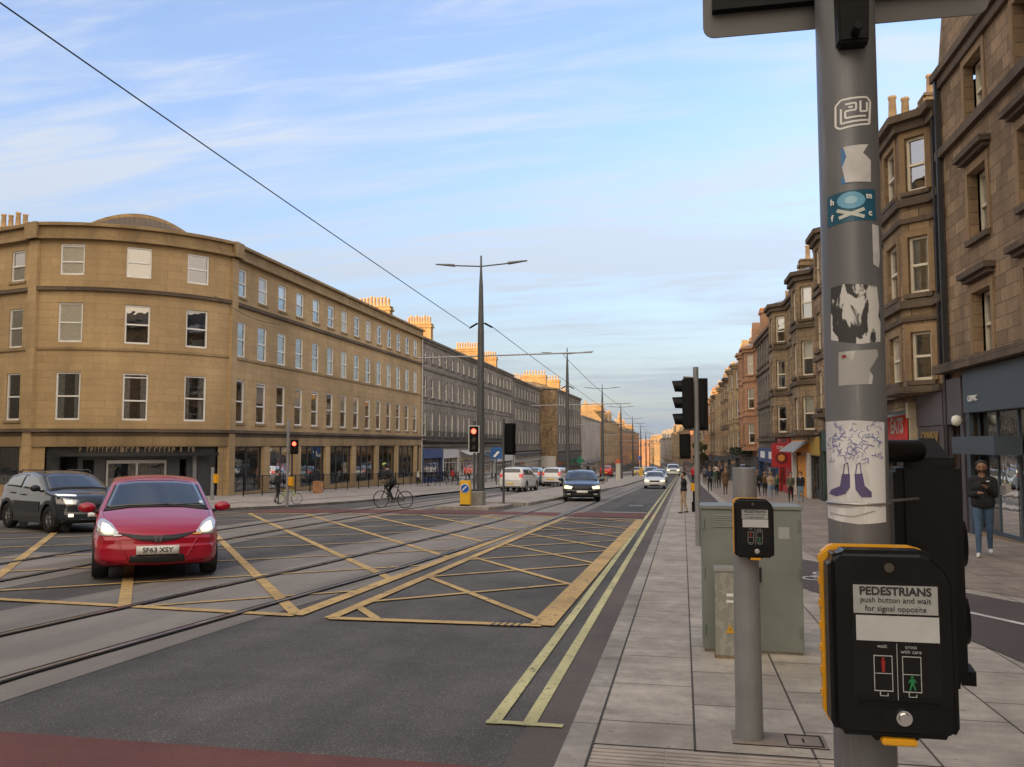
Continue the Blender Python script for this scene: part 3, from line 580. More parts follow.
def chimney(root, o, x, y, zb, zt, lx, ly, npots, mb=None, potm_=None, roofp=None):
    b = MB(); b.box(x - lx / 2, x + lx / 2, y - ly / 2, y + ly / 2, zb, zt); b.box(x - lx / 2 - 0.12, x + lx / 2 + 0.12, y - ly / 2 - 0.12, y + ly / 2 + 0.12, zt - 0.32, zt - 0.12)
    b.box(x - lx / 2 - 0.06, x + lx / 2 + 0.06, y - ly / 2 - 0.06, y + ly / 2 + 0.06, zt, zt + 0.1)
    c = b.build('chimney', mb or chim, root, o)
    if 'm' not in _pot:
        p = MB(); p.lathe([(0.0, 0), (0.17, 0), (0.15, 0.1), (0.12, 0.75), (0.15, 0.78), (0.15, 0.86), (0.09, 0.86), (0.09, 0.5)], n=10); _pot['m'] = p.mesh('chimney_pot', potm)
    for k in range(npots):
        t = (k + 0.5) / npots - 0.5
        q = bpy.data.objects.new('chimney_pot', _pot['m']); col.objects.link(q); q.parent = c
        q.location = ((x + t * lx * 0.94 if lx >= ly else x) - o[0], (y if lx >= ly else y + t * ly * 0.94) - o[1], zt + 0.1 - o[2]); q.scale = (1, 1, 0.85 + 0.3 * random.random())
    return c
def shell_mb(P, z0, z1, depth, b, mi=0):
    """end walls, rear wall and a ceiling slab behind a facade, so that the rooms are dark"""
    a, c = P.at(0, 0, 0), P.at(P.L, 0, 0); n0, n1 = P.nrm(0), P.nrm(len(P.p) - 2); nn = ((n0 + n1) / 2).normalized()
    A = Vector(a) - nn * depth; C = Vector(c) - nn * depth
    b.quad((a[0], a[1], z0), (a[0], a[1], z1), (A.x, A.y, z1), (A.x, A.y, z0), mi); b.quad((c[0], c[1], z0), (C.x, C.y, z0), (C.x, C.y, z1), (c[0], c[1], z1), mi)
    b.quad((A.x, A.y, z0), (A.x, A.y, z1), (C.x, C.y, z1), (C.x, C.y, z0), mi); return A, C, nn
def gable_roof(P0, P1, A, C, nn, depth, ze, rise, m, root, o, over=0.15, name='roof', wallmat=None, ridge=None):
    """pitched roof, ridge parallel to the facade, with gable walls"""
    b = MB(); a = Vector((P0[0], P0[1], ze)) + nn * over; c = Vector((P1[0], P1[1], ze)) + nn * over; A2 = Vector((A.x, A.y, ze)); C2 = Vector((C.x, C.y, ze))
    k = ridge or 0.5
    ra = Vector((P0[0], P0[1], ze + rise)) - nn * depth * k; rc = Vector((P1[0], P1[1], ze + rise)) - nn * depth * k
    b.quad(a, c, rc, ra); b.quad(A2, ra, rc, C2)
    rf = b.build(name, m, root, o)
    g = MB(); g.add([Vector((P0[0], P0[1], ze)), ra, A2], [(0, 1, 2)]); g.add([Vector((P1[0], P1[1], ze)), C2, rc], [(0, 1, 2)])
    g.add([Vector((P0[0], P0[1], ze)) , Vector((P1[0], P1[1], ze)), C2, A2], [(0, 1, 2, 3)])
    g.build('gable', wallmat or m, root, o); return rf

# ---- the tan corner building on the left
def left_corner_building():
    A = (-29.98, 35.45); B = (-23.12, 40.8); dx, dy = B[0] - A[0], B[1] - A[1]; c = math.hypot(dx, dy); sg = 1.2; Rr = (c * c / 4 + sg * sg) / (2 * sg)
    n = (dy / c, -dx / c); Cc = ((A[0] + B[0]) / 2 - n[0] * (Rr - sg), (A[1] + B[1]) / 2 - n[1] * (Rr - sg))
    a0 = math.atan2(A[1] - Cc[1], A[0] - Cc[0]); a1 = math.atan2(B[1] - Cc[1], B[0] - Cc[0]); K = 30
    arc = [(Cc[0] + Rr * math.cos(a0 + (a1 - a0) * k / K), Cc[1] + Rr * math.sin(a0 + (a1 - a0) * k / K)) for k in range(K + 1)]
    W = (A[0] - 0.968 * 14, A[1] + 0.252 * 14); E_ = (-23.12 - 0.0155 * 35.5, 76.3)
    P = Path([W] + arc + [E_], 1); uA = P.u[1]; uB = P.u[K + 1]; LA = uB - uA
    o = (B[0], B[1], zg(B[1])); root = empty('corner_building', o, 'long tan sandstone building with a rounded corner and a dark glazed entrance', 'building')
    rows = [(9.42, 10.92), (6.18, 8.07), (2.68, 4.95)]; ww = 1.12
    cs = [(uB + 1.27 + 2.49 * k) for k in range(14)]; cv = [uA + LA * t for t in (0.165, 0.49, 0.80)]; cl = [uA - 1.65 - 1.95 * k * 1.0 for k in range(6)]
    ops = []
    for j, (p, q) in enumerate(rows):
        for u in cs: ops.append((u - ww / 2, u + ww / 2, p, q))
        dj = (.2, .2, 0)[j]
        for u in cv: ops.append((u - 0.56, u + 0.56, p + dj, q + dj))
        for u in cl: ops.append((u - 0.5, u + 0.5, p, q))
    base = -3.2; gtop = 1.42
    pilY = [41.0, 45.3, 49.5, 54.2, 59.1, 64.1, 69.1, 74.6]
    gops = []
    for i, y in enumerate(pilY):
        ua = P.uy(y) + 0.45; ub = (P.uy(pilY[i + 1]) - 0.45) if i < len(pilY) - 1 else P.L - 0.4
        if ub - ua > 0.7: gops.append((ua, ub, -1.0 - 0.012 * (y - 41), gtop))
    ent = (uA + 0.55, uB - 0.5, -1.35, gtop)
    gops.append(ent)
    for k in range(3): gops.append((uA - 4.4 - 4.2 * k, uA - 1.0 - 4.2 * k, -0.4, gtop))
    wl = wall_mb(P, base, 11.4, ops + gops, depth=0.14)
    A2, C2, nn = shell_mb(P, base, 11.9, 13, wl)
    wl.build('wall', tan, root, o)
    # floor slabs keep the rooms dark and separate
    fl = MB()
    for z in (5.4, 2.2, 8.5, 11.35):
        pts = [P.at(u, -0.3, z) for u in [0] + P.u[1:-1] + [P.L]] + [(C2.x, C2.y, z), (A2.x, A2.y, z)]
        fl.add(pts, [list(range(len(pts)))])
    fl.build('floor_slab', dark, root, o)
    ib = MB(); 
    for uu in (uB + 12, uB + 24): q0 = P.at(uu, -0.4, base); q1 = (q0[0] - 12, q0[1], base); ib.quad(q0, q1, (q1[0], q1[1], 11), (q0[0], q0[1], 11))
    pts = [P.at(u, -3.2, 0) for u in [0, uA, uA + LA * .5, uB, P.L]]
    for a_, c_ in zip(pts[:-1], pts[1:]): ib.quad((a_[0], a_[1], base), (c_[0], c_[1], base), (c_[0], c_[1], 11.3), (a_[0], a_[1], 11.3))
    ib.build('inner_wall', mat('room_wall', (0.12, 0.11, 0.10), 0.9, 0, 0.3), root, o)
    for j, (p, q) in enumerate(rows):
        for u in cs: put_window(root, o, P, u, p, ww, q - p, 'sash', white, 0.10, random.choice([0.2, 0.9, 0.5, 0.35, 0.9]) if j < 2 else random.choice([0.9, 0.5, 0.9, 0.2]))
        for i, u in enumerate(cv): put_window(root, o, P, u, p + (.2, .2, 0)[j], 1.12, q - p, 'sash', white, 0.10, 0.35 if i == 0 and j < 2 else (0.9 if j < 2 else 0.5))
        for u in cl: put_window(root, o, P, u, p, 1.0, q - p, 'sash', white, 0.10, 0.35 if j < 2 else 0.9)
    # mouldings
    b = band_mb(P, 0, P.L, 11.32, 11.5, 0.30); band_mb(P, 0, P.L, 11.5, 11.95, 0.16, b); band_mb(P, 0, P.L, 11.95, 12.1, 0.34, b)
    b.build('cornice', tantrim, root, o)
    b = band_mb(P, 0, P.L, 8.86, 9.04, 0.16); b.build('string_course', soot, root, o)
    b = band_mb(P, 0, P.L, 6.02, 6.14, 0.07); b.build('sill_course', tantrim, root, o)
    b = band_mb(P, 0, P.L, 2.12, 2.28, 0.24); band_mb(P, 0, P.L, 1.95, 2.06, 0.14, b); b.build('string_course', soot, root, o)
    b = band_mb(P, 0, P.L, 1.43, 1.93, 0.10); b.build('fascia', tantrim, root, o)
    for u in cs + cl:
        for p, q in rows: band_mb(P, u - 0.62, u + 0.62, p - 0.12, p, 0.06).build('window_sill', tantrim, root, o)
    # pilasters full height at both ends of the bow
    for ua in (uA, uB):
        b = MB(); i = P.seg(ua + 0.05 if ua == uB else ua - 0.05)
        s0, s1 = (ua + 0.02, ua + 0.62) if ua == uB else (ua - 0.62, ua - 0.02)
        band_mb(P, s0, s1, base, 11.3, 0.17, b); b.build('pilaster', tan, root, o)
        b = MB(); band_mb(P, s0 - 0.03, s1 + 0.03, 11.32, 12.1, 0.45, b); b.build('pilaster_cap', tantrim, root, o)
    for y in pilY[1:]:
        u = P.uy(y); b = band_mb(P, u - 0.40, u + 0.40, base, 1.43, 0.06); b.build('pilaster', tan, root, o)
    # roof : brown slope rising to a paler rim over the bow, slate behind
    b = MB(); us = [0, uA * 0.3, uA * .6, uA * .8, uA * .9] + P.u[1:-1] + [uB + 1.5, uB + 3, uB + 5, uB + 8, uB + 12, P.L]
    rim = lambda u: 12.55 + 1.0 * math.cos(min(1.0, abs(u - (uA + LA * .52)) / (LA * .56)) * math.pi / 2)
    def Q(u, w, z):
        return P.at(u, -w, z)
    for a_, c_ in zip(us[:-1], us[1:]):
        b.quad(Q(a_, 0.1, 12.08), Q(c_, 0.1, 12.08), Q(c_, 3.1, rim(c_) - 0.16), Q(a_, 3.1, rim(a_) - 0.16))
    b.build('roof', browntile, root, o)
    b = MB()
    for a_, c_ in zip(us[:-1], us[1:]):
        b.hexa([Q(a_, 3.05, rim(a_) - 0.2), Q(c_, 3.05, rim(c_) - 0.2), Q(c_, 3.4, rim(c_) - 0.2), Q(a_, 3.4, rim(a_) - 0.2), Q(a_, 3.05, rim(a_)), Q(c_, 3.05, rim(c_)), Q(c_, 3.4, rim(c_)), Q(a_, 3.4, rim(a_))])
    b.build('ridge', chim, root, o)
    b = MB(); pts = [Q(u, 3.3, rim(u) - 0.1) for u in us]
    cen = [Vector(((p[0] + q[0]) / 2, (p[1] + q[1]) / 2, 13.0)) for p, q in zip(pts, pts[1:])]
    for a_, c_ in zip(us[:-1], us[1:]):
        b.quad(Q(a_, 3.3, rim(a_) - 0.1), Q(c_, 3.3, rim(c_) - 0.1), Q(c_, 6.5, 12.6), Q(a_, 6.5, 12.6))
    b.build('roof', slate, root, o)
    # entrance
    b = MB(); d = 0.55
    b2 = wall_mb(P, -1.35, gtop, [(uA + LA * .36, uA + LA * .66, -1.3, 0.78), (uA + LA * .13, uA + LA * .22, -1.3, 0.95), (uA + LA * .245, uA + LA * .30, -0.4, 0.8), (uA + LA * .73, uA + LA * .77, -0.4, 0.8)], depth=0.2, u0=ent[0], u1=ent[1], w=-0.16)
    b2.build('entrance_panel', anth, root, o)
    b = band_mb(P, uA + 0.9, uB - 0.8, 0.98, 1.12, 0.55); cano = b.build('canopy', blackm, root, o)
    em = mat('lettering_bronze', (0.16, 0.12, 0.075), 0.6, 0.2, 0.2)
    b = MB(); rr = random.Random(4); u = uA + LA * .24
    while u < uA + LA * .79:
        wv = rr.choice([0.09, 0.12, 0.15]);
        if rr.random() > 0.14: band_mb(P, u, u + wv * 0.35, 1.16, 1.40, 0.03, b, w0=0.3); band_mb(P, u + wv * 0.35, u + wv, rr.choice([1.16, 1.34, 1.25]), 1.40 if rr.random() < .5 else 1.28 if False else 1.40, 0.03, b, w0=0.3)
        u += wv + 0.07
    b.build('lettering', em, root, o)
    dr = MB(); band_mb(P, uA + LA * .36, uA + LA * .66, 0.62, 0.78, 0.06, dr, w0=-0.2)
    for t in (.36, .505, .65): band_mb(P, uA + LA * t, uA + LA * t + 0.09, -1.3, 0.62, 0.06, dr, w0=-0.2)
    door = dr.build('entrance_door', mat('aluminium', (0.42, 0.42, 0.41), 0.45, 0.4, 0.1), root, o)
    g = band_mb(P, uA + LA * .365, uA + LA * .655, -1.3, 0.62, 0.01, w0=-0.19); g.build('pane', glsr, door)
    for v in door.children: v.location = (0, 0, 0); v.data.transform(Matrix.Translation((-o[0], -o[1], -o[2])))
    b = band_mb(P, uA + LA * .235, uA + LA * .262, -0.25, 0.15, 0.02, w0=-0.155); b.build('notice', mat('blue_notice', (0.1, 0.25, 0.5), 0.5), root, o)
    b = band_mb(P, uA + LA * .80, uA + LA * .82, -1.3, 1.0, 0.12, w0=-0.16); b.build('downpipe', lead, root, o)
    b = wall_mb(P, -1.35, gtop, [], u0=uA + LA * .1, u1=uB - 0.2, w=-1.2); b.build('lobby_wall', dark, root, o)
    # shop windows in the long front
    dkf = mat('dark_frame', (0.05, 0.05, 0.055), 0.5)
    for g_ in gops[:len([1 for _ in pilY])]:
        if g_ is ent: continue
        if g_[0] < uB: continue
        uc = (g_[0] + g_[1]) / 2; put_window(root, o, P, uc, g_[2], g_[1] - g_[0], g_[3] - g_[2], 'shop', dkf, 0.12)
        q = MB(); band_mb(P, g_[0] + 0.1, g_[1] - 0.1, g_[2] + 0.1, g_[2] + 0.75, 0.01, q, w0=-0.5); q.build('window_screen', mat('frosted_band', (0.32, 0.33, 0.33), 0.8, 0, 0.2, 2), root, o)
    for k in range(3): put_window(root, o, P, uA - 2.7 - 4.2 * k, -0.4, 3.4, gtop + 0.4, 'shop', dkf, 0.12)
    # chimneys : long stacks across the roof
    for (px, Xr, wx, yt, n_) in ((376, -27.7, 3.2, 299, 9), (422, -27.7, 2.8, 317, 8)):
        r = ray(px, yt); Y = Xr / r.x * r.y; zt = CAMZ + r.z * Y / r.y
        if Y < 77: chimney(root, o, Xr, Y - 0.3, 12.2, zt - 0.9, wx, 0.8, n_)
    chimney(root, o, -38.9, 42.4, 12.2, 13.9, 4.6, 0.8, 9)
    # rainwater pipe at the far end
    b = MB(); q = P.at(P.L - 0.1, 0.12, 0); b.cyl((q[0], q[1], -2.5), (q[0], q[1], 11.3), 0.06, n=8); b.build('downpipe', mat('pale_pipe', (0.5, 0.48, 0.44), 0.6), root, o)
    return P, uA, uB
LP, LuA, LuB = left_corner_building()

def terrace(label, P0, P1, side, zt, rows, sp, m, depth=11, trim=None, win=(1.0,), zs=None, shop=None, chims=(), rise=2.6, bays=(), cornice=0.3, fm=None, group='terraced buildings along the street', cat='building', roofm=None, surround=None, string=(), recess=0.16, dressing=None, wst='sash', gables=(), name='tenement', balcony=None, dormers=(), shopdepth=0.3, u_first=None, hood=False, zbase=None, endwin=False, ridge=None):
    """a tenement: facade path (with canted bays above the shops), windows, shopfronts, roof, chimneys"""
    P0v, P1v = Vector((*P0, 0)), Vector((*P1, 0)); T = (P1v - P0v).normalized(); Ln = (P1v - P0v).length; nrm = Vector((T.y, -T.x, 0)) * side
    S_ = Path([P0, P1], side); pts = [P0]
    for (c, wd, cant, pr) in sorted(bays):
        for (uu, ww_) in ((c - wd / 2 - cant, 0), (c - wd / 2, pr), (c + wd / 2, pr), (c + wd / 2 + cant, 0)):
            q = S_.at(uu, ww_, 0); pts.append((q[0], q[1]))
    pts.append(P1); U = Path(pts, side)
    zgm = zg((P0[1] + P1[1]) / 2); o = (P0[0], P0[1], zg(P0[1])); root = empty(name, o, label, cat, group)
    zb = zbase if zbase is not None else zg(max(P0[1], P1[1])) - 0.6
    zshop = zs if zs is not None else rows[-1][0] - 0.5
    # upper openings
    ops = []; wins = []
    def add(u, wd, kk=None):
        for j, (p, q) in enumerate(rows): ops.append((u - wd / 2, u + wd / 2, p, q)); wins.append((u, p, wd, q - p, j))
    wd = win[0]
    if bays:
        for i in range(len(U.p) - 1):
            a, c = U.u[i], U.u[i + 1]; n_ = U.nrm(i); flat = abs(n_.dot(nrm)) > 0.98
            if not flat: add((a + c) / 2, min(0.62 * (c - a), 0.8))
            else:
                isbay = (U.p[i] - S_.p[0]).dot(nrm) > 0.15 and (U.p[i + 1] - S_.p[0]).dot(nrm) > 0.15
                if isbay: add((a + c) / 2, min(1.15, 0.55 * (c - a)))
                else:
                    n = int((c - a) / sp) if c - a > 2.2 else (1 if c - a > 1.9 else 0)
                    for k in range(n): add(a + (c - a) * (k + .5) / n, wd)
    else:
        n = max(1, int(Ln / sp)) + (1 if u_first is not None else 0); st = (Ln - (n - 1) * sp) / 2 if u_first is None else u_first
        for k in range(n):
            if st + k * sp + wd / 2 < Ln: add(st + k * sp, wd)
    wl = wall_mb(U, zshop, zt, ops, depth=0.2)
    sops = []
    if shop:
        for s in shop: sops.append((s['u0'] + 0.12, s['u1'] - 0.12, zg(P0[1] + T.y * (s['u0'] + s['u1']) / 2) + 0.02, s['z0']))
    wall_mb(S_, zb, zshop, sops, wl, depth=0.45)
    A2, C2, nn = shell_mb(S_, zb, zt, depth, wl)
    if bays:   # close the soffit and the top of each bay
        for (c, wd_, cant, pr) in bays:
            for z in (zshop, zt):
                q = [S_.at(uu, w_, z) for (uu, w_) in ((c - wd_ / 2 - cant, 0), (c - wd_ / 2, pr), (c + wd_ / 2, pr), (c + wd_ / 2 + cant, 0))]; wl.add(q, [(0, 1, 2, 3)])
    wl.build('wall', m, root, o)
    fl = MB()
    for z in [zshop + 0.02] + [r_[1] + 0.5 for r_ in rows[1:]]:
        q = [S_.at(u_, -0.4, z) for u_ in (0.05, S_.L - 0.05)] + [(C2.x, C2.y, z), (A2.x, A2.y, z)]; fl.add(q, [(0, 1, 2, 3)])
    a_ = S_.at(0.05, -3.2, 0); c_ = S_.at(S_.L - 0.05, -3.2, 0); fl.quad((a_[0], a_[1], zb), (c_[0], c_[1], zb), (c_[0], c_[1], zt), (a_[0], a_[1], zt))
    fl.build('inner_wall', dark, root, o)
    for (u, p, wd_, h, j) in wins[:98]:
        put_window(root, o, U, u, p, wd_, h, wst, fm or white, recess, None if dressing is None else random.choice(dressing))
    tr = trim or soot
    b = band_mb(U, 0, U.L, zt - 0.05, zt + 0.16, cornice); band_mb(U, 0, U.L, zt - 0.3, zt - 0.05, cornice * 0.5, b); b.build('cornice', tr, root, o)
    for (z0, z1, pr) in string: band_mb(U, 0, U.L, z0, z1, pr).build('string_course', tr, root, o)
    if surround:
        for (u, p, wd_, h, j) in wins[:98]:
            b = MB(); t = 0.17; band_mb(U, u - wd_ / 2 - t, u - wd_ / 2, p, p + h, 0.035, b); band_mb(U, u + wd_ / 2, u + wd_ / 2 + t, p, p + h, 0.035, b); band_mb(U, u - wd_ / 2 - t, u + wd_ / 2 + t, p + h, p + h + 0.2, 0.035, b); b.build('window_surround', surround, root, o)
    for (u, p, wd_, h, j) in wins[:98]: band_mb(U, u - wd_ / 2 - 0.12, u + wd_ / 2 + 0.12, p - 0.13, p, 0.11).build('window_sill', tr, root, o)
    if hood:
        for (u, p, wd_, h, j) in wins:
            if j in (1, 2): b = MB(); band_mb(U, u - wd_ / 2 - 0.33, u + wd_ / 2 + 0.33, p + h + 0.36, p + h + 0.50, 0.26, b); band_mb(U, u - wd_ / 2 - 0.25, u + wd_ / 2 + 0.25, p + h + 0.26, p + h + 0.36, 0.16, b); b.build('window_hood', soot, root, o)
    rf = gable_roof(P0, P1, A2, C2, nn, depth, zt + 0.13, rise, roofm or slate, root, o, wallmat=m, ridge=ridge)
    if bays:
        b = MB()
        for (c, wd_, cant, pr) in bays:
            q = [S_.at(uu, w_ + 0.2, zt + 0.16) for (uu, w_) in ((c - wd_ / 2 - cant, 0), (c - wd_ / 2, pr), (c + wd_ / 2, pr), (c + wd_ / 2 + cant, 0))]; t = S_.at(c, -1.5, zt + 1.0)
            t0 = S_.at(c - .5, -1.2, zt + 0.85); t1 = S_.at(c + .5, -1.2, zt + 0.85)
            b.add(q + [t0, t1], [(0, 1, 4), (1, 2, 5, 4), (2, 3, 5), (0, 4, 5, 3)])
        b.build('bay_roof', lead, root, o)
    for (uu, back, zc, lx, ly, n_) in chims:
        q = S_.at(uu, -back, 0); chimney(root, o, q[0], q[1], zt + 0.3, zc, lx, ly, n_, m if side < 0 else None)
    for (uu, wd_, hh) in gables:
        b = MB(); q = [S_.at(uu - wd_ / 2, 0.02, zt + .1), S_.at(uu + wd_ / 2, 0.02, zt + .1), S_.at(uu + wd_ * .18, 0.02, zt + hh * .75), S_.at(uu, 0.02, zt + hh), S_.at(uu - wd_ * .18, 0.02, zt + hh * .75)]
        r_ = [S_.at(uu - wd_ / 2, -0.6, zt + .1), S_.at(uu + wd_ / 2, -0.6, zt + .1), S_.at(uu + wd_ * .18, -0.6, zt + hh * .75), S_.at(uu, -0.6, zt + hh), S_.at(uu - wd_ * .18, -0.6, zt + hh * .75)]
        b.add(q + r_, [(0, 1, 2, 3, 4), (9, 8, 7, 6, 5)] + [(i, (i + 1) % 5, 5 + (i + 1) % 5, 5 + i) for i in range(5)]); b.build('gable', m, root, o)
    if balcony:
        z0, z1 = balcony; b = band_mb(S_, 0.3, S_.L - 0.3, z0 - 0.12, z0, 0.5)
        band_mb(S_, 0.3, S_.L - 0.3, z1 - 0.04, z1, 0.03, b, w0=0.45); n = int(S_.L / 0.22)
        for k in range(n): u = 0.35 + (S_.L - 0.7) * k / n; band_mb(S_, u, u + 0.025, z0, z1, 0.02, b, w0=0.455)
        b.build('balcony_railing', blackm, root, o)
    if shop:
        for s in shop: shopfront(root, o, S_, P0, T, s)
    return root, S_, U, o
def shopfront(root, o, S_, P0, T, s):
    u0, u1 = s['u0'], s['u1']; zf0, zf1, zp = s['z0'], s['z1'], s.get('zp', 0)
    um = (u0 + u1) / 2; zgr = zg(P0[1] + T.y * um); m = s['m']
    b = band_mb(S_, u0 + 0.03, u1 - 0.03, zf0, zf1, s.get('pr', 0.14))
    for u in (u0 + 0.03, u1 - 0.28): band_mb(S_, u, u + 0.25, zgr - 0.3, zf0, 0.10, b)
    band_mb(S_, u0 + 0.28, u1 - 0.28, zgr - 0.3, zgr + s.get('sill', 0.45), 0.03, b, w0=-0.1)
    f = b.build('shopfront', m, root, o)
    # glazing with mullions
    g = band_mb(S_, u0 + 0.28, u1 - 0.28, zgr + s.get('sill', 0.45), zf0, 0.01, w0=-0.12)
    gm = g.mesh('pane', glsr, o); go = bpy.data.objects.new('pane', gm); col.objects.link(go); go.parent = f
    fr = MB(); n = max(1, int((u1 - u0) / 1.3)); ht = zf0 - zgr - s.get('sill', 0.45)
    for k in range(n + 1):
        u = u0 + 0.28 + (u1 - u0 - 0.62) * k / n; band_mb(S_, u, u + 0.06, zgr + s.get('sill', 0.45), zf0, 0.06, fr, w0=-0.14)
    band_mb(S_, u0 + 0.28, u1 - 0.28, zf0 - ht * 0.26, zf0 - ht * 0.26 + 0.06, 0.06, fr, w0=-0.14)
    fo = bpy.data.objects.new('window_frame', fr.mesh('window_frame', s.get('fm', m), o)); col.objects.link(fo); fo.parent = f
    # goods and back wall inside
    it = wall_mb(S_, zgr, zf0, [], u0=u0 + 0.2, u1=u1 - 0.2, w=-2.2); im = bpy.data.objects.new('shop_interior', it.mesh('shop_interior', s.get('im', mat('shop_inside', (0.16, 0.13, 0.10), 0.9, 0, 0.4, 1.5)), o)); col.objects.link(im); im.parent = root
    gd = MB(); rr = random.Random(int(um * 100)); cm_ = []
    for k in range(int((u1 - u0) * 3)):
        u = u0 + 0.35 + rr.random() * (u1 - u0 - 0.8); z = zgr + 0.5 + rr.random() * (zf0 - zgr - 0.9); band_mb(S_, u, u + 0.1 + rr.random() * .25, z, z + 0.1 + rr.random() * .4, 0.05, gd, mi=rr.randrange(4), w0=-0.35 - rr.random() * .5)
    gm = gd.mesh('display_goods', [mat('goods_red', (0.4, 0.06, 0.05)), mat('goods_cream', (0.55, 0.5, 0.4)), mat('goods_blue', (0.1, 0.16, 0.28)), mat('goods_brown', (0.2, 0.12, 0.07))], o); go = bpy.data.objects.new('display_goods', gm); col.objects.link(go); go.parent = root; go['kind'] = 'part' if False else ''
    del go['kind']
    # door
    if s.get('door'):
        ud, dm = s['door'], s.get('dm', m); d = band_mb(S_, ud - 0.48, ud + 0.48, zgr, zgr + 2.15, 0.06, w0=-0.16); dd = bpy.data.objects.new('door', d.mesh('door', dm, o)); col.objects.link(dd); dd.parent = root
        h = band_mb(S_, ud + 0.34, ud + 0.38, zgr + 0.95, zgr + 1.15, 0.05, w0=-0.1); hh = bpy.data.objects.new('handle', h.mesh('handle', lead, o)); col.objects.link(hh); hh.parent = dd
    for (txt, size, tm, uu, zz, bold) in s.get('text', []):
        q = S_.at(uu, s.get('pr', 0.14) + 0.02, zz); e = text('sign_lettering', txt, size, tm, root, (q[0] - o[0], q[1] - o[1], q[2] - o[2]), Euler((R(90), 0, S_.ang(uu))), 0.012, 1.0, 'CENTER', bold)
    for (uu, ww, z0, z1, pm) in s.get('plates', []):
        q = band_mb(S_, uu - ww / 2, uu + ww / 2, z0, z1, 0.02, w0=s.get('pr', 0.14)); q2 = bpy.data.objects.new('sign_panel', q.mesh('sign_panel', pm, o)); col.objects.link(q2); q2.parent = root
    if s.get('awning'):
        am, out_, drop = s['awning']; b = MB(); a = S_.at(u0 + .1, 0.15, zf1 - 0.05); c = S_.at(u1 - .1, 0.15, zf1 - 0.05); d = S_.at(u1 - .1, out_, zf1 - drop); e = S_.at(u0 + .1, out_, zf1 - drop)
        a2, c2, d2, e2 = [(v[0], v[1], v[2] - 0.04) for v in (a, c, d, e)]; b.hexa([a2, c2, d2, e2, a, c, d, e]); q2 = bpy.data.objects.new('awning', b.mesh('awning', am, o)); col.objects.link(q2); q2.parent = root
# ---- right-hand row
rx = lambda y: 6.9 - 0.0155 * (y - 20.8)
def RP(y): return (rx(y), y)
navy = mat('blue_grey_shop_paint', (0.055, 0.075, 0.095), 0.5, 0, 0.08, 2)
purple = mat('plum_shop_paint', (0.085, 0.07, 0.078), 0.5, 0, 0.1, 2)
blk = mat('black_shop_paint', (0.02, 0.02, 0.023), 0.45, 0, 0.2)
redp = mat('red_shop_paint', (0.42, 0.02, 0.03), 0.45, 0, 0.1)
org = mat('orange_shop_paint', (0.75, 0.30, 0.02), 0.5, 0, 0.08)
mus = mat('mustard_sign', (0.42, 0.27, 0.03), 0.5, 0, 0.1)
blu = mat('blue_shop_paint', (0.02, 0.055, 0.17), 0.45, 0, 0.1)
redl = mat('red_lettering', (0.8, 0.03, 0.02), 0.5)
goldl = mat('gold_lettering', (0.30, 0.20, 0.07), 0.5, 0.3)
whl = mat('white_lettering', (0.75, 0.75, 0.73), 0.5)
greyp = mat('grey_shop_paint', (0.20, 0.20, 0.20), 0.5)
def stripes(name):
    m, t, n, l, b = nodes(name); b.inputs['Roughness'].default_value = 0.8; tcn = n.new('ShaderNodeTexCoord'); wv = n.new('ShaderNodeTexWave'); wv.bands_direction = 'Y'; wv.inputs['Scale'].default_value = 1.3; l.new(tcn.outputs['Object'], wv.inputs[0])
    r = n.new('ShaderNodeValToRGB'); r.color_ramp.interpolation = 'CONSTANT'; r.color_ramp.elements[0].color = (0.05, 0.05, 0.055, 1); r.color_ramp.elements[1].position = 0.5; r.color_ramp.elements[1].color = (0.5, 0.5, 0.5, 1); l.new(wv.outputs[1], r.inputs[0]); l.new(r.outputs[0], b.inputs['Base Color']); return m
# first building: flat front, hoods over the windows, steep slate roof with a dormer
def y2u(y, y0): return (y - y0) * math.hypot(1, 0.0155)
r1, S1, U1, o1 = terrace('dark brown stone tenement over the blue grey shop at the right edge', RP(3.0), RP(24.3), -1, 11.25, [(9.35, 10.75), (6.42, 8.05), (3.62, 5.15)], 3.05, brown,
    u_first=y2u(21.6 - 3.05 * 6, 3.0), win=(1.2,), zs=3.62 - 0.03, string=((9.08, 9.3, 0.14), (3.36, 3.58, 0.38)), surround=surr, hood=True, rise=3.6, ridge=0.35, recess=0.3, dressing=[0.5, 0.9, 0.2],
    group='tenements on the right of the street', cornice=0.2, fm=cream, gables=[(y2u(22.35, 3), 3.7, 4.6), (y2u(14.5, 3), 3.7, 4.6)],
    shop=[dict(u0=y2u(17.3, 3), u1=y2u(22.75, 3), z0=2.3, z1=3.33, m=navy, fm=navy, sill=0.12, door=(y2u(20.7, 3)), dm=glsr, im=mat('cream_room', (0.42, 0.34, 0.24), 0.9, 0, 0.3, 2), text=[('CLINIC', 0.20, whl, y2u(22.0, 3), 2.62, 0.0), ('IT', 0.62, mat('dim_lettering', (0.16, 0.18, 0.2), 0.5), y2u(18.3, 3), 2.85, 0.0)]),
          dict(u0=y2u(11.3, 3), u1=y2u(17.2, 3), z0=2.3, z1=3.3, m=anth, fm=anth, sill=0.15), dict(u0=y2u(22.85, 3), u1=y2u(24.28, 3), z0=2.05, z1=3.2, m=purple, fm=purple, sill=0.5)])
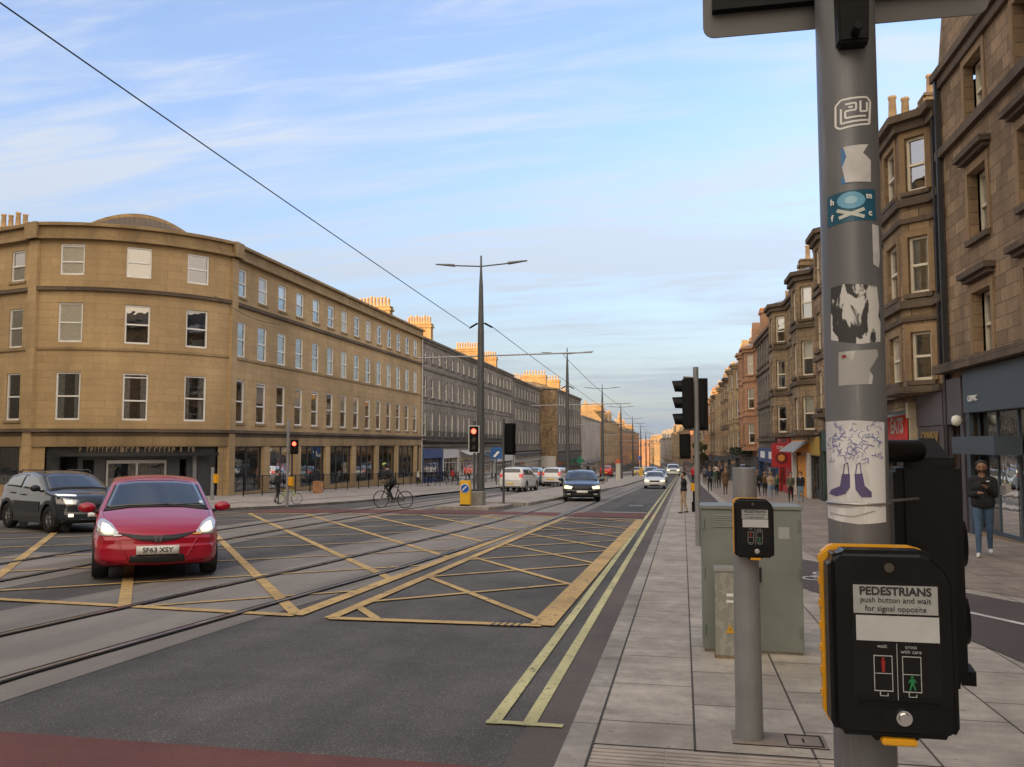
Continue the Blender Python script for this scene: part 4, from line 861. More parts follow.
# box canopy over the shop door, lamp beside it
b = band_mb(S1, y2u(19.6, 3), y2u(22.3, 3), 1.32, 1.72, 0.55); b.build('door_canopy', navy, r1, o1)
b = MB(); q = S1.at(y2u(22.72, 3), 0.3, 2.12); b.lathe([(0, -0.14), (0.1, -0.1), (0.13, 0), (0.1, 0.1), (0, 0.14)], q, 12); b.build('wall_lamp', mat('lamp_glass', (0.7, 0.68, 0.6), 0.4), r1, o1)
b = MB(); b.box(rx(24) - 0.16, rx(24) - 0.04, 24.0, 24.12, zg(24), 11.2); b.build('downpipe', blackm, r1, o1)
# dormer on the first building
def dormer(root, o, S_, u, zt, wd=1.8, h=1.9):
    b = MB(); i = 0
    f = [S_.at(u - wd / 2, -0.5, zt), S_.at(u + wd / 2, -0.5, zt), S_.at(u + wd / 2, -0.5, zt + h), S_.at(u, -0.5, zt + h + 0.9), S_.at(u - wd / 2, -0.5, zt + h)]
    r = [S_.at(u - wd / 2, -3.4, zt), S_.at(u + wd / 2, -3.4, zt), S_.at(u + wd / 2, -3.4, zt + h), S_.at(u, -3.4, zt + h + 0.9), S_.at(u - wd / 2, -3.4, zt + h)]
    b.add(f + r, [(0, 1, 2, 3, 4), (9, 8, 7, 6, 5)] + [(i, (i + 1) % 5, 5 + (i + 1) % 5, 5 + i) for i in range(5)])
    d = b.build('dormer', brown2, root, o)
    ms = win_meshes(1.0, 1.3, 'sash', cream); q = S_.at(u, -0.45, zt + 0.45); wv = bpy.data.objects.new('window', ms[0]); col.objects.link(wv); wv.parent = d; wv.location = Vector(q) - Vector(o); wv.rotation_euler = (0, 0, S_.ang(u))
    pb = MB(); t0 = [S_.at(u - 0.42, -0.48, zt + .5), S_.at(u + 0.42, -0.48, zt + .5), S_.at(u + 0.42, -0.48, zt + 1.68), S_.at(u - 0.42, -0.48, zt + 1.68)]; pb.quad(*t0)
    po = pb.build('blind', blindm, d, o)
ms_ = win_meshes(0.9, 1.5, 'sash', cream); q = S1.at(y2u(22.0, 3), 0.06, 12.2); wv_ = bpy.data.objects.new('window', ms_[0]); col.objects.link(wv_); wv_.parent = r1; wv_.location = Vector(q) - Vector(o1); wv_.rotation_euler = (0, 0, S1.ang(1)); pn_ = bpy.data.objects.new('pane', ms_[3]); col.objects.link(pn_); pn_.parent = wv_; pn_.location = (0, -.07, 0)
# second: one wide canted bay
r2, S2, U2, o2 = terrace('narrow brown tenement with one three sided bay above the red lettered shop', RP(24.32), RP(31.0), -1, 10.65, [(8.6, 10.15), (5.72, 7.32), (3.3, 4.65)], 2.6, brown2,
    bays=[(2.35, 2.1, 0.62, 0.68)], zs=2.95, string=((8.2, 8.42, 0.12), (7.72, 7.86, 0.08), (5.32, 5.54, 0.14), (4.95, 5.06, 0.08), (2.96, 3.14, 0.22)), rise=2.6, recess=0.14, surround=surr, fm=cream, dressing=[0.5, 0.9, 0.3],
    chims=[(7.3, 0.9, 12.75, 0.9, 0.8, 2)], group='tenements on the right of the street', cornice=0.3,
    shop=[dict(u0=0.03, u1=2.5, z0=2.05, z1=2.94, m=purple, fm=purple, sill=0.5, text=[('CRIMEN', 0.42, goldl, 1.2, 1.72, 0.01)]),
          dict(u0=2.7, u1=6.6, z0=1.5, z1=2.55, m=blk, fm=blk, sill=0.6, pr=0.3, text=[('EATS', 0.66, whl, 3.95, 2.08, 0.015)], plates=[(3.95, 2.3, 1.68, 2.46, redl)], awning=(greyp, 1.1, 0.25))])
b = band_mb(S2, 0.06, 2.45, 1.35, 2.03, 0.10, w0=0.02); b.build('sign_panel', purple, r2, o2)
b = band_mb(S2, 2.52, 2.68, zg(27), 2.7, 0.3); band_mb(S2, 2.48, 2.72, 2.3, 2.75, 0.36, b); b.build('shop_pilaster', mat('cream_stone', (0.5, 0.42, 0.3), 0.7), r2, o2)
b = MB(); b.box(rx(24.5) - 0.14, rx(24.5) - 0.02, 24.42, 24.54, 3.6, 10.5); b.build('downpipe', blackm, r2, o2)
G = 'tenements on the right of the street'
terrace('brown tenement mostly hidden behind the signal pole', RP(31.02), RP(43.0), -1, 10.8, [(8.6, 10.3), (5.7, 7.4), (3.1, 4.8)], 2.8, brown, bays=[(2.6, 1.9, 0.6, 0.6), (9.0, 1.9, 0.6, 0.6)], zs=2.68, string=((8.15, 8.35, 0.1), (5.25, 5.45, 0.1), (2.7, 2.88, 0.2)), chims=[(0.6, 2.4, 13.6, 1.4, 0.8, 3), (11.5, 2.4, 13.4, 1.4, 0.8, 3)], group=G, fm=cream,
    shop=[dict(u0=0.2, u1=5.5, z0=1.3, z1=2.3, m=anth), dict(u0=5.7, u1=11.8, z0=1.2, z1=2.2, m=mat('green_shop_paint', (0.03, 0.06, 0.045), 0.5))])
strp = stripes('striped_awning')
r4, S4, U4, o4 = terrace('brown tenement with two bays over the orange and red shops', RP(43.02), RP(60.3), -1, 10.05, [(7.8, 9.45), (4.95, 6.7), (2.25, 3.9)], 2.6, brown3, bays=[(3.0, 2.0, 0.7, 0.8), (13.2, 2.0, 0.7, 0.8)], zs=1.97, string=((7.35, 7.55, 0.1), (4.5, 4.7, 0.12), (1.98, 2.14, 0.2)), chims=[(8.2, 2.2, 12.5, 1.3, 0.8, 2), (9.6, 1.0, 12.3, 0.9, 0.8, 1)], group=G, fm=cream,
    shop=[dict(u0=0.1, u1=3.2, z0=0.95, z1=1.95, m=anth, plates=[(1.6, 2.9, 1.0, 1.9, mus)]), dict(u0=3.35, u1=9.5, z0=1.1, z1=1.75, m=org, door=6.2, dm=org, awning=(strp, 0.9, 0.6)), dict(u0=11.0, u1=16.4, z0=1.25, z1=1.9, m=redp, door=13.5, dm=redp)])
b = band_mb(S4, 3.3, 4.1, zg(46), 1.1, 0.2); band_mb(S4, 8.9, 9.5, zg(51), 1.1, 0.2, b); b.build('shop_pilaster', mat('white_pier', (0.6, 0.58, 0.55), 0.6), r4, o4)
b = band_mb(S4, 4.4, 8.0, zg(48), 0.9, 0.04, w0=0.03); b.build('shop_panel', org, r4, o4)
b = band_mb(S4, 11.2, 13.0, zg(55), 0.5, 0.05, w0=0.03); b.build('shop_panel', redp, r4, o4)
# square red sign board with a round emblem
b = MB(); yb = 54.2; xb = rx(yb) - 1.12; b.box(xb, rx(yb), yb, yb + 0.14, 0.15, 1.6)
sg = tag(b.build('projecting_sign', redp), 'square red shop sign with a round gold emblem jutting over the pavement', 'shop sign')
b = MB(); b.cyl((xb + .56, yb - 0.004, 0.72), (xb + .56, yb - 0.03, 0.72), 0.36, n=24); b.build('emblem_ring', mat('dark_red', (0.16, 0.01, 0.015), 0.5), sg)
b = MB(); b.cyl((xb + .56, yb - 0.032, 0.72), (xb + .56, yb - 0.05, 0.72), 0.2, n=20); b.build('emblem', mat('gold_emblem', (0.6, 0.25, 0.05), 0.5), sg)
text('sign_lettering', 'DELI', 0.26, whl, sg, (xb + .56, yb - 0.03, 1.33), Euler((R(90), 0, 0)), 0.01)
r5, S5, U5, o5 = terrace('flat fronted dark tenement with tall pilasters above the blue shop', RP(60.32), RP(73.0), -1, 9.75, [(7.6, 9.3), (4.9, 6.6), (2.2, 3.9)], 1.75, greyd, zs=1.75, win=(0.95,), string=((7.0, 7.2, 0.14), (4.3, 4.5, 0.14), (1.75, 1.95, 0.2)), chims=[(1.0, 1.8, 12.6, 1.4, 0.9, 1), (4.0, 1.6, 11.6, 1.1, 0.8, 2)], group=G, recess=0.2, dressing=[0.9, 0.5], trim=soot,
    shop=[dict(u0=0.3, u1=12.0, z0=0.2, z1=1.25, m=blu, plates=[(3.0, 2.6, 0.5, 1.0, whl), (8.5, 3.0, 0.5, 1.0, whl)])])
r6, S6, U6, o6 = terrace('warm red sandstone tenement with a gabled bay past the blue shop', RP(73.02), RP(84.0), -1, 9.6, [(7.4, 9.1), (4.5, 6.2), (1.6, 3.3)], 2.5, pink, bays=[(3.2, 2.0, 0.7, 0.8), (8.0, 2.0, 0.7, 0.8)], zs=1.0, string=((6.8, 7.0, 0.1), (3.9, 4.1, 0.1), (1.0, 1.2, 0.2)), chims=[(0.9, 1.2, 12.7, 1.5, 1.4, 0)], group=G, trim=pink, gables=[(3.2, 3.2, 2.4)],
    shop=[dict(u0=0.3, u1=10.8, z0=-0.4, z1=0.5, m=anth)])
fars = [(84, 97, 9.2, gold, 'blond stone tenement two buildings past the blue shop'), (97, 110, 8.8, brown, 'brown gabled tenement behind the twin signal heads'), (110, 124, 8.6, gold, 'blond tenement with bays far down the right pavement'), (124, 140, 8.4, brown, 'brown bay windowed tenement far down the right pavement'),
        (140, 165, 8.3, pink, 'reddish tenement seen left of the signal post'), (165, 205, 7.6, gold, 'blond tenement standing where the right row starts to bend')]
for i, (ya, yb, zt, m, lab) in enumerate(fars):
    xa = rx(ya); xb = rx(yb); k = (yb - ya)
    if ya >= 140: xa = 5.05 - (ya - 140) * 0.016; xb = 5.05 - (yb - 140) * 0.016
    d = zg(ya) ; rows = [(zt - 2.2, zt - 0.5), (zt - 5.1, zt - 3.4), (zt - 8.0, zt - 6.3)]
    terrace(lab, (xa, ya + .02), (xb, yb), -1, zt, rows, 2.6, m, bays=[(k * .25, 2.0, 0.7, 0.9), (k * .75, 2.0, 0.7, 0.9)], zs=zt - 8.5, string=((zt - 8.5, zt - 8.3, 0.2), (zt - 5.6, zt - 5.4, 0.1)), chims=[(1, 1.4, zt + 2.4 + (i % 2) * .5, 1.6, 1.2, 4)], group=G, trim=m if m is not brown else soot, gables=[(k * .25, 3.2, 2.6)] if i % 2 == 0 else [(k * .75, 3.0, 2.2)],
        shop=[dict(u0=0.3, u1=k - .3, z0=zg(ya) + 2.5 - .2, z1=zg(ya) + 3.2, m=[anth, navy, purple, navy, anth, blk][i])])
# the street bends gently left beyond: this side turns to face us
bend = [(4.0, 205), (3.0, 250), (0.2, 300), (-4.5, 360), (-10.5, 420), (-18.5, 490), (-29, 570), (-42, 650)]
bl = ['pale gold tenement at the start of the bend closing the view', 'reddish roofed tenement on the far bend', 'gold tenement midway round the far bend', 'cream tenement on the far bend', 'smallest gold tenement at the end of the view', 'distant tenement behind the far lamp posts', 'most distant building of the street']
for i, (a, c) in enumerate(zip(bend[:-1], bend[1:])):
    zt = zg(a[1]) + [13.4, 13.0, 13.8, 13.5, 13.6, 13.6, 14][i]; k = math.dist(a, c)
    terrace(bl[i], a, c, -1, zt, [(zt - 2.4, zt - 0.7), (zt - 5.4, zt - 3.7), (zt - 8.6, zt - 6.9)], 3.3, [gold, pink, gold, pale, gold, pink, gold][i], win=(1.3,), zs=zt - 9.2, string=((zt - 9.2, zt - 8.9, 0.3),), chims=[(k * t, 2.2, zt + 3.2, 3.5, 1.2, 5) for t in (.05, .35, .65, .9)], group='buildings closing the far end of the street', trim=gold, wst='plain', gables=[(k * .5, 7, 3.2), (k * .2, 5, 2.6)],
        shop=[dict(u0=1, u1=k - 1, z0=zg(c[1]) + 3.2, z1=zg(c[1]) + 4.0, m=[anth, purple, greyp, navy, anth, greyp, anth][i])])
# ---- left-hand terraces beyond the tan building
lx = lambda y: -23.12 - 0.0155 * (y - 40.42)
def LPt(y): return (lx(y), y)
GL = 'grey terraces on the left of the street'
wrow = [(9.3, 10.55), (6.0, 7.9), (2.3, 4.7)]
def lch(specs, y0):
    out_ = []
    for px, yt, wx, n_ in specs:
        Xr = -27.9; r = ray(px, yt); Y = Xr / r.x * r.y; zt = CAMZ + r.z * Y / r.y; out_.append((Y - y0, 4.3, zt - 0.9, wx, 0.9, n_))
    return out_
whs = mat('white_shop_paint', (0.5, 0.49, 0.47), 0.5)
terrace('grey stone terrace house with a balcony next to the tan corner building', LPt(76.34), LPt(99.8), 1, 11.35, wrow, 2.6, grey, zs=1.3, win=(1.15,), string=((8.55, 8.75, 0.12), (5.4, 5.52, 0.06), (1.3, 1.5, 0.2)), chims=lch([(422, 317, 2.9, 9)], 76.34), group=GL, balcony=(1.9, 2.8), trim=greyd, rise=1.6, dressing=[0.2, 0.3, 0.5, 0.9],
    shop=[dict(u0=0.3, u1=7.5, z0=0.2, z1=1.1, m=blu), dict(u0=7.7, u1=14, z0=0.1, z1=1.0, m=whs), dict(u0=14.3, u1=23, z0=0.0, z1=0.9, m=whs, awning=(whs, 1.2, 0.5))])
terrace('grey stone terrace house right behind the nearest tall lamp post', LPt(99.82), LPt(124.0), 1, 11.5, wrow, 2.6, grey, zs=1.2, win=(1.15,), string=((8.55, 8.75, 0.12), (5.4, 5.52, 0.06), (1.3, 1.5, 0.2)), chims=lch([(472, 343, 3.3, 9), (494, 352, 2.6, 7)], 99.82), group=GL, balcony=(1.9, 2.8), trim=greyd, rise=1.6, dressing=[0.2, 0.3, 0.5, 0.9],
    shop=[dict(u0=0.3, u1=10, z0=-0.6, z1=0.6, m=whs, awning=(blk, 1.2, 0.5)), dict(u0=10.3, u1=23.5, z0=-0.8, z1=0.4, m=whs)])
terrace('lower grey terrace house before the tan gable wall', LPt(124.02), LPt(152.0), 1, 11.2, [(8.6, 10.2), (5.2, 7.0), (1.6, 3.7)], 2.8, greyd, zs=0.5, win=(1.1,), string=((7.9, 8.1, 0.12), (0.5, 0.8, 0.3)), chims=lch([(528, 374, 4.6, 10)], 124.02), group=GL, trim=greyd, rise=1.2, dressing=[0.9, 0.5, 0.2],
    shop=[dict(u0=0.5, u1=27, z0=-1.2, z1=0.2, m=whs, awning=(blk, 1.4, 0.3))])
rg, Sg, Ug, og = terrace('dark tenement with a bare tan gable wall facing up the street', (-21.9, 152.05), (-21.6, 186.0), 1, 11.2, [(8.4, 10.2), (5.0, 7.0), (1.6, 3.6)], 3.4, greyd, zs=0.2, win=(1.2,), string=((0.2, 0.5, 0.3),), chims=[(2, 4.5, 13.9, 4.5, 1.2, 8), (15, 3.5, 14.0, 3.5, 1.2, 6), (31, 4, 13.0, 3.5, 1.2, 6)], group=GL, trim=greyd, rise=1.6, shop=[dict(u0=0.5, u1=33, z0=-1.6, z1=-0.4, m=anth)])
b = MB(); b.quad((-21.93, 151.99, -5), (-32.8, 151.99, -5), (-32.8, 151.99, 11.2), (-21.93, 151.99, 11.2)); b.build('gable_wall', brown2, rg, og)
b = MB(); b.box(-24.8, -22.2, 151.8, 151.98, -2.6, -0.6); b.build('notice_board', whs, rg, og)
terrace('blank pale rendered block lower than its neighbours', (-21.4, 186.05), (-22.2, 237.0), 1, 7.6, [(-1.0, 0.3)], 9.0, pale, zs=-1.6, win=(1.2,), trim=pale, rise=0.6, chims=[], group=GL, shop=[dict(u0=1, u1=50, z0=-3.0, z1=-2.1, m=greyp)])
rt, St, Ut, ot = terrace('sunlit golden corner tenement with a pointed gable down the left side', (-21.5, 237.1), (-21.3, 296.0), 1, 8.2, [(5.6, 7.4), (2.4, 4.4), (-1.0, 1.2), (-3.6, -1.8)], 2.8, gold, zs=-4.2, win=(1.4,), string=((4.9, 5.2, 0.2), (-4.2, -3.9, 0.3)), trim=gold, gables=[(4, 6.5, 4.4), (24, 6, 3.6)], chims=[(12, 3, 12.6, 4, 1.4, 6), (40, 3, 11.5, 4, 1.4, 6)], rise=3.2, group=GL, shop=[dict(u0=1, u1=58, z0=-5.6, z1=-4.7, m=purple)])
b = MB(); b.quad((-21.55, 237.02, -8), (-31, 237.02, -8), (-31, 237.02, 8.2), (-21.55, 237.02, 8.2)); b.add([(-21.6, 237.0, 8.2), (-31, 237.0, 8.2), (-28.6, 237.0, 10.5), (-26.2, 237.0, 13.6), (-23.8, 237.0, 10.5)], [(0, 4, 3, 2, 1)]); b.build('gable_wall', gold, rt, ot)
terrace('red windowed tenement with a slim pale spire far down the left side', (-20.4, 296.1), (-19.6, 400.0), 1, 6.2, [(3.6, 5.4), (0.6, 2.6), (-2.6, -0.8)], 3.2, pink, zs=-5, win=(1.6,), trim=gold, chims=[(30, 3, 10, 4, 1.4, 6), (80, 3, 9.5, 4, 1.4, 6)], rise=2.4, group=GL, shop=[dict(u0=1, u1=100, z0=-7, z1=-6, m=navy)])
# church spire rising behind the far left tenements
e = empty('church_spire', (-23.6, 330, zg(330)), 'slim pale stone spire rising over the far left roofs', 'church')
b = MB(); b.box(-25.0, -22.2, 328.6, 331.4, zg(330), 8.5); b.build('tower', gold, e, (-23.6, 330, zg(330)))
b = MB(); b.lathe([(1.5, 8.5), (0.75, 11.2), (0.05, 14.2)], (-23.6, 330, 0), 8, smooth=False); b.build('spire', gold, e, (-23.6, 330, zg(330)))
# ---- streets behind the camera, which shade this one from the low sun
GB = 'tenements behind the viewpoint'
def plain_block(label, P0, P1, side, h, m, depth=12):
    z0 = min(zg(P0[1]), zg(P1[1])); zt = z0 + h
    terrace(label, P0, P1, side, zt, [(zt - 2.2, zt - .5), (zt - 5.2, zt - 3.5), (zt - 8.4, zt - 6.7), (zt - 11.4, zt - 9.8)], 6, m, win=(1.2,), zs=zt - 13, depth=depth, rise=2.5, group=GB)
plain_block('brown tenement row behind the viewpoint across the street', (-24, -95), (-24, -1), 1, 17.5, brown)
plain_block('tan tenement facing the side street opposite the rounded corner', (-110, 14), (-26, 1.5), -1 * -1, 18.5, tan)
plain_block('brown tenement behind the viewpoint on the near pavement', (7.3, -70), (7.0, 2.9), -1, 14, brown)
plain_block('grey tenement along the side street beyond the rounded corner', (-62, 48), (-44.2, 42.3), 1, 14, grey)
# ------------------------------------------------------------------ vehicles
gcar = mat('car_glass', (0.022, 0.026, 0.030), 0.03, 0, 0.05, coat=0.8, spec=0.5)
tyre = mat('tyre_rubber', (0.015, 0.015, 0.016), 0.85, 0, 0.3)
alloy = mat('alloy', (0.42, 0.42, 0.43), 0.35, 0.8, 0.1)
trimb = mat('black_trim', (0.016, 0.016, 0.018), 0.5, 0, 0.2)
chrome = mat('chrome', (0.75, 0.75, 0.76), 0.12, 1.0, 0.03)
lampon = mat('headlamp_on', (0.55, 0.50, 0.42), 0.2, 0, 0.02, emit=(1.0, 0.80, 0.50), es=0.34)
lampg = mat('headlamp_glass', (0.55, 0.55, 0.54), 0.08, 0.3, 0.05, coat=1.0)
fogon = mat('foglamp_on', (0.9, 0.85, 0.7), 0.2, emit=(1.0, 0.8, 0.5), es=0.6)
amber = mat('amber_lens', (0.75, 0.33, 0.03), 0.15, coat=1.0)
tailm = mat('tail_lamp', (0.35, 0.01, 0.01), 0.2, coat=1.0, emit=(1, 0.05, 0.03), es=0.1)
platew = mat('plate_white', (0.72, 0.72, 0.68), 0.4, 0, 0.03)
platey = mat('plate_yellow', (0.75, 0.55, 0.06), 0.4, 0, 0.03)
ptext = mat('plate_text', (0.015, 0.015, 0.015), 0.5)
def carpaint(n, c, metal=0.3): return mat(n, c, 0.28, metal, 0.04, 3, coat=0.7, spec=0.35)
def interp(p, x): return float(np.interp(x, [q[0] for q in p], [q[1] for q in p]))
def smoothp(p, x, h=0.05): return (interp(p, x - h) + 2 * interp(p, x) + interp(p, x + h)) / 4

KIND = {
 'hatch': dict(L=3.90, W=0.85, H=1.525, r=0.30, fx=0.70, rx=3.20, z0=0.19,
   top=[(0, .60), (.05, .70), (.2, .79), (.5, .90), (.85, .995), (1.0, 1.03), (1.8, 1.455), (2.2, 1.515), (2.7, 1.525), (3.3, 1.475), (3.55, 1.36), (3.72, 1.08), (3.83, .96), (3.9, .70)],
   belt=[(0, .56), (.2, .72), (.6, .82), (1.0, .90), (2.0, .95), (3.2, 1.02), (3.7, 1.0), (3.9, .66)], cow=1.02, wtop=1.78, rtop=3.38, rbot=3.72, side=[1.10, 3.30], bow=.26),
 'suv': dict(L=4.25, W=0.89, H=1.53, r=0.33, fx=0.82, rx=3.42, z0=0.22,
   top=[(0, .66), (.04, .80), (.15, .90), (.5, .98), (.95, 1.03), (1.1, 1.06), (1.85, 1.45), (2.3, 1.52), (3.0, 1.51), (3.6, 1.42), (3.95, 1.15), (4.15, 1.0), (4.25, .70)],
   belt=[(0, .62), (.15, .82), (.6, .90), (1.1, .96), (2.2, 1.0), (3.4, 1.06), (4.0, 1.04), (4.25, .66)], cow=1.12, wtop=1.83, rtop=3.62, rbot=4.0, side=[1.2, 3.65], bow=.22),
 'estate': dict(L=4.6, W=0.90, H=1.48, r=0.32, fx=0.88, rx=3.60, z0=0.18,
   top=[(0, .60), (.04, .70), (.2, .80), (.6, .90), (1.25, .98), (1.35, 1.0), (2.1, 1.40), (2.5, 1.46), (3.4, 1.47), (4.0, 1.40), (4.3, 1.15), (4.5, .98), (4.6, .68)],
   belt=[(0, .56), (.2, .72), (.7, .82), (1.3, .88), (2.5, .92), (3.8, .97), (4.3, .96), (4.6, .62)], cow=1.38, wtop=2.08, rtop=4.02, rbot=4.32, side=[1.5, 4.0], bow=.22),
 'offroad': dict(L=4.5, W=0.94, H=1.72, r=0.36, fx=0.85, rx=3.5, z0=0.26,
   top=[(0, .75), (.04, .88), (.15, .98), (.5, 1.05), (1.1, 1.12), (1.2, 1.14), (1.85, 1.60), (2.3, 1.70), (3.4, 1.70), (4.0, 1.64), (4.22, 1.35), (4.4, 1.1), (4.5, .78)],
   belt=[(0, .70), (.2, .92), (.7, 1.0), (1.2, 1.04), (2.5, 1.08), (3.8, 1.12), (4.2, 1.1), (4.5, .74)], cow=1.24, wtop=1.82, rtop=4.02, rbot=4.24, side=[1.35, 4.0], bow=.16),
}
def car_body_bm(k):
    Ln, W, H = k['L'], k['W'], k['H']
    xs = sorted(set([0, .015, .04, .08, .13] + [round(.18 + i * .045, 4) for i in range(int((Ln - .36) / .045) + 1)] + [Ln - .13, Ln - .08, Ln - .04, Ln - .015, Ln]))
    xs = [x for x in xs if 0 <= x <= Ln]
    nb, ns, nu, nt = 2, 12, 7, 7
    def ring(x):
        e = min(x, Ln - x); t = min(1.0, e / .75); Wp = W * (1 - .13 * (1 - t) ** 2.2)
        t2 = min(1.0, e / .16); Wp *= 1 - .035 * (1 - t2) ** 2
        zt = smoothp(k['top'], x); zb = min(smoothp(k['belt'], x), zt - .02); z0 = k['z0'] + .07 * max(0, 1 - e / .35) ** 2
        h = max(0, min(1, (zt - zb - .06) / (H - 1.0))); ye = Wp * (.93 - .23 * h) ; crown = min(.05, (zt - zb) * .5); ze = zt - crown
        pts = []
        pts.append((0, z0)); pts.append((Wp * .8, z0))
        for j in range(ns + 1):
            s = j / ns; z = z0 + .02 + (zb - z0 - .02) * s
            y = Wp * (.955 + .045 * math.sin(math.pi * min(1, s * 1.05) ** .8)) - .03 * max(0, s - .75) - (.03 if j == 0 else 0)
            if .55 < s < .72: y += .006
            pts.append((y, z))
        yb = pts[-1][0]
        for j in range(1, nu + 1):
            s = j / nu; pts.append((yb + (ye - yb) * s - .012 * math.sin(math.pi * s) * -1, zb + (ze - zb) * (s ** .92)))
        for j in range(1, nt + 1):
            s = 1 - j / nt; pts.append((ye * s, ze + crown * (1 - s * s)))
        return pts
    bm = bmesh.new(); rows = []
    for x in xs:
        r = ring(x); full = r + [(-y, z) for y, z in r[-2:0:-1]]; n = len(full)
        row = []
        for y, z in full:
            e = (y / W) ** 2; xx = x + k['bow'] * e * max(0, 1 - x / .9) ** 1.5 - k['bow'] * .6 * e * max(0, 1 - (Ln - x) / .8) ** 1.5
            if x < .35: xx += .05 * max(0, (z - .45)) * (1 - x / .35) - .03 * (1 - x / .35) * (1 if .3 < z < .5 else 0)
            row.append(bm.verts.new((y, xx - Ln / 2, z)))
        rows.append(row)
    m = len(rows[0]); fm = {}
    for i in range(len(rows) - 1):
        for j in range(m):
            f = bm.faces.new((rows[i][j], rows[i][(j + 1) % m], rows[i + 1][(j + 1) % m], rows[i + 1][j])); f.smooth = True
    # end caps as strips across the car
    for row, x in ((rows[0], 0), (rows[-1], Ln)):
        h = (m + 2) // 2; prevcols = None; C = 10
        for j in range(0, h):
            a = row[j]; c = row[(m - j) % m]
            if a is c: cols = [a]
            else:
                cols = [a]
                for q in range(1, C):
                    t = q / C; y = a.co.x + (c.co.x - a.co.x) * t; e0 = (a.co.x / W) ** 2; e = (y / W) ** 2; s = k['bow'] if x == 0 else -k['bow'] * .6
                    cols.append(bm.verts.new((y, a.co.y + (e - e0) * s, a.co.z)))
                cols.append(c)
            if prevcols:
                if len(prevcols) == 1 and len(cols) > 1:
                    for q in range(len(cols) - 1): bm.faces.new((prevcols[0], cols[q], cols[q + 1])).smooth = True
                elif len(cols) == 1:
                    for q in range(len(prevcols) - 1): bm.faces.new((prevcols[q], cols[0], prevcols[q + 1])).smooth = True
                else:
                    for q in range(len(cols) - 1): bm.faces.new((prevcols[q], cols[q], cols[q + 1], prevcols[q + 1])).smooth = True
            prevcols = cols
    bmesh.ops.recalc_face_normals(bm, faces=bm.faces)
    return bm
def patch(bv, top, bot, axis, off, name, m, parent, nx=14, ny=6, thick=.012, bound=3.0):
    """a panel following the bodywork: two polylines (a,z) front/side view, projected along the axis"""
    def res(p, t):
        d = [0]
        for a, c in zip(p[:-1], p[1:]): d.append(d[-1] + math.dist(a, c))
        s = t * d[-1]; return (float(np.interp(s, d, [q[0] for q in p])), float(np.interp(s, d, [q[1] for q in p])))
    bm = bmesh.new(); G = []
    for j in range(ny + 1):
        row = []
        for i in range(nx + 1):
            a = res(top, i / nx); c = res(bot, i / nx); t = j / ny; u, z = a[0] + (c[0] - a[0]) * t, a[1] + (c[1] - a[1]) * t
            if axis == 'F': o, d = Vector((u, -6, z)), Vector((0, 1, 0))
            elif axis == 'B': o, d = Vector((u, 6, z)), Vector((0, -1, 0))
            elif axis == 'L': o, d = Vector((4, u, z)), Vector((-1, 0, 0))
            else: o, d = Vector((-4, u, z)), Vector((1, 0, 0))
            h = bv.ray_cast(o, d)
            p = h[0] - d * off if h[0] else o + d * 4
            row.append(bm.verts.new(p)); row[-1].co = p
        G.append(row)
    ok = []
    for j in range(ny):
        for i in range(nx):
            f = bm.faces.new((G[j][i], G[j][i + 1], G[j + 1][i + 1], G[j + 1][i])); f.smooth = True
    dd = {'F': Vector((0, 1, 0)), 'B': Vector((0, -1, 0)), 'L': Vector((-1, 0, 0)), 'R': Vector((1, 0, 0))}[axis] * (off + thick)
    edge = [G[0][i] for i in range(nx)] + [G[j][nx] for j in range(ny)] + [G[ny][i] for i in range(nx, 0, -1)] + [G[j][0] for j in range(ny, 0, -1)]
    back = [bm.verts.new(v.co + dd) for v in edge]; n = len(edge)
    for i in range(n): bm.faces.new((edge[i], edge[(i + 1) % n], back[(i + 1) % n], back[i]))
    bmesh.ops.recalc_face_normals(bm, faces=bm.faces)
    me = bpy.data.meshes.new(name); bm.to_mesh(me); bm.free(); me.materials.append(m)
    ob = bpy.data.objects.new(name, me); col.objects.link(ob); ob.parent = parent; return ob
_wh = {}
def wheel(root, x, y, r, side, alm):
    k = (round(r, 3), alm.name)
    if k not in _wh:
        t = MB(); t.lathe([(r * .62, -.10), (r * .93, -.105), (r, -.075), (r, .075), (r * .93, .105), (r * .62, .10)], n=32)
        rm = MB(); rm.lathe([(r * .62, -.09), (r * .64, .06), (r * .60, .085), (r * .56, .04), (r * .56, -.02), (0, -.02)], n=32)
        for s in range(5):
            a = s * 2 * math.pi / 5
            for q in (-.1, .1): c_, s_ = math.cos(a + q), math.sin(a + q); rm.cyl((c_ * r * .12, s_ * r * .12, .055), (c_ * r * .59, s_ * r * .59, .05), .026, .02, 6)
        rm.lathe([(0, .07), (r * .17, .07), (r * .17, .0)], n=16)
        _wh[k] = (t.mesh('tyre', tyre), rm.mesh('rim', alm))
    w_ = bpy.data.objects.new('wheel', _wh[k][0]); col.objects.link(w_); w_.parent = root; w_.location = (x, y, r); w_.rotation_euler = (0, R(90) * side, 0)
    ri = bpy.data.objects.new('rim', _wh[k][1]); col.objects.link(ri); ri.parent = w_
    return w_
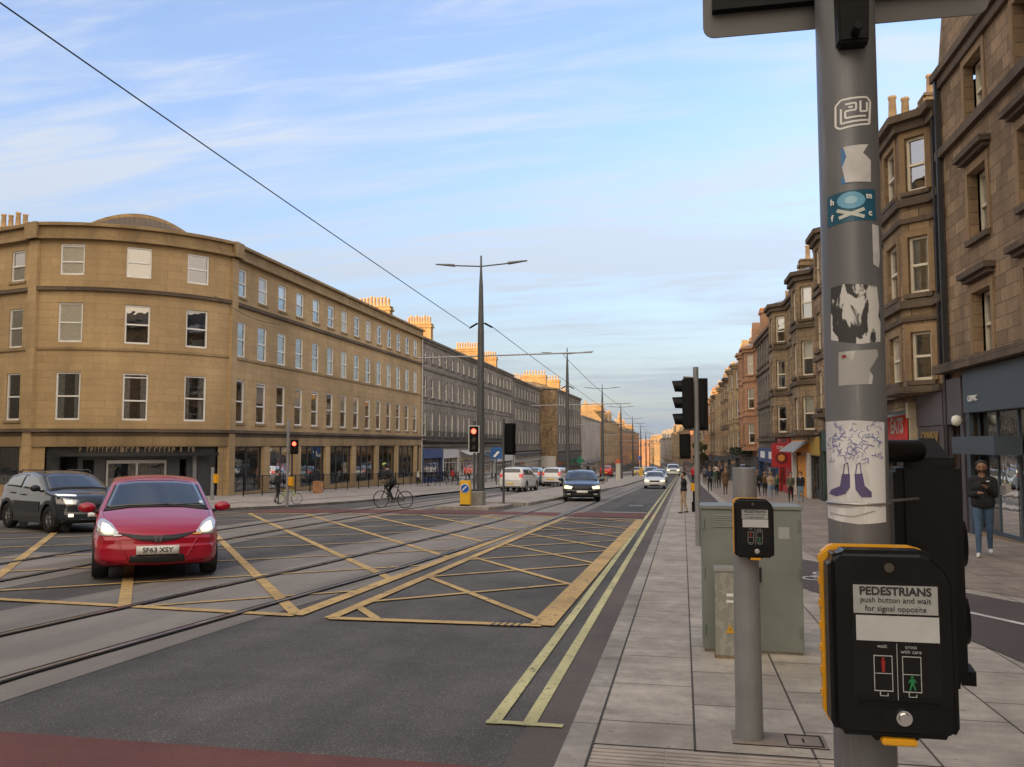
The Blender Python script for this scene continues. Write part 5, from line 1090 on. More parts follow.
def make_car(kind, label, paint, pos, heading, cat='car', lights=True, group=None, scale=1.0, detail=2, rimm=None, tails=False, plate=None, cladding=False):
    """origin on the ground under the middle; local -Y is the front"""
    k = KIND[kind]; Ln, W, H = k['L'], k['W'], k['H']
    x, y = pos; name = {'hatch': 'hatchback_car', 'suv': 'crossover_car', 'estate': 'estate_car', 'offroad': 'off_road_car'}[kind]
    root = empty(name, (x, y, zg(y) + RD + .016), label, cat, group)
    th = math.atan2(heading[0], -heading[1])       # turns -Y to the heading
    root.rotation_euler = (Matrix.Rotation(-math.atan(SL), 4, 'X') @ Matrix.Rotation(th, 4, 'Z')).to_euler(); root.scale = (scale,) * 3
    bm = car_body_bm(k); bv = BVHTree.FromBMesh(bm)
    # wheel arches cut out of the sides
    r = k['r']; Ra = r + .055; wc = [(k['fx'] - Ln / 2, r), (k['rx'] - Ln / 2, r)]
    dele = [f for f in bm.faces if any(math.hypot(f.calc_center_median().y - a, f.calc_center_median().z - b) < Ra for a, b in wc) and abs(f.calc_center_median().x) > W * .55]
    bmesh.ops.delete(bm, geom=dele, context='FACES')
    for v in bm.verts:
        if abs(v.co.x) > W * .6 and any(e.is_boundary for e in v.link_edges):
            for a, b in wc:
                d = Vector((v.co.y - a, v.co.z - b))
                if d.length < Ra + .08 and v.co.z > k['z0'] + .05: d = d.normalized() * Ra; v.co.y = a + d.x; v.co.z = b + d.y
    be = [e for e in bm.edges if e.is_boundary]
    ex = bmesh.ops.extrude_edge_only(bm, edges=be)
    for v in [g for g in ex['geom'] if isinstance(g, bmesh.types.BMVert)]: v.co.x *= (abs(v.co.x) - .05) / abs(v.co.x)
    bmesh.ops.recalc_face_normals(bm, faces=bm.faces)
    me = bpy.data.meshes.new('body'); bm.to_mesh(me); bm.free(); me.materials.append(paint)
    body = bpy.data.objects.new('body', me); col.objects.link(body); body.parent = root
    for a, b in wc:
        for sgn in (-1, 1):
            lin = MB(); n = 20; vs_ = [(sgn * xx, a + (Ra + .012) * math.cos(math.pi * 2 * i / n), b + (Ra + .012) * math.sin(math.pi * 2 * i / n)) for xx in (W * .93, W * .5) for i in range(n)]
            lin.add(vs_, [(i, (i + 1) % n, n + (i + 1) % n, n + i) for i in range(n) if math.sin(math.pi * 2 * (i + .5) / n) > -.35]); lin.add(vs_[n:], [list(range(n))]); lin.build('wheel_arch_liner', trimb, root)
    for a, b in wc:
        for sgn in (-1, 1): wheel(root, sgn * (W - .13), a, r, sgn, rimm or alloy)
    if cladding:
        cl = MB()
        for sgn in (-1, 1):
            for a, b in wc:
                n = 22
                for i in range(n):
                    t0, t1 = [math.pi * (-.12 + 1.24 * (i + q) / n) for q in (0, 1)]
                    P_ = lambda rr, t, xx: (sgn * xx, a + rr * math.cos(t), b + rr * math.sin(t))
                    cl.hexa([P_(Ra - .01, t0, W - .12), P_(Ra - .01, t1, W - .12), P_(Ra + .075, t1, W - .12), P_(Ra + .075, t0, W - .12), P_(Ra - .01, t0, W + .012), P_(Ra - .01, t1, W + .012), P_(Ra + .075, t1, W + .006), P_(Ra + .075, t0, W + .006)])
            cl.box(sgn * (W - .04) - .03, sgn * (W - .04) + .03, wc[0][0] + Ra, wc[1][0] - Ra, k['z0'] - .01, k['z0'] + .14)
            cl.box(sgn * (W + .0) - .012, sgn * (W + .0) + .016, wc[0][0] + Ra + .12, wc[1][0] - Ra - .12, .50, .74)
        cl.build('cladding', trimb, root)
    yy = lambda s: s - Ln / 2
    tz = lambda s: smoothp(k['top'], s)
    # windscreen
    zc, zw = tz(k['cow']) - .02, tz(k['wtop']) - .02
    wb_, wt_ = W * .83, W * .655
    patch(bv, [(-wt_ - .03, zw - .01), (-wt_ * .5, zw + .02), (0, zw + .03), (wt_ * .5, zw + .02), (wt_ + .03, zw - .01)], [(-wb_ - .02, zc - .05), (-wb_ * .5, zc), (0, zc + .005), (wb_ * .5, zc), (wb_ + .02, zc - .05)], 'F', .004, 'windscreen_seal', trimb, root, 18, 8)
    ws = patch(bv, [(-wt_, zw - .03), (-wt_ * .5, zw), (0, zw + .005), (wt_ * .5, zw), (wt_, zw - .03)], [(-wb_ + .02, zc), (-wb_ * .5, zc + .03), (0, zc + .035), (wb_ * .5, zc + .03), (wb_ - .02, zc)], 'F', .010, 'windscreen', gcar, root, 22, 10)
    zr, zrb = tz(k['rtop']) - .03, tz(k['rbot']) + .0
    patch(bv, [(-W * .60, zr - .02), (0, zr), (W * .60, zr - .02)], [(-W * .70, zrb), (0, zrb), (W * .70, zrb)], 'B', .008, 'rear_window', gcar, root, 12, 6)
    for sgn, ax in ((1, 'L'), (-1, 'R')):
        a, b = k['side']; bt = lambda s: smoothp(k['belt'], s) + .045
        top_ = lambda s: max(bt(s) + .01, tz(s) - .105)
        mid = (k['wtop'] + .15 + k['rx'] - .2) / 2
        for (s0, s1) in ((a, mid - .03), (mid + .03, b)):
            ss = np.linspace(s0, s1, 7); patch(bv, [(yy(s), top_(s)) for s in ss], [(yy(s), bt(s)) for s in ss], ax, .006, 'side_window', gcar, root, 12, 5)
        d = MB()   # shut lines and handles
        xs_ = W + .002
        for s in (k['cow'] + .12, mid, k['rx'] - .12 if True else 0):
            d.box(sgn * (xs_ - .02), sgn * (xs_ + .001), yy(s) - .004, yy(s) + .004, .36, bt(s) - .07)
        hb = MB()
        for s in (mid - .18, k['rx'] - .32): hb.box(min(sgn * (xs_ - .02), sgn * (xs_ + .02)), max(sgn * (xs_ - .02), sgn * (xs_ + .02)), yy(s) - .09, yy(s) + .09, bt(s) - .17, bt(s) - .14)
        hb.build('door_handle', paint, root, bevel=.006)
        # mirrors
        mm = MB(); mx = sgn * (W + .10); mz = smoothp(k['belt'], k['cow'] + .2) + .11; my = yy(k['cow'] + .22)
        mm.lathe([(0, -.09), (.05, -.085), (.075, -.04), (.08, .02), (.07, .06), (0, .075)], n=14); mm.v = [(mx + v[0] * 1.55, my + v[2] * .8, mz + v[1] * 1.05) for v in mm.v]
        mo = mm.build('door_mirror', paint if not cladding else trimb, root); st = MB(); st.cyl((mx - sgn * .03, my, mz - .03), (sgn * (W - .09), my + .02, mz - .09), .022, .03, 8); st.build('mirror_arm', trimb, mo)
    if tails or detail >= 1:
        zl = tz(Ln - .25) - .1
        for sgn in (-1, 1): patch(bv, [(sgn * W * .62, zl), (sgn * W * .92, zl + .03)], [(sgn * W * .66, zl - .22), (sgn * W * .94, zl - .24)], 'B', .008, 'tail_lamp', tailm, root, 6, 5)
        patch(bv, [(-.26, .62), (.26, .62)], [(-.26, .51), (.26, .51)], 'B', .012, 'number_plate', platey, root, 6, 2)
        patch(bv, [(-W * .85, .38), (W * .85, .38)], [(-W * .8, .26), (W * .8, .26)], 'B', .006, 'rear_bumper_trim', trimb, root, 12, 3)
    lm = lampon if lights else lampg
    if kind == 'hatch' and detail == 3: return root, bv, k
    zb = smoothp(k['top'], .1)
    for sgn in (-1, 1):
        patch(bv, [(sgn * W * .50, zb - .05), (sgn * W * .93, zb + .02)], [(sgn * W * .56, zb - .17), (sgn * W * .94, zb - .15)], 'F', .010, 'headlight', lm if not cladding else lampg, root, 8, 4)
        if not cladding: patch(bv, [(sgn * W * .60, .36), (sgn * W * .80, .36)], [(sgn * W * .60, .29), (sgn * W * .80, .29)], 'F', .010, 'fog_lamp', lampg, root, 4, 3)
    patch(bv, [(-W * .46, zb - .06), (W * .46, zb - .06)], [(-W * .40, zb - .20), (W * .40, zb - .20)], 'F', .010, 'grille', trimb, root, 10, 4)
    patch(bv, [(-W * .5, .34), (W * .5, .34)], [(-W * .46, .25), (W * .46, .25)], 'F', .010, 'air_intake', trimb, root, 10, 3)
    patch(bv, [(-.26, .50), (.26, .50)], [(-.26, .39), (.26, .39)], 'F', .022, 'number_plate', platew, root, 6, 2)
    return root, bv, k
def toward_cam(p, dx=0.0):
    v = Vector((-p[0] + dx, -p[1])).normalized(); return (v.x, v.y)
# the red hatchback waiting in the box junction
redpaint = carpaint('red_car_paint', (0.36, 0.003, 0.022), 0.0)
RC = (-8.50, 12.78)
car, bv, K_ = make_car('hatch', 'red hatchback facing us in the box junction with its headlights on', redpaint, RC, toward_cam(RC, 0.5), scale=1.055, detail=3)
car.scale = (1.03, 1.055, 0.96)
patchR = lambda *a, **k: patch(bv, *a, **k)
W_ = K_['W']
for s in (-1, 1):
    hl = patch(bv, [(s * .50, .705), (s * .60, .83), (s * .72, .895), (s * .765, .88)], [(s * .50, .69), (s * .62, .655), (s * .74, .66), (s * .795, .71)], 'F', .012, 'headlight', lampg, car, 12, 7)
    patch(bv, [(s * .56, .74), (s * .64, .815), (s * .72, .84)], [(s * .58, .69), (s * .66, .69), (s * .73, .72)], 'F', .02, 'lit_lamp', lampon, hl, 8, 5)
    hl.location = (0, 0, 0)
    patch(bv, [(s * .44, .672), (s * .56, .69)], [(s * .46, .66), (s * .58, .65)], 'F', .014, 'indicator', amber if s > 0 else lampg, car, 5, 3)
    patch(bv, [(s * .735, 1.00), (s * .742, 1.00)], [(s * .700, .905), (s * .707, .905)], 'F', .003, 'shut_line', trimb, car, 2, 8)
    # crease of the bumper
    patch(bv, [(s * .50, .60), (s * .53, .60)], [(s * .36, .33), (s * .385, .33)], 'F', .010, 'bumper_crease', redpaint, car, 3, 8)
gr_ = patch(bv, [(-.50, .70), (-.2, .665), (0, .66), (.2, .665), (.50, .70)], [(-.44, .67), (-.22, .59), (0, .565), (.22, .59), (.44, .67)], 'F', .012, 'grille', trimb, car, 20, 5)
patch(bv, [(-.34, .38), (0, .385), (.34, .38)], [(-.36, .27), (0, .265), (.36, .27)], 'F', .008, 'air_intake', trimb, car, 12, 4)
patch(bv, [(-.62, .265), (0, .25), (.62, .265)], [(-.6, .22), (0, .21), (.6, .22)], 'F', .014, 'bumper_lip', redpaint, car, 14, 3)
pl = patch(bv, [(-.272, .515), (.272, .515)], [(-.272, .395), (.272, .395)], 'F', .028, 'number_plate', platew, car, 6, 2, thick=.02)
py_ = min(v.co.y for v in pl.data.vertices)
for v in list(pl.data.vertices)[:21]: v.co.y = py_
text('plate_lettering', 'SF63 XSY', .098, ptext, pl, (0, py_ - .004, .455), Euler((R(90), 0, 0)), .001, 1.0, 'CENTER', .0016)
# badge: a rounded frame with an upright letter form
bd = MB(); yb_ = bv.ray_cast(Vector((0, -6, .62)), Vector((0, 1, 0)))[0].y - .03
for s in (-1, 1):
    bd.hexa([(s * .058, yb_, .655), (s * .040, yb_, .655), (s * .034, yb_, .585), (s * .046, yb_, .585), (s * .058, yb_ - .012, .655), (s * .040, yb_ - .012, .655), (s * .034, yb_ - .012, .585), (s * .046, yb_ - .012, .585)])
    bd.hexa([(s * .034, yb_, .65), (s * .018, yb_, .65), (s * .014, yb_, .59), (s * .028, yb_, .59), (s * .034, yb_ - .018, .65), (s * .018, yb_ - .018, .65), (s * .014, yb_ - .018, .59), (s * .028, yb_ - .018, .59)])
bd.box(-.02, .02, yb_ - .018, yb_, .612, .628); bd.box(-.05, .05, yb_ - .01, yb_, .652, .662); bd.box(-.04, .04, yb_ - .01, yb_, .578, .586)
bd.build('badge', chrome, gr_)
for s, L_ in ((-.30, .46), (.12, .50)):
    q0 = bv.ray_cast(Vector((s, -6, 1.055)), Vector((0, 1, 0)))[0] - Vector((0, .02, 0)); q1 = bv.ray_cast(Vector((s + L_, -6, 1.075)), Vector((0, 1, 0)))[0] - Vector((0, .02, 0))
    b = MB(); b.cyl(q0, q1, .008, .008, 6); b.build('wiper', trimb, car)
patch(bv, [(.60, 1.12), (.66, 1.12)], [(.60, 1.07), (.66, 1.07)], 'F', .013, 'sticker', mat('permit', (0.6, 0.7, 0.8), 0.5), car, 2, 2)
b = MB(); b.cyl((0, .9, 1.52), (0, 1.15, 1.66), .004, .003, 5); b.build('aerial', trimb, car)
# dark crossover beside it
greyp_ = carpaint('dark_grey_car_paint', (0.020, 0.026, 0.036), 0.0)
f0 = Vector((-14.98, 18.36)); hd = Vector((2.28, -1.25)).normalized(); right = Vector((hd.y, -hd.x))
mid_ = f0 - hd * 1.30 - right * .78
suv, bvs, Ks = make_car('suv', 'dark grey crossover with roof rails half hidden behind the red hatchback', greyp_, (mid_.x, mid_.y), (hd.x, hd.y), scale=.97, cladding=True, rimm=mat('dark_alloy', (0.2, 0.2, 0.21), 0.4, 0.7))
for s in (-1, 1):
    patch(bvs, [(s * .42, .93), (s * .80, .95)], [(s * .44, .90), (s * .80, .91)], 'F', .016, 'running_light', mat('drl', (0.8, 0.8, 0.8), .3, emit=(1, .97, .9), es=.3), suv, 6, 2)
    patch(bvs, [(s * .58, .80), (s * .72, .80)], [(s * .58, .71), (s * .72, .71)], 'F', .02, 'headlight', lampon, suv, 5, 4)
    patch(bvs, [(s * .58, .47), (s * .68, .47)], [(s * .58, .40), (s * .68, .40)], 'F', .02, 'fog_lamp', fogon, suv, 4, 4)
    b = MB(); b.tube([(s * .585, -.3, 1.46), (s * .585, -.2, 1.53), (s * .585, 1.1, 1.53), (s * .585, 1.3, 1.45)], .016, 8); b.build('roof_rail', trimb, suv)
# cars further away
blackp = carpaint('black_car_paint', (0.006, 0.007, 0.010), 0.0); whitep = carpaint('white_car_paint', (0.62, 0.62, 0.62), 0.0); silverp = carpaint('silver_car_paint', (0.42, 0.44, 0.47), 0.6)
bluep = carpaint('pale_blue_car_paint', (0.25, 0.32, 0.40), 0.5); redp2 = carpaint('bright_red_car_paint', (0.5, 0.02, 0.02), 0.1); yelp = carpaint('yellow_car_paint', (0.6, 0.38, 0.03), 0.1)
GC = 'cars driving down the street'
make_car('estate', 'black estate car coming towards us on the tram lane', blackp, (-5.05, 43.4), (0.14, -1), scale=1.02, group=GC)
make_car('offroad', 'white off road car driving away past the island', whitep, (-10.9, 57.6), (0.10, 1), scale=.95, lights=False, group=GC)
make_car('hatch', 'white hatchback with red tail lamps following the white off road car', whitep, (-10.75, 73.5), (0.05, 1), scale=1.06, lights=False, group=GC)
make_car('hatch', 'pale blue hatchback partly behind the two white cars', bluep, (-13.0, 76.5), (0.05, 1), scale=1.05, lights=False, group=GC)
make_car('estate', 'white car coming towards us in the right lane beside the kerb', whitep, (-2.2, 69.5), (0.02, -1), scale=.93, group=GC)
make_car('estate', 'silver car following the white car in the right lane', silverp, (-2.6, 96), (0.02, -1), scale=1.0, group=GC)
make_car('offroad', 'pale blue car farther back in the right lane', bluep, (-4.2, 118), (0.02, -1), scale=1.0, group=GC)
make_car('hatch', 'bright red car on the left carriageway far down the street', redp2, (-13.0, 150), (0.0, 1), scale=1.25, lights=False, group=GC)
make_car('hatch', 'yellow car far off beyond the island end', yelp, (-9.0, 175), (0.0, -1), scale=1.1, group=GC)
make_car('offroad', 'white vehicle farthest off in the right lane', whitep, (-1.8, 165), (0.0, -1), scale=1.35, group=GC)
make_car('hatch', 'silver car parked on the left just past the blue hatchback', silverp, (-13.0, 92), (0.0, 1), scale=1.05, lights=False, group=GC)
# ------------------------------------------------------------------ street furniture
steel = mat('grey_pole_paint', (0.175, 0.182, 0.195), 0.42, 0.2, 0.12, 5, dirt=0.3, streak=0.35)
steel2 = mat('light_grey_pole', (0.25, 0.255, 0.26), 0.5, 0.2, 0.1, 5, dirt=0.25, streak=0.2)
dkgrey = mat('dark_grey_pole', (0.075, 0.078, 0.082), 0.45, 0.1, 0.1, 5)
sigb = mat('signal_black', (0.004, 0.004, 0.005), 0.45, 0, 0.25, 14, bump=0.15, spec=0.18)
ped_black = mat('unit_black', (0.004, 0.0045, 0.006), 0.34, 0, 0.2, 10, bump=0.12, spec=0.3, streak=0.10)
yelu = mat('unit_yellow', (0.72, 0.36, 0.01), 0.45, 0, 0.12, 8)
redlit = mat('red_signal_lit', (0.6, 0.02, 0.01), 0.3, emit=(1.0, 0.06, 0.03), es=2.0)
lensd = mat('lens_dark', (0.03, 0.03, 0.03), 0.15)
paper = mat('paper', (0.60, 0.60, 0.60), 0.7, 0, 0.12, 30, dirt=0.15)
paper2 = mat('label_grey', (0.36, 0.37, 0.37), 0.5, 0, 0.08, 40)
paperw = mat('label_white', (0.50, 0.52, 0.53), 0.45, 0, 0.06, 25)
ink = mat('ink', (0.02, 0.02, 0.022), 0.6)
inkg = mat('legend_grey', (0.42, 0.43, 0.44), 0.6)

def signal_head(parent, loc, rz, s=1.0, lit=None, n=3, border=False, visors=True, name='signal_head', w=.30):
    hgt = .32 * n; b = MB(); b.box(-w / 2, w / 2, -.04, .16, 0, hgt)
    h = b.build(name, sigb, parent, bevel=.025); h.location = loc; h.rotation_euler = (0, 0, rz); h.scale = (s, s, s)
    b = MB(); b.box(-w / 2 - .06, w / 2 + .06, .03, .05, -.06, hgt + .06); q = b.build('backing_board', sigb, h, bevel=.008)
    if border:
        b = MB()
        for (a, c, d, e) in ((-w / 2 - .075, w / 2 + .075, hgt + .04, hgt + .075), (-w / 2 - .075, w / 2 + .075, -.075, -.04), (-w / 2 - .075, -w / 2 - .04, -.04, hgt + .04), (w / 2 + .04, w / 2 + .075, -.04, hgt + .04)): b.box(a, c, .018, .03, d, e)
        b.build('white_border', mat('border_white', (0.6, 0.6, 0.58), 0.5), h)
    for k in range(n):
        z = .16 + .32 * k; b = MB(); b.cyl((0, -.055, z), (0, -.035, z), .105, n=20)
        b.build('lens', redlit if lit == k else lensd, h)
        if visors:
            b = MB(); m = 22
            for i in range(m):
                t0, t1 = [math.pi * (-.28 + 1.56 * (i + q) / m) for q in (0, 1)]
                P_ = lambda r, t, y: (r * math.cos(t), y, z + r * math.sin(t)); L0, L1 = [-.06 - .17 * (.82 + .18 * math.sin(t)) for t in (t0, t1)]
                b.hexa([P_(.112, t0, -.03), P_(.112, t1, -.03), P_(.125, t1, -.03), P_(.125, t0, -.03), P_(.106, t0, L0), P_(.106, t1, L1), P_(.118, t1, L1), P_(.118, t0, L0)])
            b.build('visor', sigb, h)
    return h

def push_unit(parent, o):
    """black push button unit with a yellow back; local x across, z up, front towards -y; centre at o"""
    b = MB(); w_, h_ = .232, .355
    prof = [(-w_ / 2, -.155), (-w_ / 2 + .012, -h_ / 2), (w_ / 2 - .012, -h_ / 2), (w_ / 2, -.155), (w_ / 2, .115), (w_ / 2 - .012, .145), (w_ / 2 - .04, .172), (w_ / 2 - .06, h_ / 2), (-w_ / 2 + .02, h_ / 2), (-w_ / 2, .16)]
    b.prismY(prof, 0, .075); u = b.build('push_button_unit', ped_black, parent, bevel=.012, bseg=3); u.location = o
    b = MB(); q = [(x * 1.0 - .004, z * 1.0 + .002) for x, z in prof]
    b.prismY([(x, z) for x, z in q], .074, .104)
    for k in range(7): z = -.13 + k * .045; b.box(-w_ / 2 - .007, -w_ / 2, .077, .101, z, z + .02)
    b.build('yellow_backplate', yelu, u, bevel=.006)
    # slightly sunken front panel
    def plate(x0, x1, z0, z1, m, nm, y=-.0015, bev=0):
        b = MB(); b.box(x0, x1, y, y + .003, z0, z1); return b.build(nm, m, u, bevel=bev)
    plate(-.0755, .0845, -.098, .120, mat('front_panel', (0.006, 0.006, 0.007), 0.28, 0, 0.1, spec=0.35), 'front_panel', -.001)
    plate(-.072, .081, .058, .112, paper2, 'label_plate', -.0025); plate(-.068, .082, .006, .054, paperw, 'label_plate', -.0025)
    e = Euler((R(90), 0, 0))
    text('lettering', 'PEDESTRIANS', .0215, ink, u, (.0045, -.0035, .1005), e, .0003, 1.0, 'CENTER', .0006)
    text('lettering', 'push button and wait', .0150, ink, u, (.0045, -.0035, .084), e, .0003, 1.0)
    text('lettering', 'for signal opposite', .0150, ink, u, (.0045, -.0035, .0675), e, .0003, 1.0)
    text('lettering', 'wait', .0105, inkg, u, (-.022, -.0035, -.0035), e, .0003); text('lettering', 'cross', .0100, inkg, u, (.030, -.0035, -.0035), e, .0003); text('lettering', 'with care', .0100, inkg, u, (.030, -.0035, -.0125), e, .0003)
    b = MB()
    for x0 in (-.038, .0135):
        x1 = x0 + .034
        for (a, c, d, f) in ((x0, x1, -.0225, -.021), (x0, x1, -.0555, -.0545), (x0, x1, -.0885, -.087), (x0, x0 + .0013, -.0875, -.022), (x1 - .0013, x1, -.0875, -.022)): b.box(a, c, -.0035, -.002, d, f)
        b.box(x0 + .01, x0 + .0115, -.0035, -.002, -.097, -.0885); b.box(x0 + .01, x0 + .024, -.0035, -.002, -.0975, -.0965); b.box(x0 + .0235, x0 + .025, -.0035, -.002, -.0975, -.092)
    b.box(.004, .005, -.0035, -.002, -.104, .002); b.build('legend', inkg, u)
    def man(cx_, cz, walk, m):
        b = MB(); b.cyl((cx_, -.0028, cz + .0115), (cx_, -.0045, cz + .0115), .0026, n=10)
        f = lambda pts: b.prismY(pts, -.0045, -.0028)
        f([(cx_ - .0038, cz + .008), (cx_ + .0038, cz + .008), (cx_ + .003, cz - .002), (cx_ - .003, cz - .002)])
        if walk:
            f([(cx_ - .003, cz - .002), (cx_ + .0005, cz - .002), (cx_ - .004, cz - .014), (cx_ - .0065, cz - .014)]); f([(cx_ - .0005, cz - .002), (cx_ + .003, cz - .002), (cx_ + .0065, cz - .013), (cx_ + .004, cz - .014)])
            f([(cx_ - .0035, cz + .008), (cx_ - .008, cz + .001), (cx_ - .0065, cz), (cx_ - .0025, cz + .005)]); f([(cx_ + .0035, cz + .008), (cx_ + .008, cz + .002), (cx_ + .0065, cz + .001), (cx_ + .0025, cz + .005)])
        else: f([(cx_ - .003, cz - .002), (cx_ + .003, cz - .002), (cx_ + .0024, cz - .014), (cx_ - .0024, cz - .014)])
        b.build('figure', m, u)
    man(-.021, -.0385, False, mat('red_figure', (0.28, 0.015, 0.015), 0.5)); man(.0305, -.071, True, mat('green_figure', (0.015, 0.20, 0.07), 0.5))
    b = MB(); b.box(-.068, .085, -.006, .002, -.115, -.109); b.build('ridge', ped_black, u, bevel=.002)
    b = MB(); b.cyl((.014, -.006, -.137), (.014, .002, -.137), .0145, n=28); b.cyl((.014, -.0105, -.137), (.014, -.004, -.137), .0095, .011, n=28); b.build('button', chrome, u)
    b = MB(); b.cyl((-.005, -.004, .146), (-.005, .002, .146), .009, n=18); b.build('lock', mat('lock_brass', (0.12, 0.11, 0.10), 0.35, 0.8), u)
    b = MB(); b.box(-.038, .045, .02, .07, -h_ / 2 - .012, -h_ / 2 + .002); b.build('tactile_cone_mount', ped_black, u, bevel=.004)
    b = MB(); b.box(-.026, .038, .0, .05, -h_ / 2 - .014, -h_ / 2 - .001); b.build('yellow_lip', yelu, u, bevel=.003)
    return u

# ---- the big pole right in front of us
PX, PY, PR = .345, 1.845, .0585
e = empty('signal_pole', (PX, PY, zg(PY)), 'thick grey pole covered in stickers close to us with a push button unit', 'signal pole'); z0p = zg(PY)
def rel(v): return (v[0] - PX, v[1] - PY, v[2] - z0p)
b = MB(); b.cyl((0, 0, -.02), (0, 0, 3.6), PR, n=64); b.build('pole', steel, e)
b = MB(); b.cyl((0, 0, 0), (0, 0, .03), .11, n=32); b.build('base_flange', steel, e)
CA = math.atan2(-PY, -PX)
def pz(py): return CAMZ + (444 - py) * (1.80 - PR) / 860 - z0p - (444 - py) * 0.00000
def pa(px, py):
    cx_ = 844.5 + 16.5 * py / 767; return CA + math.asin(max(-.97, min(.97, (px - cx_) / 29.0)))
def cyl_poly(name, pts, m, lay=1, sub=True):
    """a flat shape wrapped on the pole; pts are where its corners show in the photo"""
    bm = bmesh.new(); A = [(pa(x, y), pz(y)) for x, y in pts]; vs_ = [bm.verts.new((a, z, 0)) for a, z in A]; bm.faces.new(vs_)
    amin, amax = min(a for a, z in A), max(a for a, z in A); n = int((amax - amin) / .12)
    for k in range(1, n + 1):
        a = amin + (amax - amin) * k / (n + 1); bmesh.ops.bisect_plane(bm, geom=bm.verts[:] + bm.edges[:] + bm.faces[:], plane_co=(a, 0, 0), plane_no=(1, 0, 0))
    bmesh.ops.triangulate(bm, faces=[f for f in bm.faces if len(f.verts) > 4])
    r_ = PR + .0006 * lay
    for v in bm.verts: a, z = v.co.x, v.co.y; v.co = (r_ * math.cos(a), r_ * math.sin(a), z)
    bmesh.ops.recalc_face_normals(bm, faces=bm.faces)
    for f in bm.faces:
        c = f.calc_center_median()
        if f.normal.x * c.x + f.normal.y * c.y < 0: f.normal_flip()
    me = bpy.data.meshes.new(name); bm.to_mesh(me); bm.free(); me.materials.append(m); o_ = bpy.data.objects.new(name, me); col.objects.link(o_); return o_
def stick(name, pts, m, lay=1, parent=None): o_ = cyl_poly(name, pts, m, lay); o_.parent = parent or e; return o_
def stroke(pts, wd):
    out_ = []; 
    for (x0, y0), (x1, y1) in zip(pts[:-1], pts[1:]):
        d = Vector((x1 - x0, y1 - y0)); n_ = Vector((-d.y, d.x)).normalized() * wd / 2; out_.append([(x0 + n_.x, y0 + n_.y), (x1 + n_.x, y1 + n_.y), (x1 - n_.x, y1 - n_.y), (x0 - n_.x, y0 - n_.y)])
    return out_
def strokes(name, lines, wd, m, lay, parent):
    objs = [cyl_poly(name, q, m, lay) for l_ in lines for q in stroke(l_, wd)]
    bm = bmesh.new()
    for o_ in objs: bm.from_mesh(o_.data)
    me = bpy.data.meshes.new(name); bm.to_mesh(me); bm.free(); me.materials.append(m)
    for o_ in objs: bpy.data.objects.remove(o_)
    o_ = bpy.data.objects.new(name, me); col.objects.link(o_); o_.parent = parent; return o_
def blotch(name, c1, c2, scale, lo, seed=0.0):
    m, t, n, l, b_ = nodes(name); tcn = n.new('ShaderNodeTexCoord'); mp = n.new('ShaderNodeMapping'); mp.inputs['Location'].default_value = (seed, seed, seed); mp.inputs['Scale'].default_value = (1.2, 1.2, .6)
    ns = n.new('ShaderNodeTexNoise'); ns.inputs['Scale'].default_value = scale; ns.inputs['Detail'].default_value = 8; ns.inputs['Distortion'].default_value = .5; l.new(tcn.outputs['Object'], mp.inputs[0]); l.new(mp.outputs[0], ns.inputs[0])
    r = n.new('ShaderNodeMapRange'); r.inputs[1].default_value = lo; r.inputs[2].default_value = lo + .04; l.new(ns.outputs[0], r.inputs[0])
    x = n.new('ShaderNodeMixRGB'); l.new(r.outputs[0], x.inputs[0]); x.inputs[1].default_value = (*c1, 1); x.inputs[2].default_value = (*c2, 1); l.new(x.outputs[0], b_.inputs['Base Color']); b_.inputs['Roughness'].default_value = .65; return m
wst_ = mat('sticker_white', (0.80, 0.80, 0.78), 0.4, 0, 0.05)
s1 = strokes('line_sticker', [[(836, 107), (841, 102), (865, 100), (868, 104), (867, 127), (840, 131), (836, 128), (836, 107)], [(841, 111), (841, 126), (866, 123)], [(845, 107), (855, 106), (855, 113), (845, 114), (845, 121), (864, 119)], [(859, 104), (859, 115), (865, 114), (865, 105)], [(848, 110), (852, 110)]], 1.9, wst_, 1, e)
s2 = stick('torn_sticker', [(843, 150), (866, 148), (861, 157), (868, 164), (868, 186), (845, 186), (842, 170), (846, 160)], paper, 2)
stick('blue_scrap', [(841, 150), (846, 156), (847, 168), (841, 170)], mat('blue_scrap', (0.06, 0.2, 0.42), 0.5), 1); stick('blue_scrap', [(841, 180), (848, 181), (849, 187), (841, 187)], mat('blue_scrap', (0.06, 0.2, 0.42), 0.5), 1)
teal = mat('teal_sticker', (0.015, 0.10, 0.17), 0.35)
s3 = stick('teal_sticker', [(828, 197), (850, 194), (872, 193), (873, 224), (850, 225), (828, 228)], teal, 1)
cir = [(850 + 13 * math.cos(t * math.pi / 7), 204 + 8.5 * math.sin(t * math.pi / 7)) for t in range(14)]
stick('emblem', cir, mat('pale_blue', (0.16, 0.42, 0.62), 0.4), 2, s3); cir2 = [(850 + 6 * math.cos(t * math.pi / 5), 204 + 4 * math.sin(t * math.pi / 5)) for t in range(10)]
stick('emblem', cir2, mat('pale_blue_light', (0.35, 0.6, 0.72), 0.4), 3, s3)
strokes('emblem', [[(837, 213), (845, 216), (862, 221)], [(862, 213), (855, 216), (839, 221)]], 3.4, mat('sticker_cream', (0.55, 0.6, 0.55), 0.4), 3, s3)
for ch, x, y in (('h', 833, 204), ('m', 866, 200), ('f', 833, 220), ('c', 867, 217)):
    a = pa(x, y); text('sticker_lettering', ch, .017, wst_, s3, ((PR + .0022) * math.cos(a), (PR + .0022) * math.sin(a), pz(y)), Euler((R(90), 0, a + R(90))), .0004, 1.0, 'CENTER', .0006)
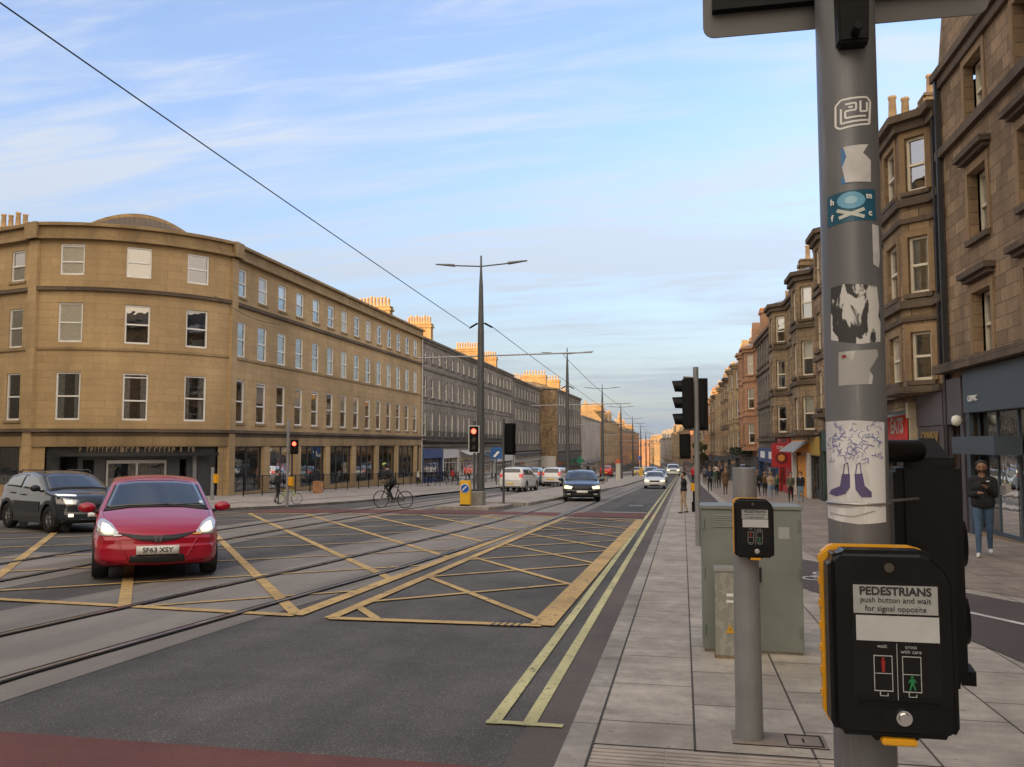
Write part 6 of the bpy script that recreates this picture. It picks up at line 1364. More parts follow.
stick('torn_sticker', [(869, 228), (875, 229), (876, 262), (875, 271), (870, 268)], paper, 1)
s5 = stick('torn_poster', [(831, 289), (846, 287), (873, 290), (876, 318), (876, 344), (858, 347), (846, 345), (831, 341)], blotch('poster_black_white', (0.045, 0.045, 0.045), (0.60, 0.60, 0.58), 34, .47, 3.3), 1)
s6 = stick('torn_poster', [(838, 354), (873, 352), (874, 358), (866, 372), (869, 378), (868, 386), (838, 387)], blotch('poster_grey', (0.38, 0.38, 0.37), (0.55, 0.55, 0.53), 12, .50, 8), 1)
strokes('poster_mark', [[(841, 359), (845, 358)]], 3, mat('dark_red_mark', (0.25, 0.03, 0.04), .5), 2, s6)
s7 = stick('drawing_poster', [(825, 422), (850, 421), (879, 423), (880, 519), (856, 521), (826, 517)], blotch('poster_white', (0.60, 0.60, 0.61), (0.72, 0.72, 0.74), 10, .5, 1), 1)
rr = random.Random(11); sc1, sc2 = [], []
for k in range(85):
    x = 829 + rr.random() * 46; y = 425 + rr.random() * 34; a = rr.random() * 6.28; l_ = 3 + rr.random() * 5
    pl_ = [(x, y), (x + l_ * .5 * math.cos(a), y + l_ * .5 * math.sin(a)), (x + l_ * math.cos(a + .9), y + l_ * math.sin(a + .9))]
    pl_ = [(min(877, max(828, q[0])), q[1]) for q in pl_]; (sc1 if k % 2 else sc2).append(pl_)
strokes('scribble', sc1, .65, mat('blue_pen', (0.16, 0.2, 0.42), .6), 2, s7); strokes('scribble', sc2, .55, mat('violet_pen', (0.26, 0.24, 0.46), .6), 2.5, s7)
boot = mat('boot_violet', (0.105, 0.085, 0.20), 0.6)
stick('drawn_boot', [(841, 473), (848, 473), (848, 486), (844, 492), (836, 495), (829, 493), (831, 489), (839, 485)], boot, 2.5, s7)
stick('drawn_boot', [(852, 473), (859, 472), (861, 484), (867, 490), (867, 495), (858, 495), (853, 488)], boot, 2.5, s7)
strokes('boot_lace', [[(842, 473), (843, 464), (846, 462), (847, 473)], [(853, 473), (854, 464), (857, 462), (858, 473)]], .9, boot, 2, s7)
strokes('torn_edge', [[(828, 504), (845, 505), (864, 502), (876, 504)], [(830, 512), (850, 514), (870, 508)]], 1.3, paper2, 2, s7)
# push button unit on the pole
cx_, cz = .378, 1.188
unit = push_unit(e, (cx_ - .012 - PX, 1.672 - PY, cz + .004 - z0p)); unit.scale = (.93, .93, .93); b = MB(); b.box(.0, .06, -.10, .0, 1.05 - z0p + 0, 1.33 - z0p); b.build('bracket', steel, e, bevel=.004)
# black signal seen from behind, on two arms
b = MB(); b.cyl((0, 0, 1.535 - z0p), (.16, .20, 1.535 - z0p), .024, n=20); b.cyl((0, 0, 1.10 - z0p), (.22, .23, 1.05 - z0p), .018, n=16); b.build('signal_arm', sigb, e)
hx, hy = .200, .27
b = MB(); b.box(-.072, .058, -.10, .09, 0, .485); h = b.build('signal_head', sigb, e, bevel=.016); h.location = (hx, hy, 1.028 - z0p); h.rotation_euler = (0, 0, R(-8))
b = MB(); b.hexa([(-.045, -.06, .485), (.045, -.06, .485), (.045, .06, .485), (-.045, .06, .485), (-.016, -.016, .535), (.016, -.016, .535), (.016, .016, .535), (-.016, .016, .535)]); b.box(-.05, .05, -.065, .065, .47, .492); b.build('cap', sigb, h)
for z in (.13, .30):
    b = MB(); b.cyl((.0, .0, z), (.072, .0, z), .085, .05, 28); b.build('visor', sigb, h)
b = MB(); b.box(.05, .078, -.05, .03, .0, .03); b.cyl((.066, -.056, .014), (.066, -.05, .014), .009, n=12); b.build('lower_bracket', sigb, h)
b = MB(); b.box(-.078, -.071, -.085, .085, .02, .46); b.build('backing_board', sigb, h)
strap = mat('steel_strap', (0.4, 0.4, 0.4), 0.35, 0.9)
b = MB(); b.lathe([(PR + .001, 0), (PR + .003, .001), (PR + .003, .004), (PR + .001, .005)], (0, 0, 1.43 - z0p), 48); b.cyl((.05, .03, 1.433 - z0p), (.15, .15, 1.433 - z0p), .003, n=8); b.build('strap', strap, e)
# large sign seen from behind above, with stiffening rails and clamp
b = MB(); c_ = .025; x0, x1, z0_, z1_ = .058, .65, 2.462, 3.05
prof = []
for (cx2, cz2, a0) in ((x1 - c_, z1_ - c_, 0), (x0 + c_, z1_ - c_, 90), (x0 + c_, z0_ + c_, 180), (x1 - c_, z0_ + c_, 270)):
    for k in range(5): a = R(a0 + 22.5 * k); prof.append((cx2 + c_ * math.cos(a) - PX, cz2 + c_ * math.sin(a) - z0p))
b.prismY(prof, .083, .087); sgn_ = b.build('sign_board', mat('sign_back_grey', (0.13, 0.13, 0.125), 0.55, 0.2, 0.08, 4), e)
b = MB()
for z in (2.515, 2.6, 2.78, 2.98): b.box(x0 + .02 - PX, x1 - .02 - PX, .060, .083, z - z0p, z + .035 - z0p)
b.build('sign_rail', sigb, sgn_)
b = MB(); b.hexa([(-.030, -.098, 2.345 - z0p), (.026, -.098, 2.345 - z0p), (.030, -.055, 2.345 - z0p), (-.030, -.055, 2.345 - z0p), (-.040, -.13, 2.75 - z0p), (.034, -.13, 2.75 - z0p), (.034, -.05, 2.75 - z0p), (-.034, -.05, 2.75 - z0p)]); b.build('signal_bracket', sigb, e, bevel=.004)
b = MB()
for z in (2.36, 2.46, 2.56): b.cyl((0, -.135, z - z0p), (0, -.10, z - z0p), .008, n=10)
b.build('bolt', sigb, e)

# ---- second post with the same unit
QX, QY = .355, 5.26; e2 = empty('push_button_post', (QX, QY, zg(QY)), 'short grey post with a black and yellow push button unit before the green cabinet', 'signal post')
b = MB(); b.cyl((0, 0, 0), (0, 0, .35), .079, .077, n=40); b.cyl((0, 0, .35), (0, 0, 1.55), .077, .0685, n=40); b.build('post', steel2, e2)
u2 = copy_tree(unit, e2); u2.location = (.035, -.185, 1.075 - zg(QY)); b = MB(); b.box(-.03, .05, -.09, -.04, 1.08, 1.32); b.build('bracket', steel, e2)
b = MB(); b.box(-.10, .42, -.13, .11, -.001, .004); b2 = b.build('base_frame', mat('cover_frame', (0.20, 0.165, 0.14), 0.9, 0, 0.3), e2); b = MB()
for (a, c, d, f) in ((.20, .40, -.10, -.09), (.20, .40, .08, .09), (.20, .21, -.09, .08), (.39, .40, -.09, .08), (-.10, .42, -.135, -.127), (.29, .30, -.04, .03)): b.box(a, c, d, f, .004, .0065)
b.build('cover_joint', grv, e2)

# ---- cabinets
cabg = mat('cabinet_green', (0.195, 0.215, 0.195), 0.55, 0, 0.16, 2.2, dirt=0.4, streak=0.15)
A0 = (.145, 7.6); e3 = empty('roadside_cabinet', (.58, 7.82, zg(7.82)), 'large grey green roadside cabinet on the pavement', 'cabinet'); S0 = zg(7.82)
b = MB(); b.box(-.43, .39, -.21, .22, .02, 1.20); b.build('body', cabg, e3, bevel=.008)
b = MB(); b.box(-.44, .40, -.22, .23, 1.201, 1.232); b.build('lid', cabg, e3, bevel=.006)
b = MB(); b.box(-.42, .38, -.2, .21, -.05, .02); b.build('plinth', mat('plinth_concrete', (0.22, 0.18, 0.14), 0.9, 0, 0.3, 12), e3)
b = MB(); b.box(-.025, -.019, -.2125, -.21, .06, 1.18); b.build('door_seam', grv, e3); b = MB(); b.box(.03, .055, -.225, -.211, .6, .72); b.build('handle', grv, e3)
for zz_ in (.15, .62, 1.03):
    for xx_ in (-.415, .365): b = MB(); b.cyl((xx_, -.217, zz_), (xx_, -.217, zz_ + .09), .009, n=8); b.build('hinge', cabg, e3)
for k_ in range(6): b = MB(); b.hexa([(-.33, -.211, 1.06 + k_ * .018), (-.13, -.211, 1.06 + k_ * .018), (-.13, -.211, 1.07 + k_ * .018), (-.33, -.211, 1.07 + k_ * .018), (-.33, -.219, 1.056 + k_ * .018), (-.13, -.219, 1.056 + k_ * .018), (-.13, -.215, 1.068 + k_ * .018), (-.33, -.215, 1.068 + k_ * .018)]); b.build('vent_louvre', cabg, e3)
b = MB(); b.box(.20, .29, -.2125, -.2105, .96, 1.06); b.build('sticker_remnant', paper2, e3)
galv = blotch('galvanised', (0.26, 0.265, 0.23), (0.33, 0.33, 0.29), 22, .5)
e4 = empty('feeder_pillar', (.36, 7.43, zg(7.43)), 'narrow galvanised pillar with a yellow warning triangle in front of the cabinet', 'feeder pillar')
b = MB(); b.box(-.115, .075, -.06, .08, .02, .70); b.build('body', galv, e4, bevel=.004); b = MB(); b.box(-.122, .082, -.068, .088, .70, .735); b.build('cap', mat('cap_grey', (0.35, 0.35, 0.35), .5, .3), e4, bevel=.004)
b = MB(); b.box(-.125, .085, -.07, .09, -.05, .02); b.build('base', mat('base_rust', (0.24, 0.17, 0.11), 0.9, 0, 0.3, 12), e4)
b = MB(); b.prismY([(-.035, .205), (.035, .205), (0, .275)], -.0635, -.061); t_ = b.build('warning_triangle', mat('warning_yellow', (0.7, 0.38, 0.02), .5), e4); b = MB(); b.prismY([(-.004, .22), (.006, .235), (.001, .236), (.004, .252), (-.006, .236), (-.001, .235)], -.065, -.0638); b.build('symbol', ink, t_)
b = MB(); b.box(-.025, .03, -.063, -.061, .50, .525); b.box(-.025, .03, -.063, -.061, .45, .47); b.build('white_label', wst_, e4)

# ---- signal post beyond the cabinet
px_, py2 = gr(698.3, 546); e5 = empty('traffic_signal_post', (px_, py2, zg(py2)), 'slim grey signal post with one signal head in profile and one seen from behind', 'traffic light')
b = MB(); b.cyl((0, 0, 0), (0, 0, zat(698, 367, py2)), .054, n=24); b.build('post', steel2, e5)
zb_ = zat(698, 429, py2)
signal_head(e5, (-.235, .0, zb_ + .02), R(-90), 1.04, None, 3)
for ch in e5.children:
    if ch.name.startswith('signal_head'):
        for c2 in list(ch.children):
            if c2.name.startswith('backing'): bpy.data.objects.remove(c2)
signal_head(e5, (.03, .17, zb_ + .03), R(180), .98, None, 3)
signal_head(e5, (-.23, .15, zat(698, 457, py2)), R(180), .66, None, 2, w=.22)
b = MB(); b.cyl((-.25, 0, zb_ + 1.05), (0, 0, zb_ + 1.03), .018, n=10); b.cyl((-.25, 0, zb_ - .0), (0, 0, zb_ - .0), .018, n=10); b.cyl((-.14, .06, zb_ + .0), (-.14, .06, zb_ + 1.03), .02, n=10); b.build('bracket', steel2, e5)

# ---- tall double armed lamp posts of the tram line
lampm = mat('lantern_head', (0.09, 0.09, 0.095), 0.4, 0.2)
GLm = 'double armed lamp posts along the island'
def lamp_post(x, y, label, h=10.28):
    t = empty('lamp_post', (x, y, zg(y)), label, 'street lamp', GLm)
    b = MB(); b.lathe([(.0, 0), (.17, 0), (.17, .25), (.165, .3), (.155, 3.5), (.13, 7), (.085, 9.0), (.05, 9.6), (.035, h), (0, h)], n=20); b.build('post', dkgrey, t)
    for s in (-1, 1):
        b = MB(); b.tube([(0, 0, h - .45), (s * 1.0, 0, h - .38), (s * 1.25, 0, h - .36)], .028, 8)
        a = b.build('lamp_arm', dkgrey, t); b = MB(); b.hexa([(s * 1.15, -.13, h - .40), (s * 1.95, -.07, h - .30), (s * 1.95, .07, h - .30), (s * 1.15, .13, h - .40), (s * 1.15, -.11, h - .32), (s * 1.95, -.06, h - .27), (s * 1.95, .06, h - .27), (s * 1.15, .11, h - .32)]); b.build('lantern', lampm, a)
    # bracket carrying the wires
    b = MB(); b.cyl((-2.7, 0, 6.05), (4.6, 0, 6.15), .03, n=8); b.build('wire_bracket', mat('bracket_grey', (0.36, 0.36, 0.36), .5, .2), t)
    b = MB()
    for s in (-1, 1): b.tube([(0, 0, 7.5), (s * .5, 0, 7.25)], .022, 6); b.tube([(s * .15, 0, 7.45), (s * .45, 0, 7.28)], .04, 8)
    b.build('insulator', sigb, t); return t
lab_ = ['nearest tall double armed lamp post on the small island', 'second tall double armed lamp post, above the black estate car', 'third lamp post along the island', 'fourth lamp post along the island', 'fifth lamp post along the island', 'sixth lamp post along the island', 'seventh lamp post along the island', 'eighth lamp post, very small in the distance', 'ninth lamp post, very small in the distance', 'tenth lamp post, very small in the distance']
LPos = [(-8.12, 34.4), (-8.25, 62.6), (-8.3, 91.2), (-8.35, 120), (-8.4, 149), (-8.4, 178), (-8.6, 208), (-8.9, 240), (-9.4, 272), (-10, 305)]
for (x, y), lb in zip(LPos, lab_): lamp_post(x, y, lb)
# overhead wires
wirem = mat('wire', (0.02, 0.02, 0.022), 0.6)
def wire(pts, r, label, sag=.25):
    P_ = []
    for a, c in zip(pts[:-1], pts[1:]):
        for k in range(8): t = k / 8; P_.append((a[0] + (c[0] - a[0]) * t, a[1] + (c[1] - a[1]) * t, a[2] + (c[2] - a[2]) * t - sag * 4 * t * (1 - t)))
    P_.append(pts[-1]); b = MB(); b.tube(P_, r, 6); return tag(b.build('overhead_wire', wirem), label, 'overhead wire')
wire([(-10.4, -8, 9.3), (-8.62, 34.4, 6.38)], .013, 'thick dark overhead wire sweeping from the top left corner to the lamp post', .1)
wire([(-7.65, 34.4, 6.38), (-7.8, 62.6, 5.75), (-7.8, 91.2, 5.1), (-7.9, 120, 4.6), (-7.9, 178, 3.1), (-8, 240, 1.4)], .014, 'dark overhead wire running away between the lamp posts', .05)
wire([(-4.7, 34.4, 5.15), (-4.6, 62.6, 4.45), (-4.5, 91.2, 3.7), (-4.4, 149, 2.6), (-4.3, 240, .2)], .010, 'thin overhead tram wire above the right track', .15)
wire([(-10.6, 34.4, 5.1), (-10.7, 62.6, 4.4), (-10.8, 91.2, 3.6), (-10.8, 149, 2.5), (-11, 240, .1)], .010, 'thin overhead tram wire above the left track', .15)
wire([(-39.5, 38, 13.4), (-23.4, 40.0, 9.1), (-20.6, 41.5, 7.8)], .012, 'thin cable crossing the front of the tan corner building', .3)
# ---- furniture on and around the island
conb = mat('concrete_block', (0.24, 0.23, 0.21), 0.9, 0, 0.2, 8)
def block(x, y, s, label):
    b = MB(); b.box(x - s / 2, x + s / 2, y - s / 2, y + s / 2, zg(y), zg(y) + .55); return tag(b.build('concrete_block', conb, bevel=.03), label, 'concrete block', 'concrete blocks at the foot of the lamp posts')
block(-8.05, 33.6, .55, 'concrete block at the foot of the nearest lamp post')
block(-8.1, 62.0, .6, 'concrete block at the foot of the second lamp post'); block(-8.1, 90.6, .7, 'concrete block at the foot of the third lamp post')
e6 = empty('keep_left_bollard', (-8.33, 32.75, zg(32.75) + .02), 'yellow traffic bollard with a round blue arrow on the small island', 'bollard')
b = MB(); b.box(-.21, .21, -.1, .1, 0, .98); b.build('body', mat('bollard_yellow', (0.72, 0.42, 0.02), .45, 0, .08), e6, bevel=.03)
b = MB(); b.cyl((0, -.10, .68), (0, -.115, .68), .165, n=28); dsc = b.build('disc', mat('sign_blue', (0.01, 0.10, 0.42), .4), e6); b = MB(); b.lathe([(.165, 0), (.185, 0), (.185, .012), (.165, .012)], n=28); b.xf(Matrix.Translation((0, -.103, .68)) @ Matrix.Rotation(R(90), 4, 'X')); b.build('rim', wst_, e6)
b = MB(); b.prismY([(-.10, .60), (-.03, .60), (-.055, .625), (.09, .76), (.06, .785), (-.08, .65), (-.10, .675)], -.119, -.116); b.build('arrow', wst_, e6)
b = MB(); b.box(-.2, .2, -.13, .13, -.02, .06); b.build('base', sigb, e6)
# signal on the nearest lamp post, facing us with its red lit
t = empty('traffic_signal_post', (-8.32, 34.05, zg(34.05)), 'signal with a red light and white edged board facing us by the nearest lamp post', 'traffic light')
b = MB(); b.cyl((0, .1, 0), (0, .1, 3.4), .05, n=12); b.build('post', dkgrey, t); signal_head(t, (0, 0, zat(474, 451, 34)), R(8), 1.0, 2, 3, True)
x, y = gr(504.5, 503); t = empty('traffic_signal_post', (x, y, zg(y)), 'signal seen from behind on a post at the tip of the main island', 'traffic light')
b = MB(); b.cyl((-.04, 0, 0), (-.04, 0, 3.6), .05, n=12); b.build('post', dkgrey, t); signal_head(t, (.24, .1, zat(507, 453, y)), R(172), 1.25, None, 3)
b = MB(); b.cyl((-.04, 0, 3.3), (.24, .1, 3.3), .02, n=8); b.build('bracket', dkgrey, t)
x, y = gr(287, 507); t = empty('crossing_signal_post', (x, y, zg(y)), 'slim post with a red crossing light and yellow push button on the left kerb', 'crossing light')
b = MB(); b.cyl((0, 0, 0), (0, 0, zat(287, 420, y)), .055, n=14); b.build('post', steel2, t); signal_head(t, (.25, 0, zat(287, 453, y)), R(20), .72, 1, 2, False, True)
b = MB(); b.box(.05, .24, -.08, .06, .78, 1.12); b.build('push_button_unit', yelu, t, bevel=.02)
x, y = gr(212, 500); t = empty('push_button_post', (x, y, zg(y)), 'short grey post with a yellow push button unit behind the red hatchback', 'signal post')
b = MB(); b.cyl((0, 0, 0), (0, 0, 1.45), .075, n=14); b.build('post', steel2, t); b = MB(); b.box(.06, .27, -.08, .08, .75, 1.15); b.build('push_button_unit', yelu, t, bevel=.02)
# direction sign, small posts and boxes
e7 = empty('blue_sign', (-15.6, 72, zg(72)), 'square blue sign on a pole on the left kerb behind the lamp post', 'sign')
b = MB(); b.cyl((0, 0, 0), (0, 0, 3.3), .05, n=10); b.build('post', dkgrey, e7); b = MB(); b.box(-.5, .5, -.06, -.03, 2.2, 3.2); pq = b.build('sign_panel', mat('sign_blue2', (0.02, 0.10, 0.30), .5), e7); b = MB(); b.prismY([(-.3, 2.4), (-.1, 2.35), (.3, 2.8), (.1, 2.85)], -.065, -.061); b.build('arrow', wst_, pq)
x = -5.9
for (xx, yy_, hh, m_, lb) in ((-7.4, 101, 1.9, mat('white_cabinet', (0.5, 0.48, 0.42), .6), 'pale upright cabinet on the island'), (-7.4, 80, .5, conb, 'low concrete plinth on the island'), (-6.6, 140, 1.4, mat('yellow_box', (0.6, 0.38, 0.05), .6), 'yellow cabinet far along the island')):
    b = MB(); b.box(xx - .25, xx + .25, yy_ - .25, yy_ + .25, zg(yy_), zg(yy_) + hh); b.box(xx - .28, xx + .28, yy_ - .28, yy_ + .28, zg(yy_) + hh, zg(yy_) + hh + .06); tag(b.build('island_cabinet', m_), lb, 'cabinet')
e8 = empty('pharmacy_cross', (-20.9, 178, -1.5), 'green cross sign projecting from the left buildings', 'shop sign'); g_ = mat('green_sign', (0.03, 0.22, 0.14), .4, emit=(0.02, 0.8, 0.4), es=.0)
b = MB(); b.box(-.3, .3, -.1, .1, -1.3, .5); b.box(-.9, -.302, -.1, .1, -.7, -.1); b.box(.302, .9, -.1, .1, -.7, -.1); b.build('cross', g_, e8); b = MB(); b.box(-1.4, -.91, -.03, .03, -.45, -.35); b.build('bracket', dkgrey, e8)
for i, (px0, py0, cc) in enumerate((((618, 462, (0.55, 0.12, 0.05))), ((640, 458, (0.1, 0.15, 0.5))), ((632, 457, (0.5, 0.3, 0.05))))):
    Y_ = (200, 260, 300)[i]; r = ray(px0, py0); X_, Z_ = r.x / r.y * Y_, CAMZ + r.z / r.y * Y_
    b = MB(); b.box(X_ - .6, X_ + .6, Y_ - .1, Y_ + .1, Z_ - .6, Z_ + .6); b.cyl((X_, Y_, zg(Y_)), (X_, Y_, Z_ - .9), .06, n=8); tag(b.build('street_sign', mat('sign_col_%d' % i, cc, .5)), ['red sign board far down the left pavement', 'blue sign board far down the left pavement', 'orange sign board far down the left pavement'][i], 'sign')
# railing in front of the tan building
def railing(pts, label, h=1.05):
    P_ = Path(pts, 1); o_ = (pts[0][0], pts[0][1], zg(pts[0][1])); t = empty('railing', o_, label, 'railing', 'railings before the tan building'); L_ = P_.L
    n = int(L_ / 2.0); b = MB(); bb = MB(); rr_ = MB()
    for k in range(n + 1):
        q = P_.at(L_ * k / n, 0, 0); z = zg(q[1]); p_ = MB(); p_.cyl((q[0], q[1], z), (q[0], q[1], z + h), .03, n=8); p_.build('post', sigb, t, o_)
    for k in range(n):
        a, c = P_.at(L_ * k / n, 0, 0), P_.at(L_ * (k + 1) / n, 0, 0)
        for zz in (.12, h - .03): rr_.cyl((a[0], a[1], zg(a[1]) + zz), (c[0], c[1], zg(c[1]) + zz), .018, n=6)
        for j in range(1, 15): f_ = j / 15; x_, y_ = a[0] + (c[0] - a[0]) * f_, a[1] + (c[1] - a[1]) * f_; bb.cyl((x_, y_, zg(y_) + .12), (x_, y_, zg(y_) + h - .03), .009, n=4)
    rr_.build('rail', sigb, t, o_); bb.build('bars', sigb, t, o_)
railing([(-21.45, 39.6), (-21.75, 60), (-22.1, 84)], 'long black railing before the shop windows of the tan building')
railing([(-31.0, 33.2), (-35, 34.0), (-42, 35.8)], 'black railing on the side street left of the dark entrance')
# ------------------------------------------------------------------ trees
def leafmat(n_, c): return mat(n_, c, 0.8, 0, 0.5, 0.8)
def tree(x, y, h, r, label, seed, lm, zoff=0.0, n=1500, ls=.22, trunk=.22):
    rg_ = random.Random(seed); z = zg(y) + zoff; t = empty('tree', (x, y, z), label, 'tree'); b = MB()
    b.cyl((0, 0, 0), (0, 0, h * .45), trunk, trunk * .7, 10)
    cl = []
    for k in range(11):
        a = rg_.random() * 6.28; rr_ = r * (.25 + .6 * rg_.random()); zz = h * (.45 + .5 * rg_.random()); p = (rr_ * math.cos(a), rr_ * math.sin(a), zz); cl.append((p, r * (.28 + .2 * rg_.random()))); b.cyl((0, 0, h * (.25 + .2 * rg_.random())), p, trunk * .4, .03, 6)
    b.build('trunk', mat('bark', (0.07, 0.05, 0.035), 0.95, 0, 0.3), t); f = MB()
    for k in range(n):
        c, cr = cl[rg_.randrange(len(cl))]; d = Vector((rg_.gauss(0, 1), rg_.gauss(0, 1), rg_.gauss(0, .8))); d = d.normalized() * cr * rg_.random() ** .4; p = Vector(c) + d
        u_ = Vector((rg_.gauss(0, 1), rg_.gauss(0, 1), rg_.gauss(0, 1))).normalized(); v_ = u_.orthogonal().normalized(); s_ = ls * (.6 + .8 * rg_.random()); f.add([p - u_ * s_, p + v_ * s_ * .6, p + u_ * s_, p - v_ * s_ * .6], [(0, 1, 2, 3)])
    f.build('crown', lm, t, recalc=False)
dg = leafmat('dark_foliage', (0.035, 0.045, 0.025))
tree(-29, 196, 16.5, 4.6, 'dark tree showing above the pale rendered block, on its left', 3, dg, n=2600, ls=.4); tree(-29, 214, 15.5, 4.6, 'dark tree showing above the pale rendered block, on its right', 5, dg, n=2600, ls=.4)
tree(3.4, 150, 6.0, 1.8, 'small street tree on the right pavement far off', 8, leafmat('olive_foliage', (0.10, 0.10, 0.03)), n=900, ls=.2, trunk=.1)
for i_, (xx, yy_) in enumerate(((5.5, 81), (5.4, 88))):
    g_ = MB(); rg_ = random.Random(i_ + 40); e9 = empty('hanging_planter', (xx, yy_, 0.6), ['leafy planter box over a shop front past the blue shop', 'farther leafy planter box over a shop front'][i_], 'planter')
    b = MB(); b.box(-.5, .8, -2.8, 2.8, -.2, .1); b.build('box', blk, e9)
    for k in range(700): p = Vector((rg_.uniform(-.7, .7), rg_.uniform(-2.9, 2.9), rg_.uniform(0, .6))); u_ = Vector((rg_.gauss(0, 1), rg_.gauss(0, 1), rg_.gauss(0, 1))).normalized(); v_ = u_.orthogonal(); g_.add([p - u_ * .12, p + v_ * .08, p + u_ * .12, p - v_ * .08], [(0, 1, 2, 3)])
    g_.build('foliage', dg, e9, recalc=False)
# ------------------------------------------------------------------ people
skinm = mat('skin', (0.42, 0.24, 0.16), 0.55, 0, 0.08, 20); skind = mat('skin_tan', (0.26, 0.14, 0.085), 0.55, 0, 0.08, 20)
def cloth(n_, c): return mat(n_, c, 0.9, 0, 0.22, 9, bump=0.3)
C_ = {'black': cloth('black_cloth', (0.016, 0.016, 0.018)), 'denim': cloth('blue_denim', (0.06, 0.11, 0.19)), 'ldenim': cloth('light_denim', (0.20, 0.27, 0.34)), 'white': cloth('white_cloth', (0.55, 0.54, 0.52)), 'brown': cloth('brown_cloth', (0.11, 0.065, 0.04)),
      'beige': cloth('beige_cloth', (0.38, 0.28, 0.19)), 'red': cloth('red_cloth', (0.4, 0.02, 0.03)), 'olive': cloth('olive_cloth', (0.09, 0.085, 0.055)), 'grey': cloth('grey_cloth', (0.13, 0.13, 0.14)), 'orange': cloth('orange_cloth', (0.55, 0.2, 0.04)), 'navy': cloth('navy_cloth', (0.02, 0.03, 0.06)), 'shoe': cloth('dark_shoe', (0.02, 0.018, 0.017)), 'wshoe': cloth('white_shoe', (0.6, 0.6, 0.58)), 'pink': cloth('dusty_cloth', (0.3, 0.2, 0.18)), 'green': cloth('dull_green_cloth', (0.05, 0.09, 0.06)), 'hair': mat('dark_hair', (0.015, 0.012, 0.010), 0.7, 0, 0.4, 40), 'fair': mat('fair_hair', (0.22, 0.13, 0.06), 0.7, 0, 0.3, 40)}
def body_mesh(prims, vox, mats):
    """capsules and ellipsoids fused into one continuous surface; clothes follow the nearest form"""
    bm = bmesh.new()
    for p0, p1, r0, r1, mi in prims:
        p0, p1 = Vector(p0), Vector(p1); d = p1 - p0; Lh = max(d.length, 1e-4); rot = d.to_track_quat('Z', 'Y').to_matrix().to_4x4() if d.length > 1e-3 else Matrix.Identity(4)
        vs_ = []; n = 12; rings = []
        for k in range(0, 4): a = -math.pi / 2 + k * math.pi / 6; rings.append((r0 * math.cos(a), r0 * math.sin(a)))
        for k in range(0, 4): a = k * math.pi / 6; rings.append((r1 * math.cos(a), Lh + r1 * math.sin(a)))
        R_ = []
        for rr_, zz in rings: R_.append([bm.verts.new(Matrix.Translation(p0) @ rot @ Vector((max(rr_, 1e-3) * math.cos(2 * math.pi * i / n), max(rr_, 1e-3) * math.sin(2 * math.pi * i / n), zz))) for i in range(n)])
        for a, c in zip(R_[:-1], R_[1:]):
            for i in range(n): bm.faces.new((a[i], a[(i + 1) % n], c[(i + 1) % n], c[i]))
        bm.faces.new(R_[0][::-1]); bm.faces.new(R_[-1])
    me = bpy.data.meshes.new('b'); bm.to_mesh(me); bm.free(); ob = bpy.data.objects.new('b', me); col.objects.link(ob)
    m = ob.modifiers.new('r', 'REMESH'); m.mode = 'VOXEL'; m.voxel_size = vox; s_ = ob.modifiers.new('s', 'SMOOTH'); s_.factor = .5; s_.iterations = 2
    me2 = bpy.data.meshes.new_from_object(ob.evaluated_get(bpy.context.evaluated_depsgraph_get())); bpy.data.objects.remove(ob)
    me2.materials.clear()
    for q in mats: me2.materials.append(q)
    n = len(me2.polygons); c = np.empty(n * 3); me2.polygons.foreach_get('center', c); c = c.reshape(-1, 3); best = np.full(n, 1e9); mi_ = np.zeros(n, int)
    for p0, p1, r0, r1, mi in prims:
        a = np.array(p0); d = np.array(p1) - a; L2 = max(d.dot(d), 1e-8); t = np.clip(((c - a) @ d) / L2, 0, 1); dist = np.linalg.norm(c - (a + t[:, None] * d), axis=1) - (r0 + (r1 - r0) * t)
        k = dist < best; best[k] = dist[k]; mi_[k] = mi
    me2.polygons.foreach_set('material_index', mi_.astype(np.int32)); me2.polygons.foreach_set('use_smooth', [True] * n); return me2
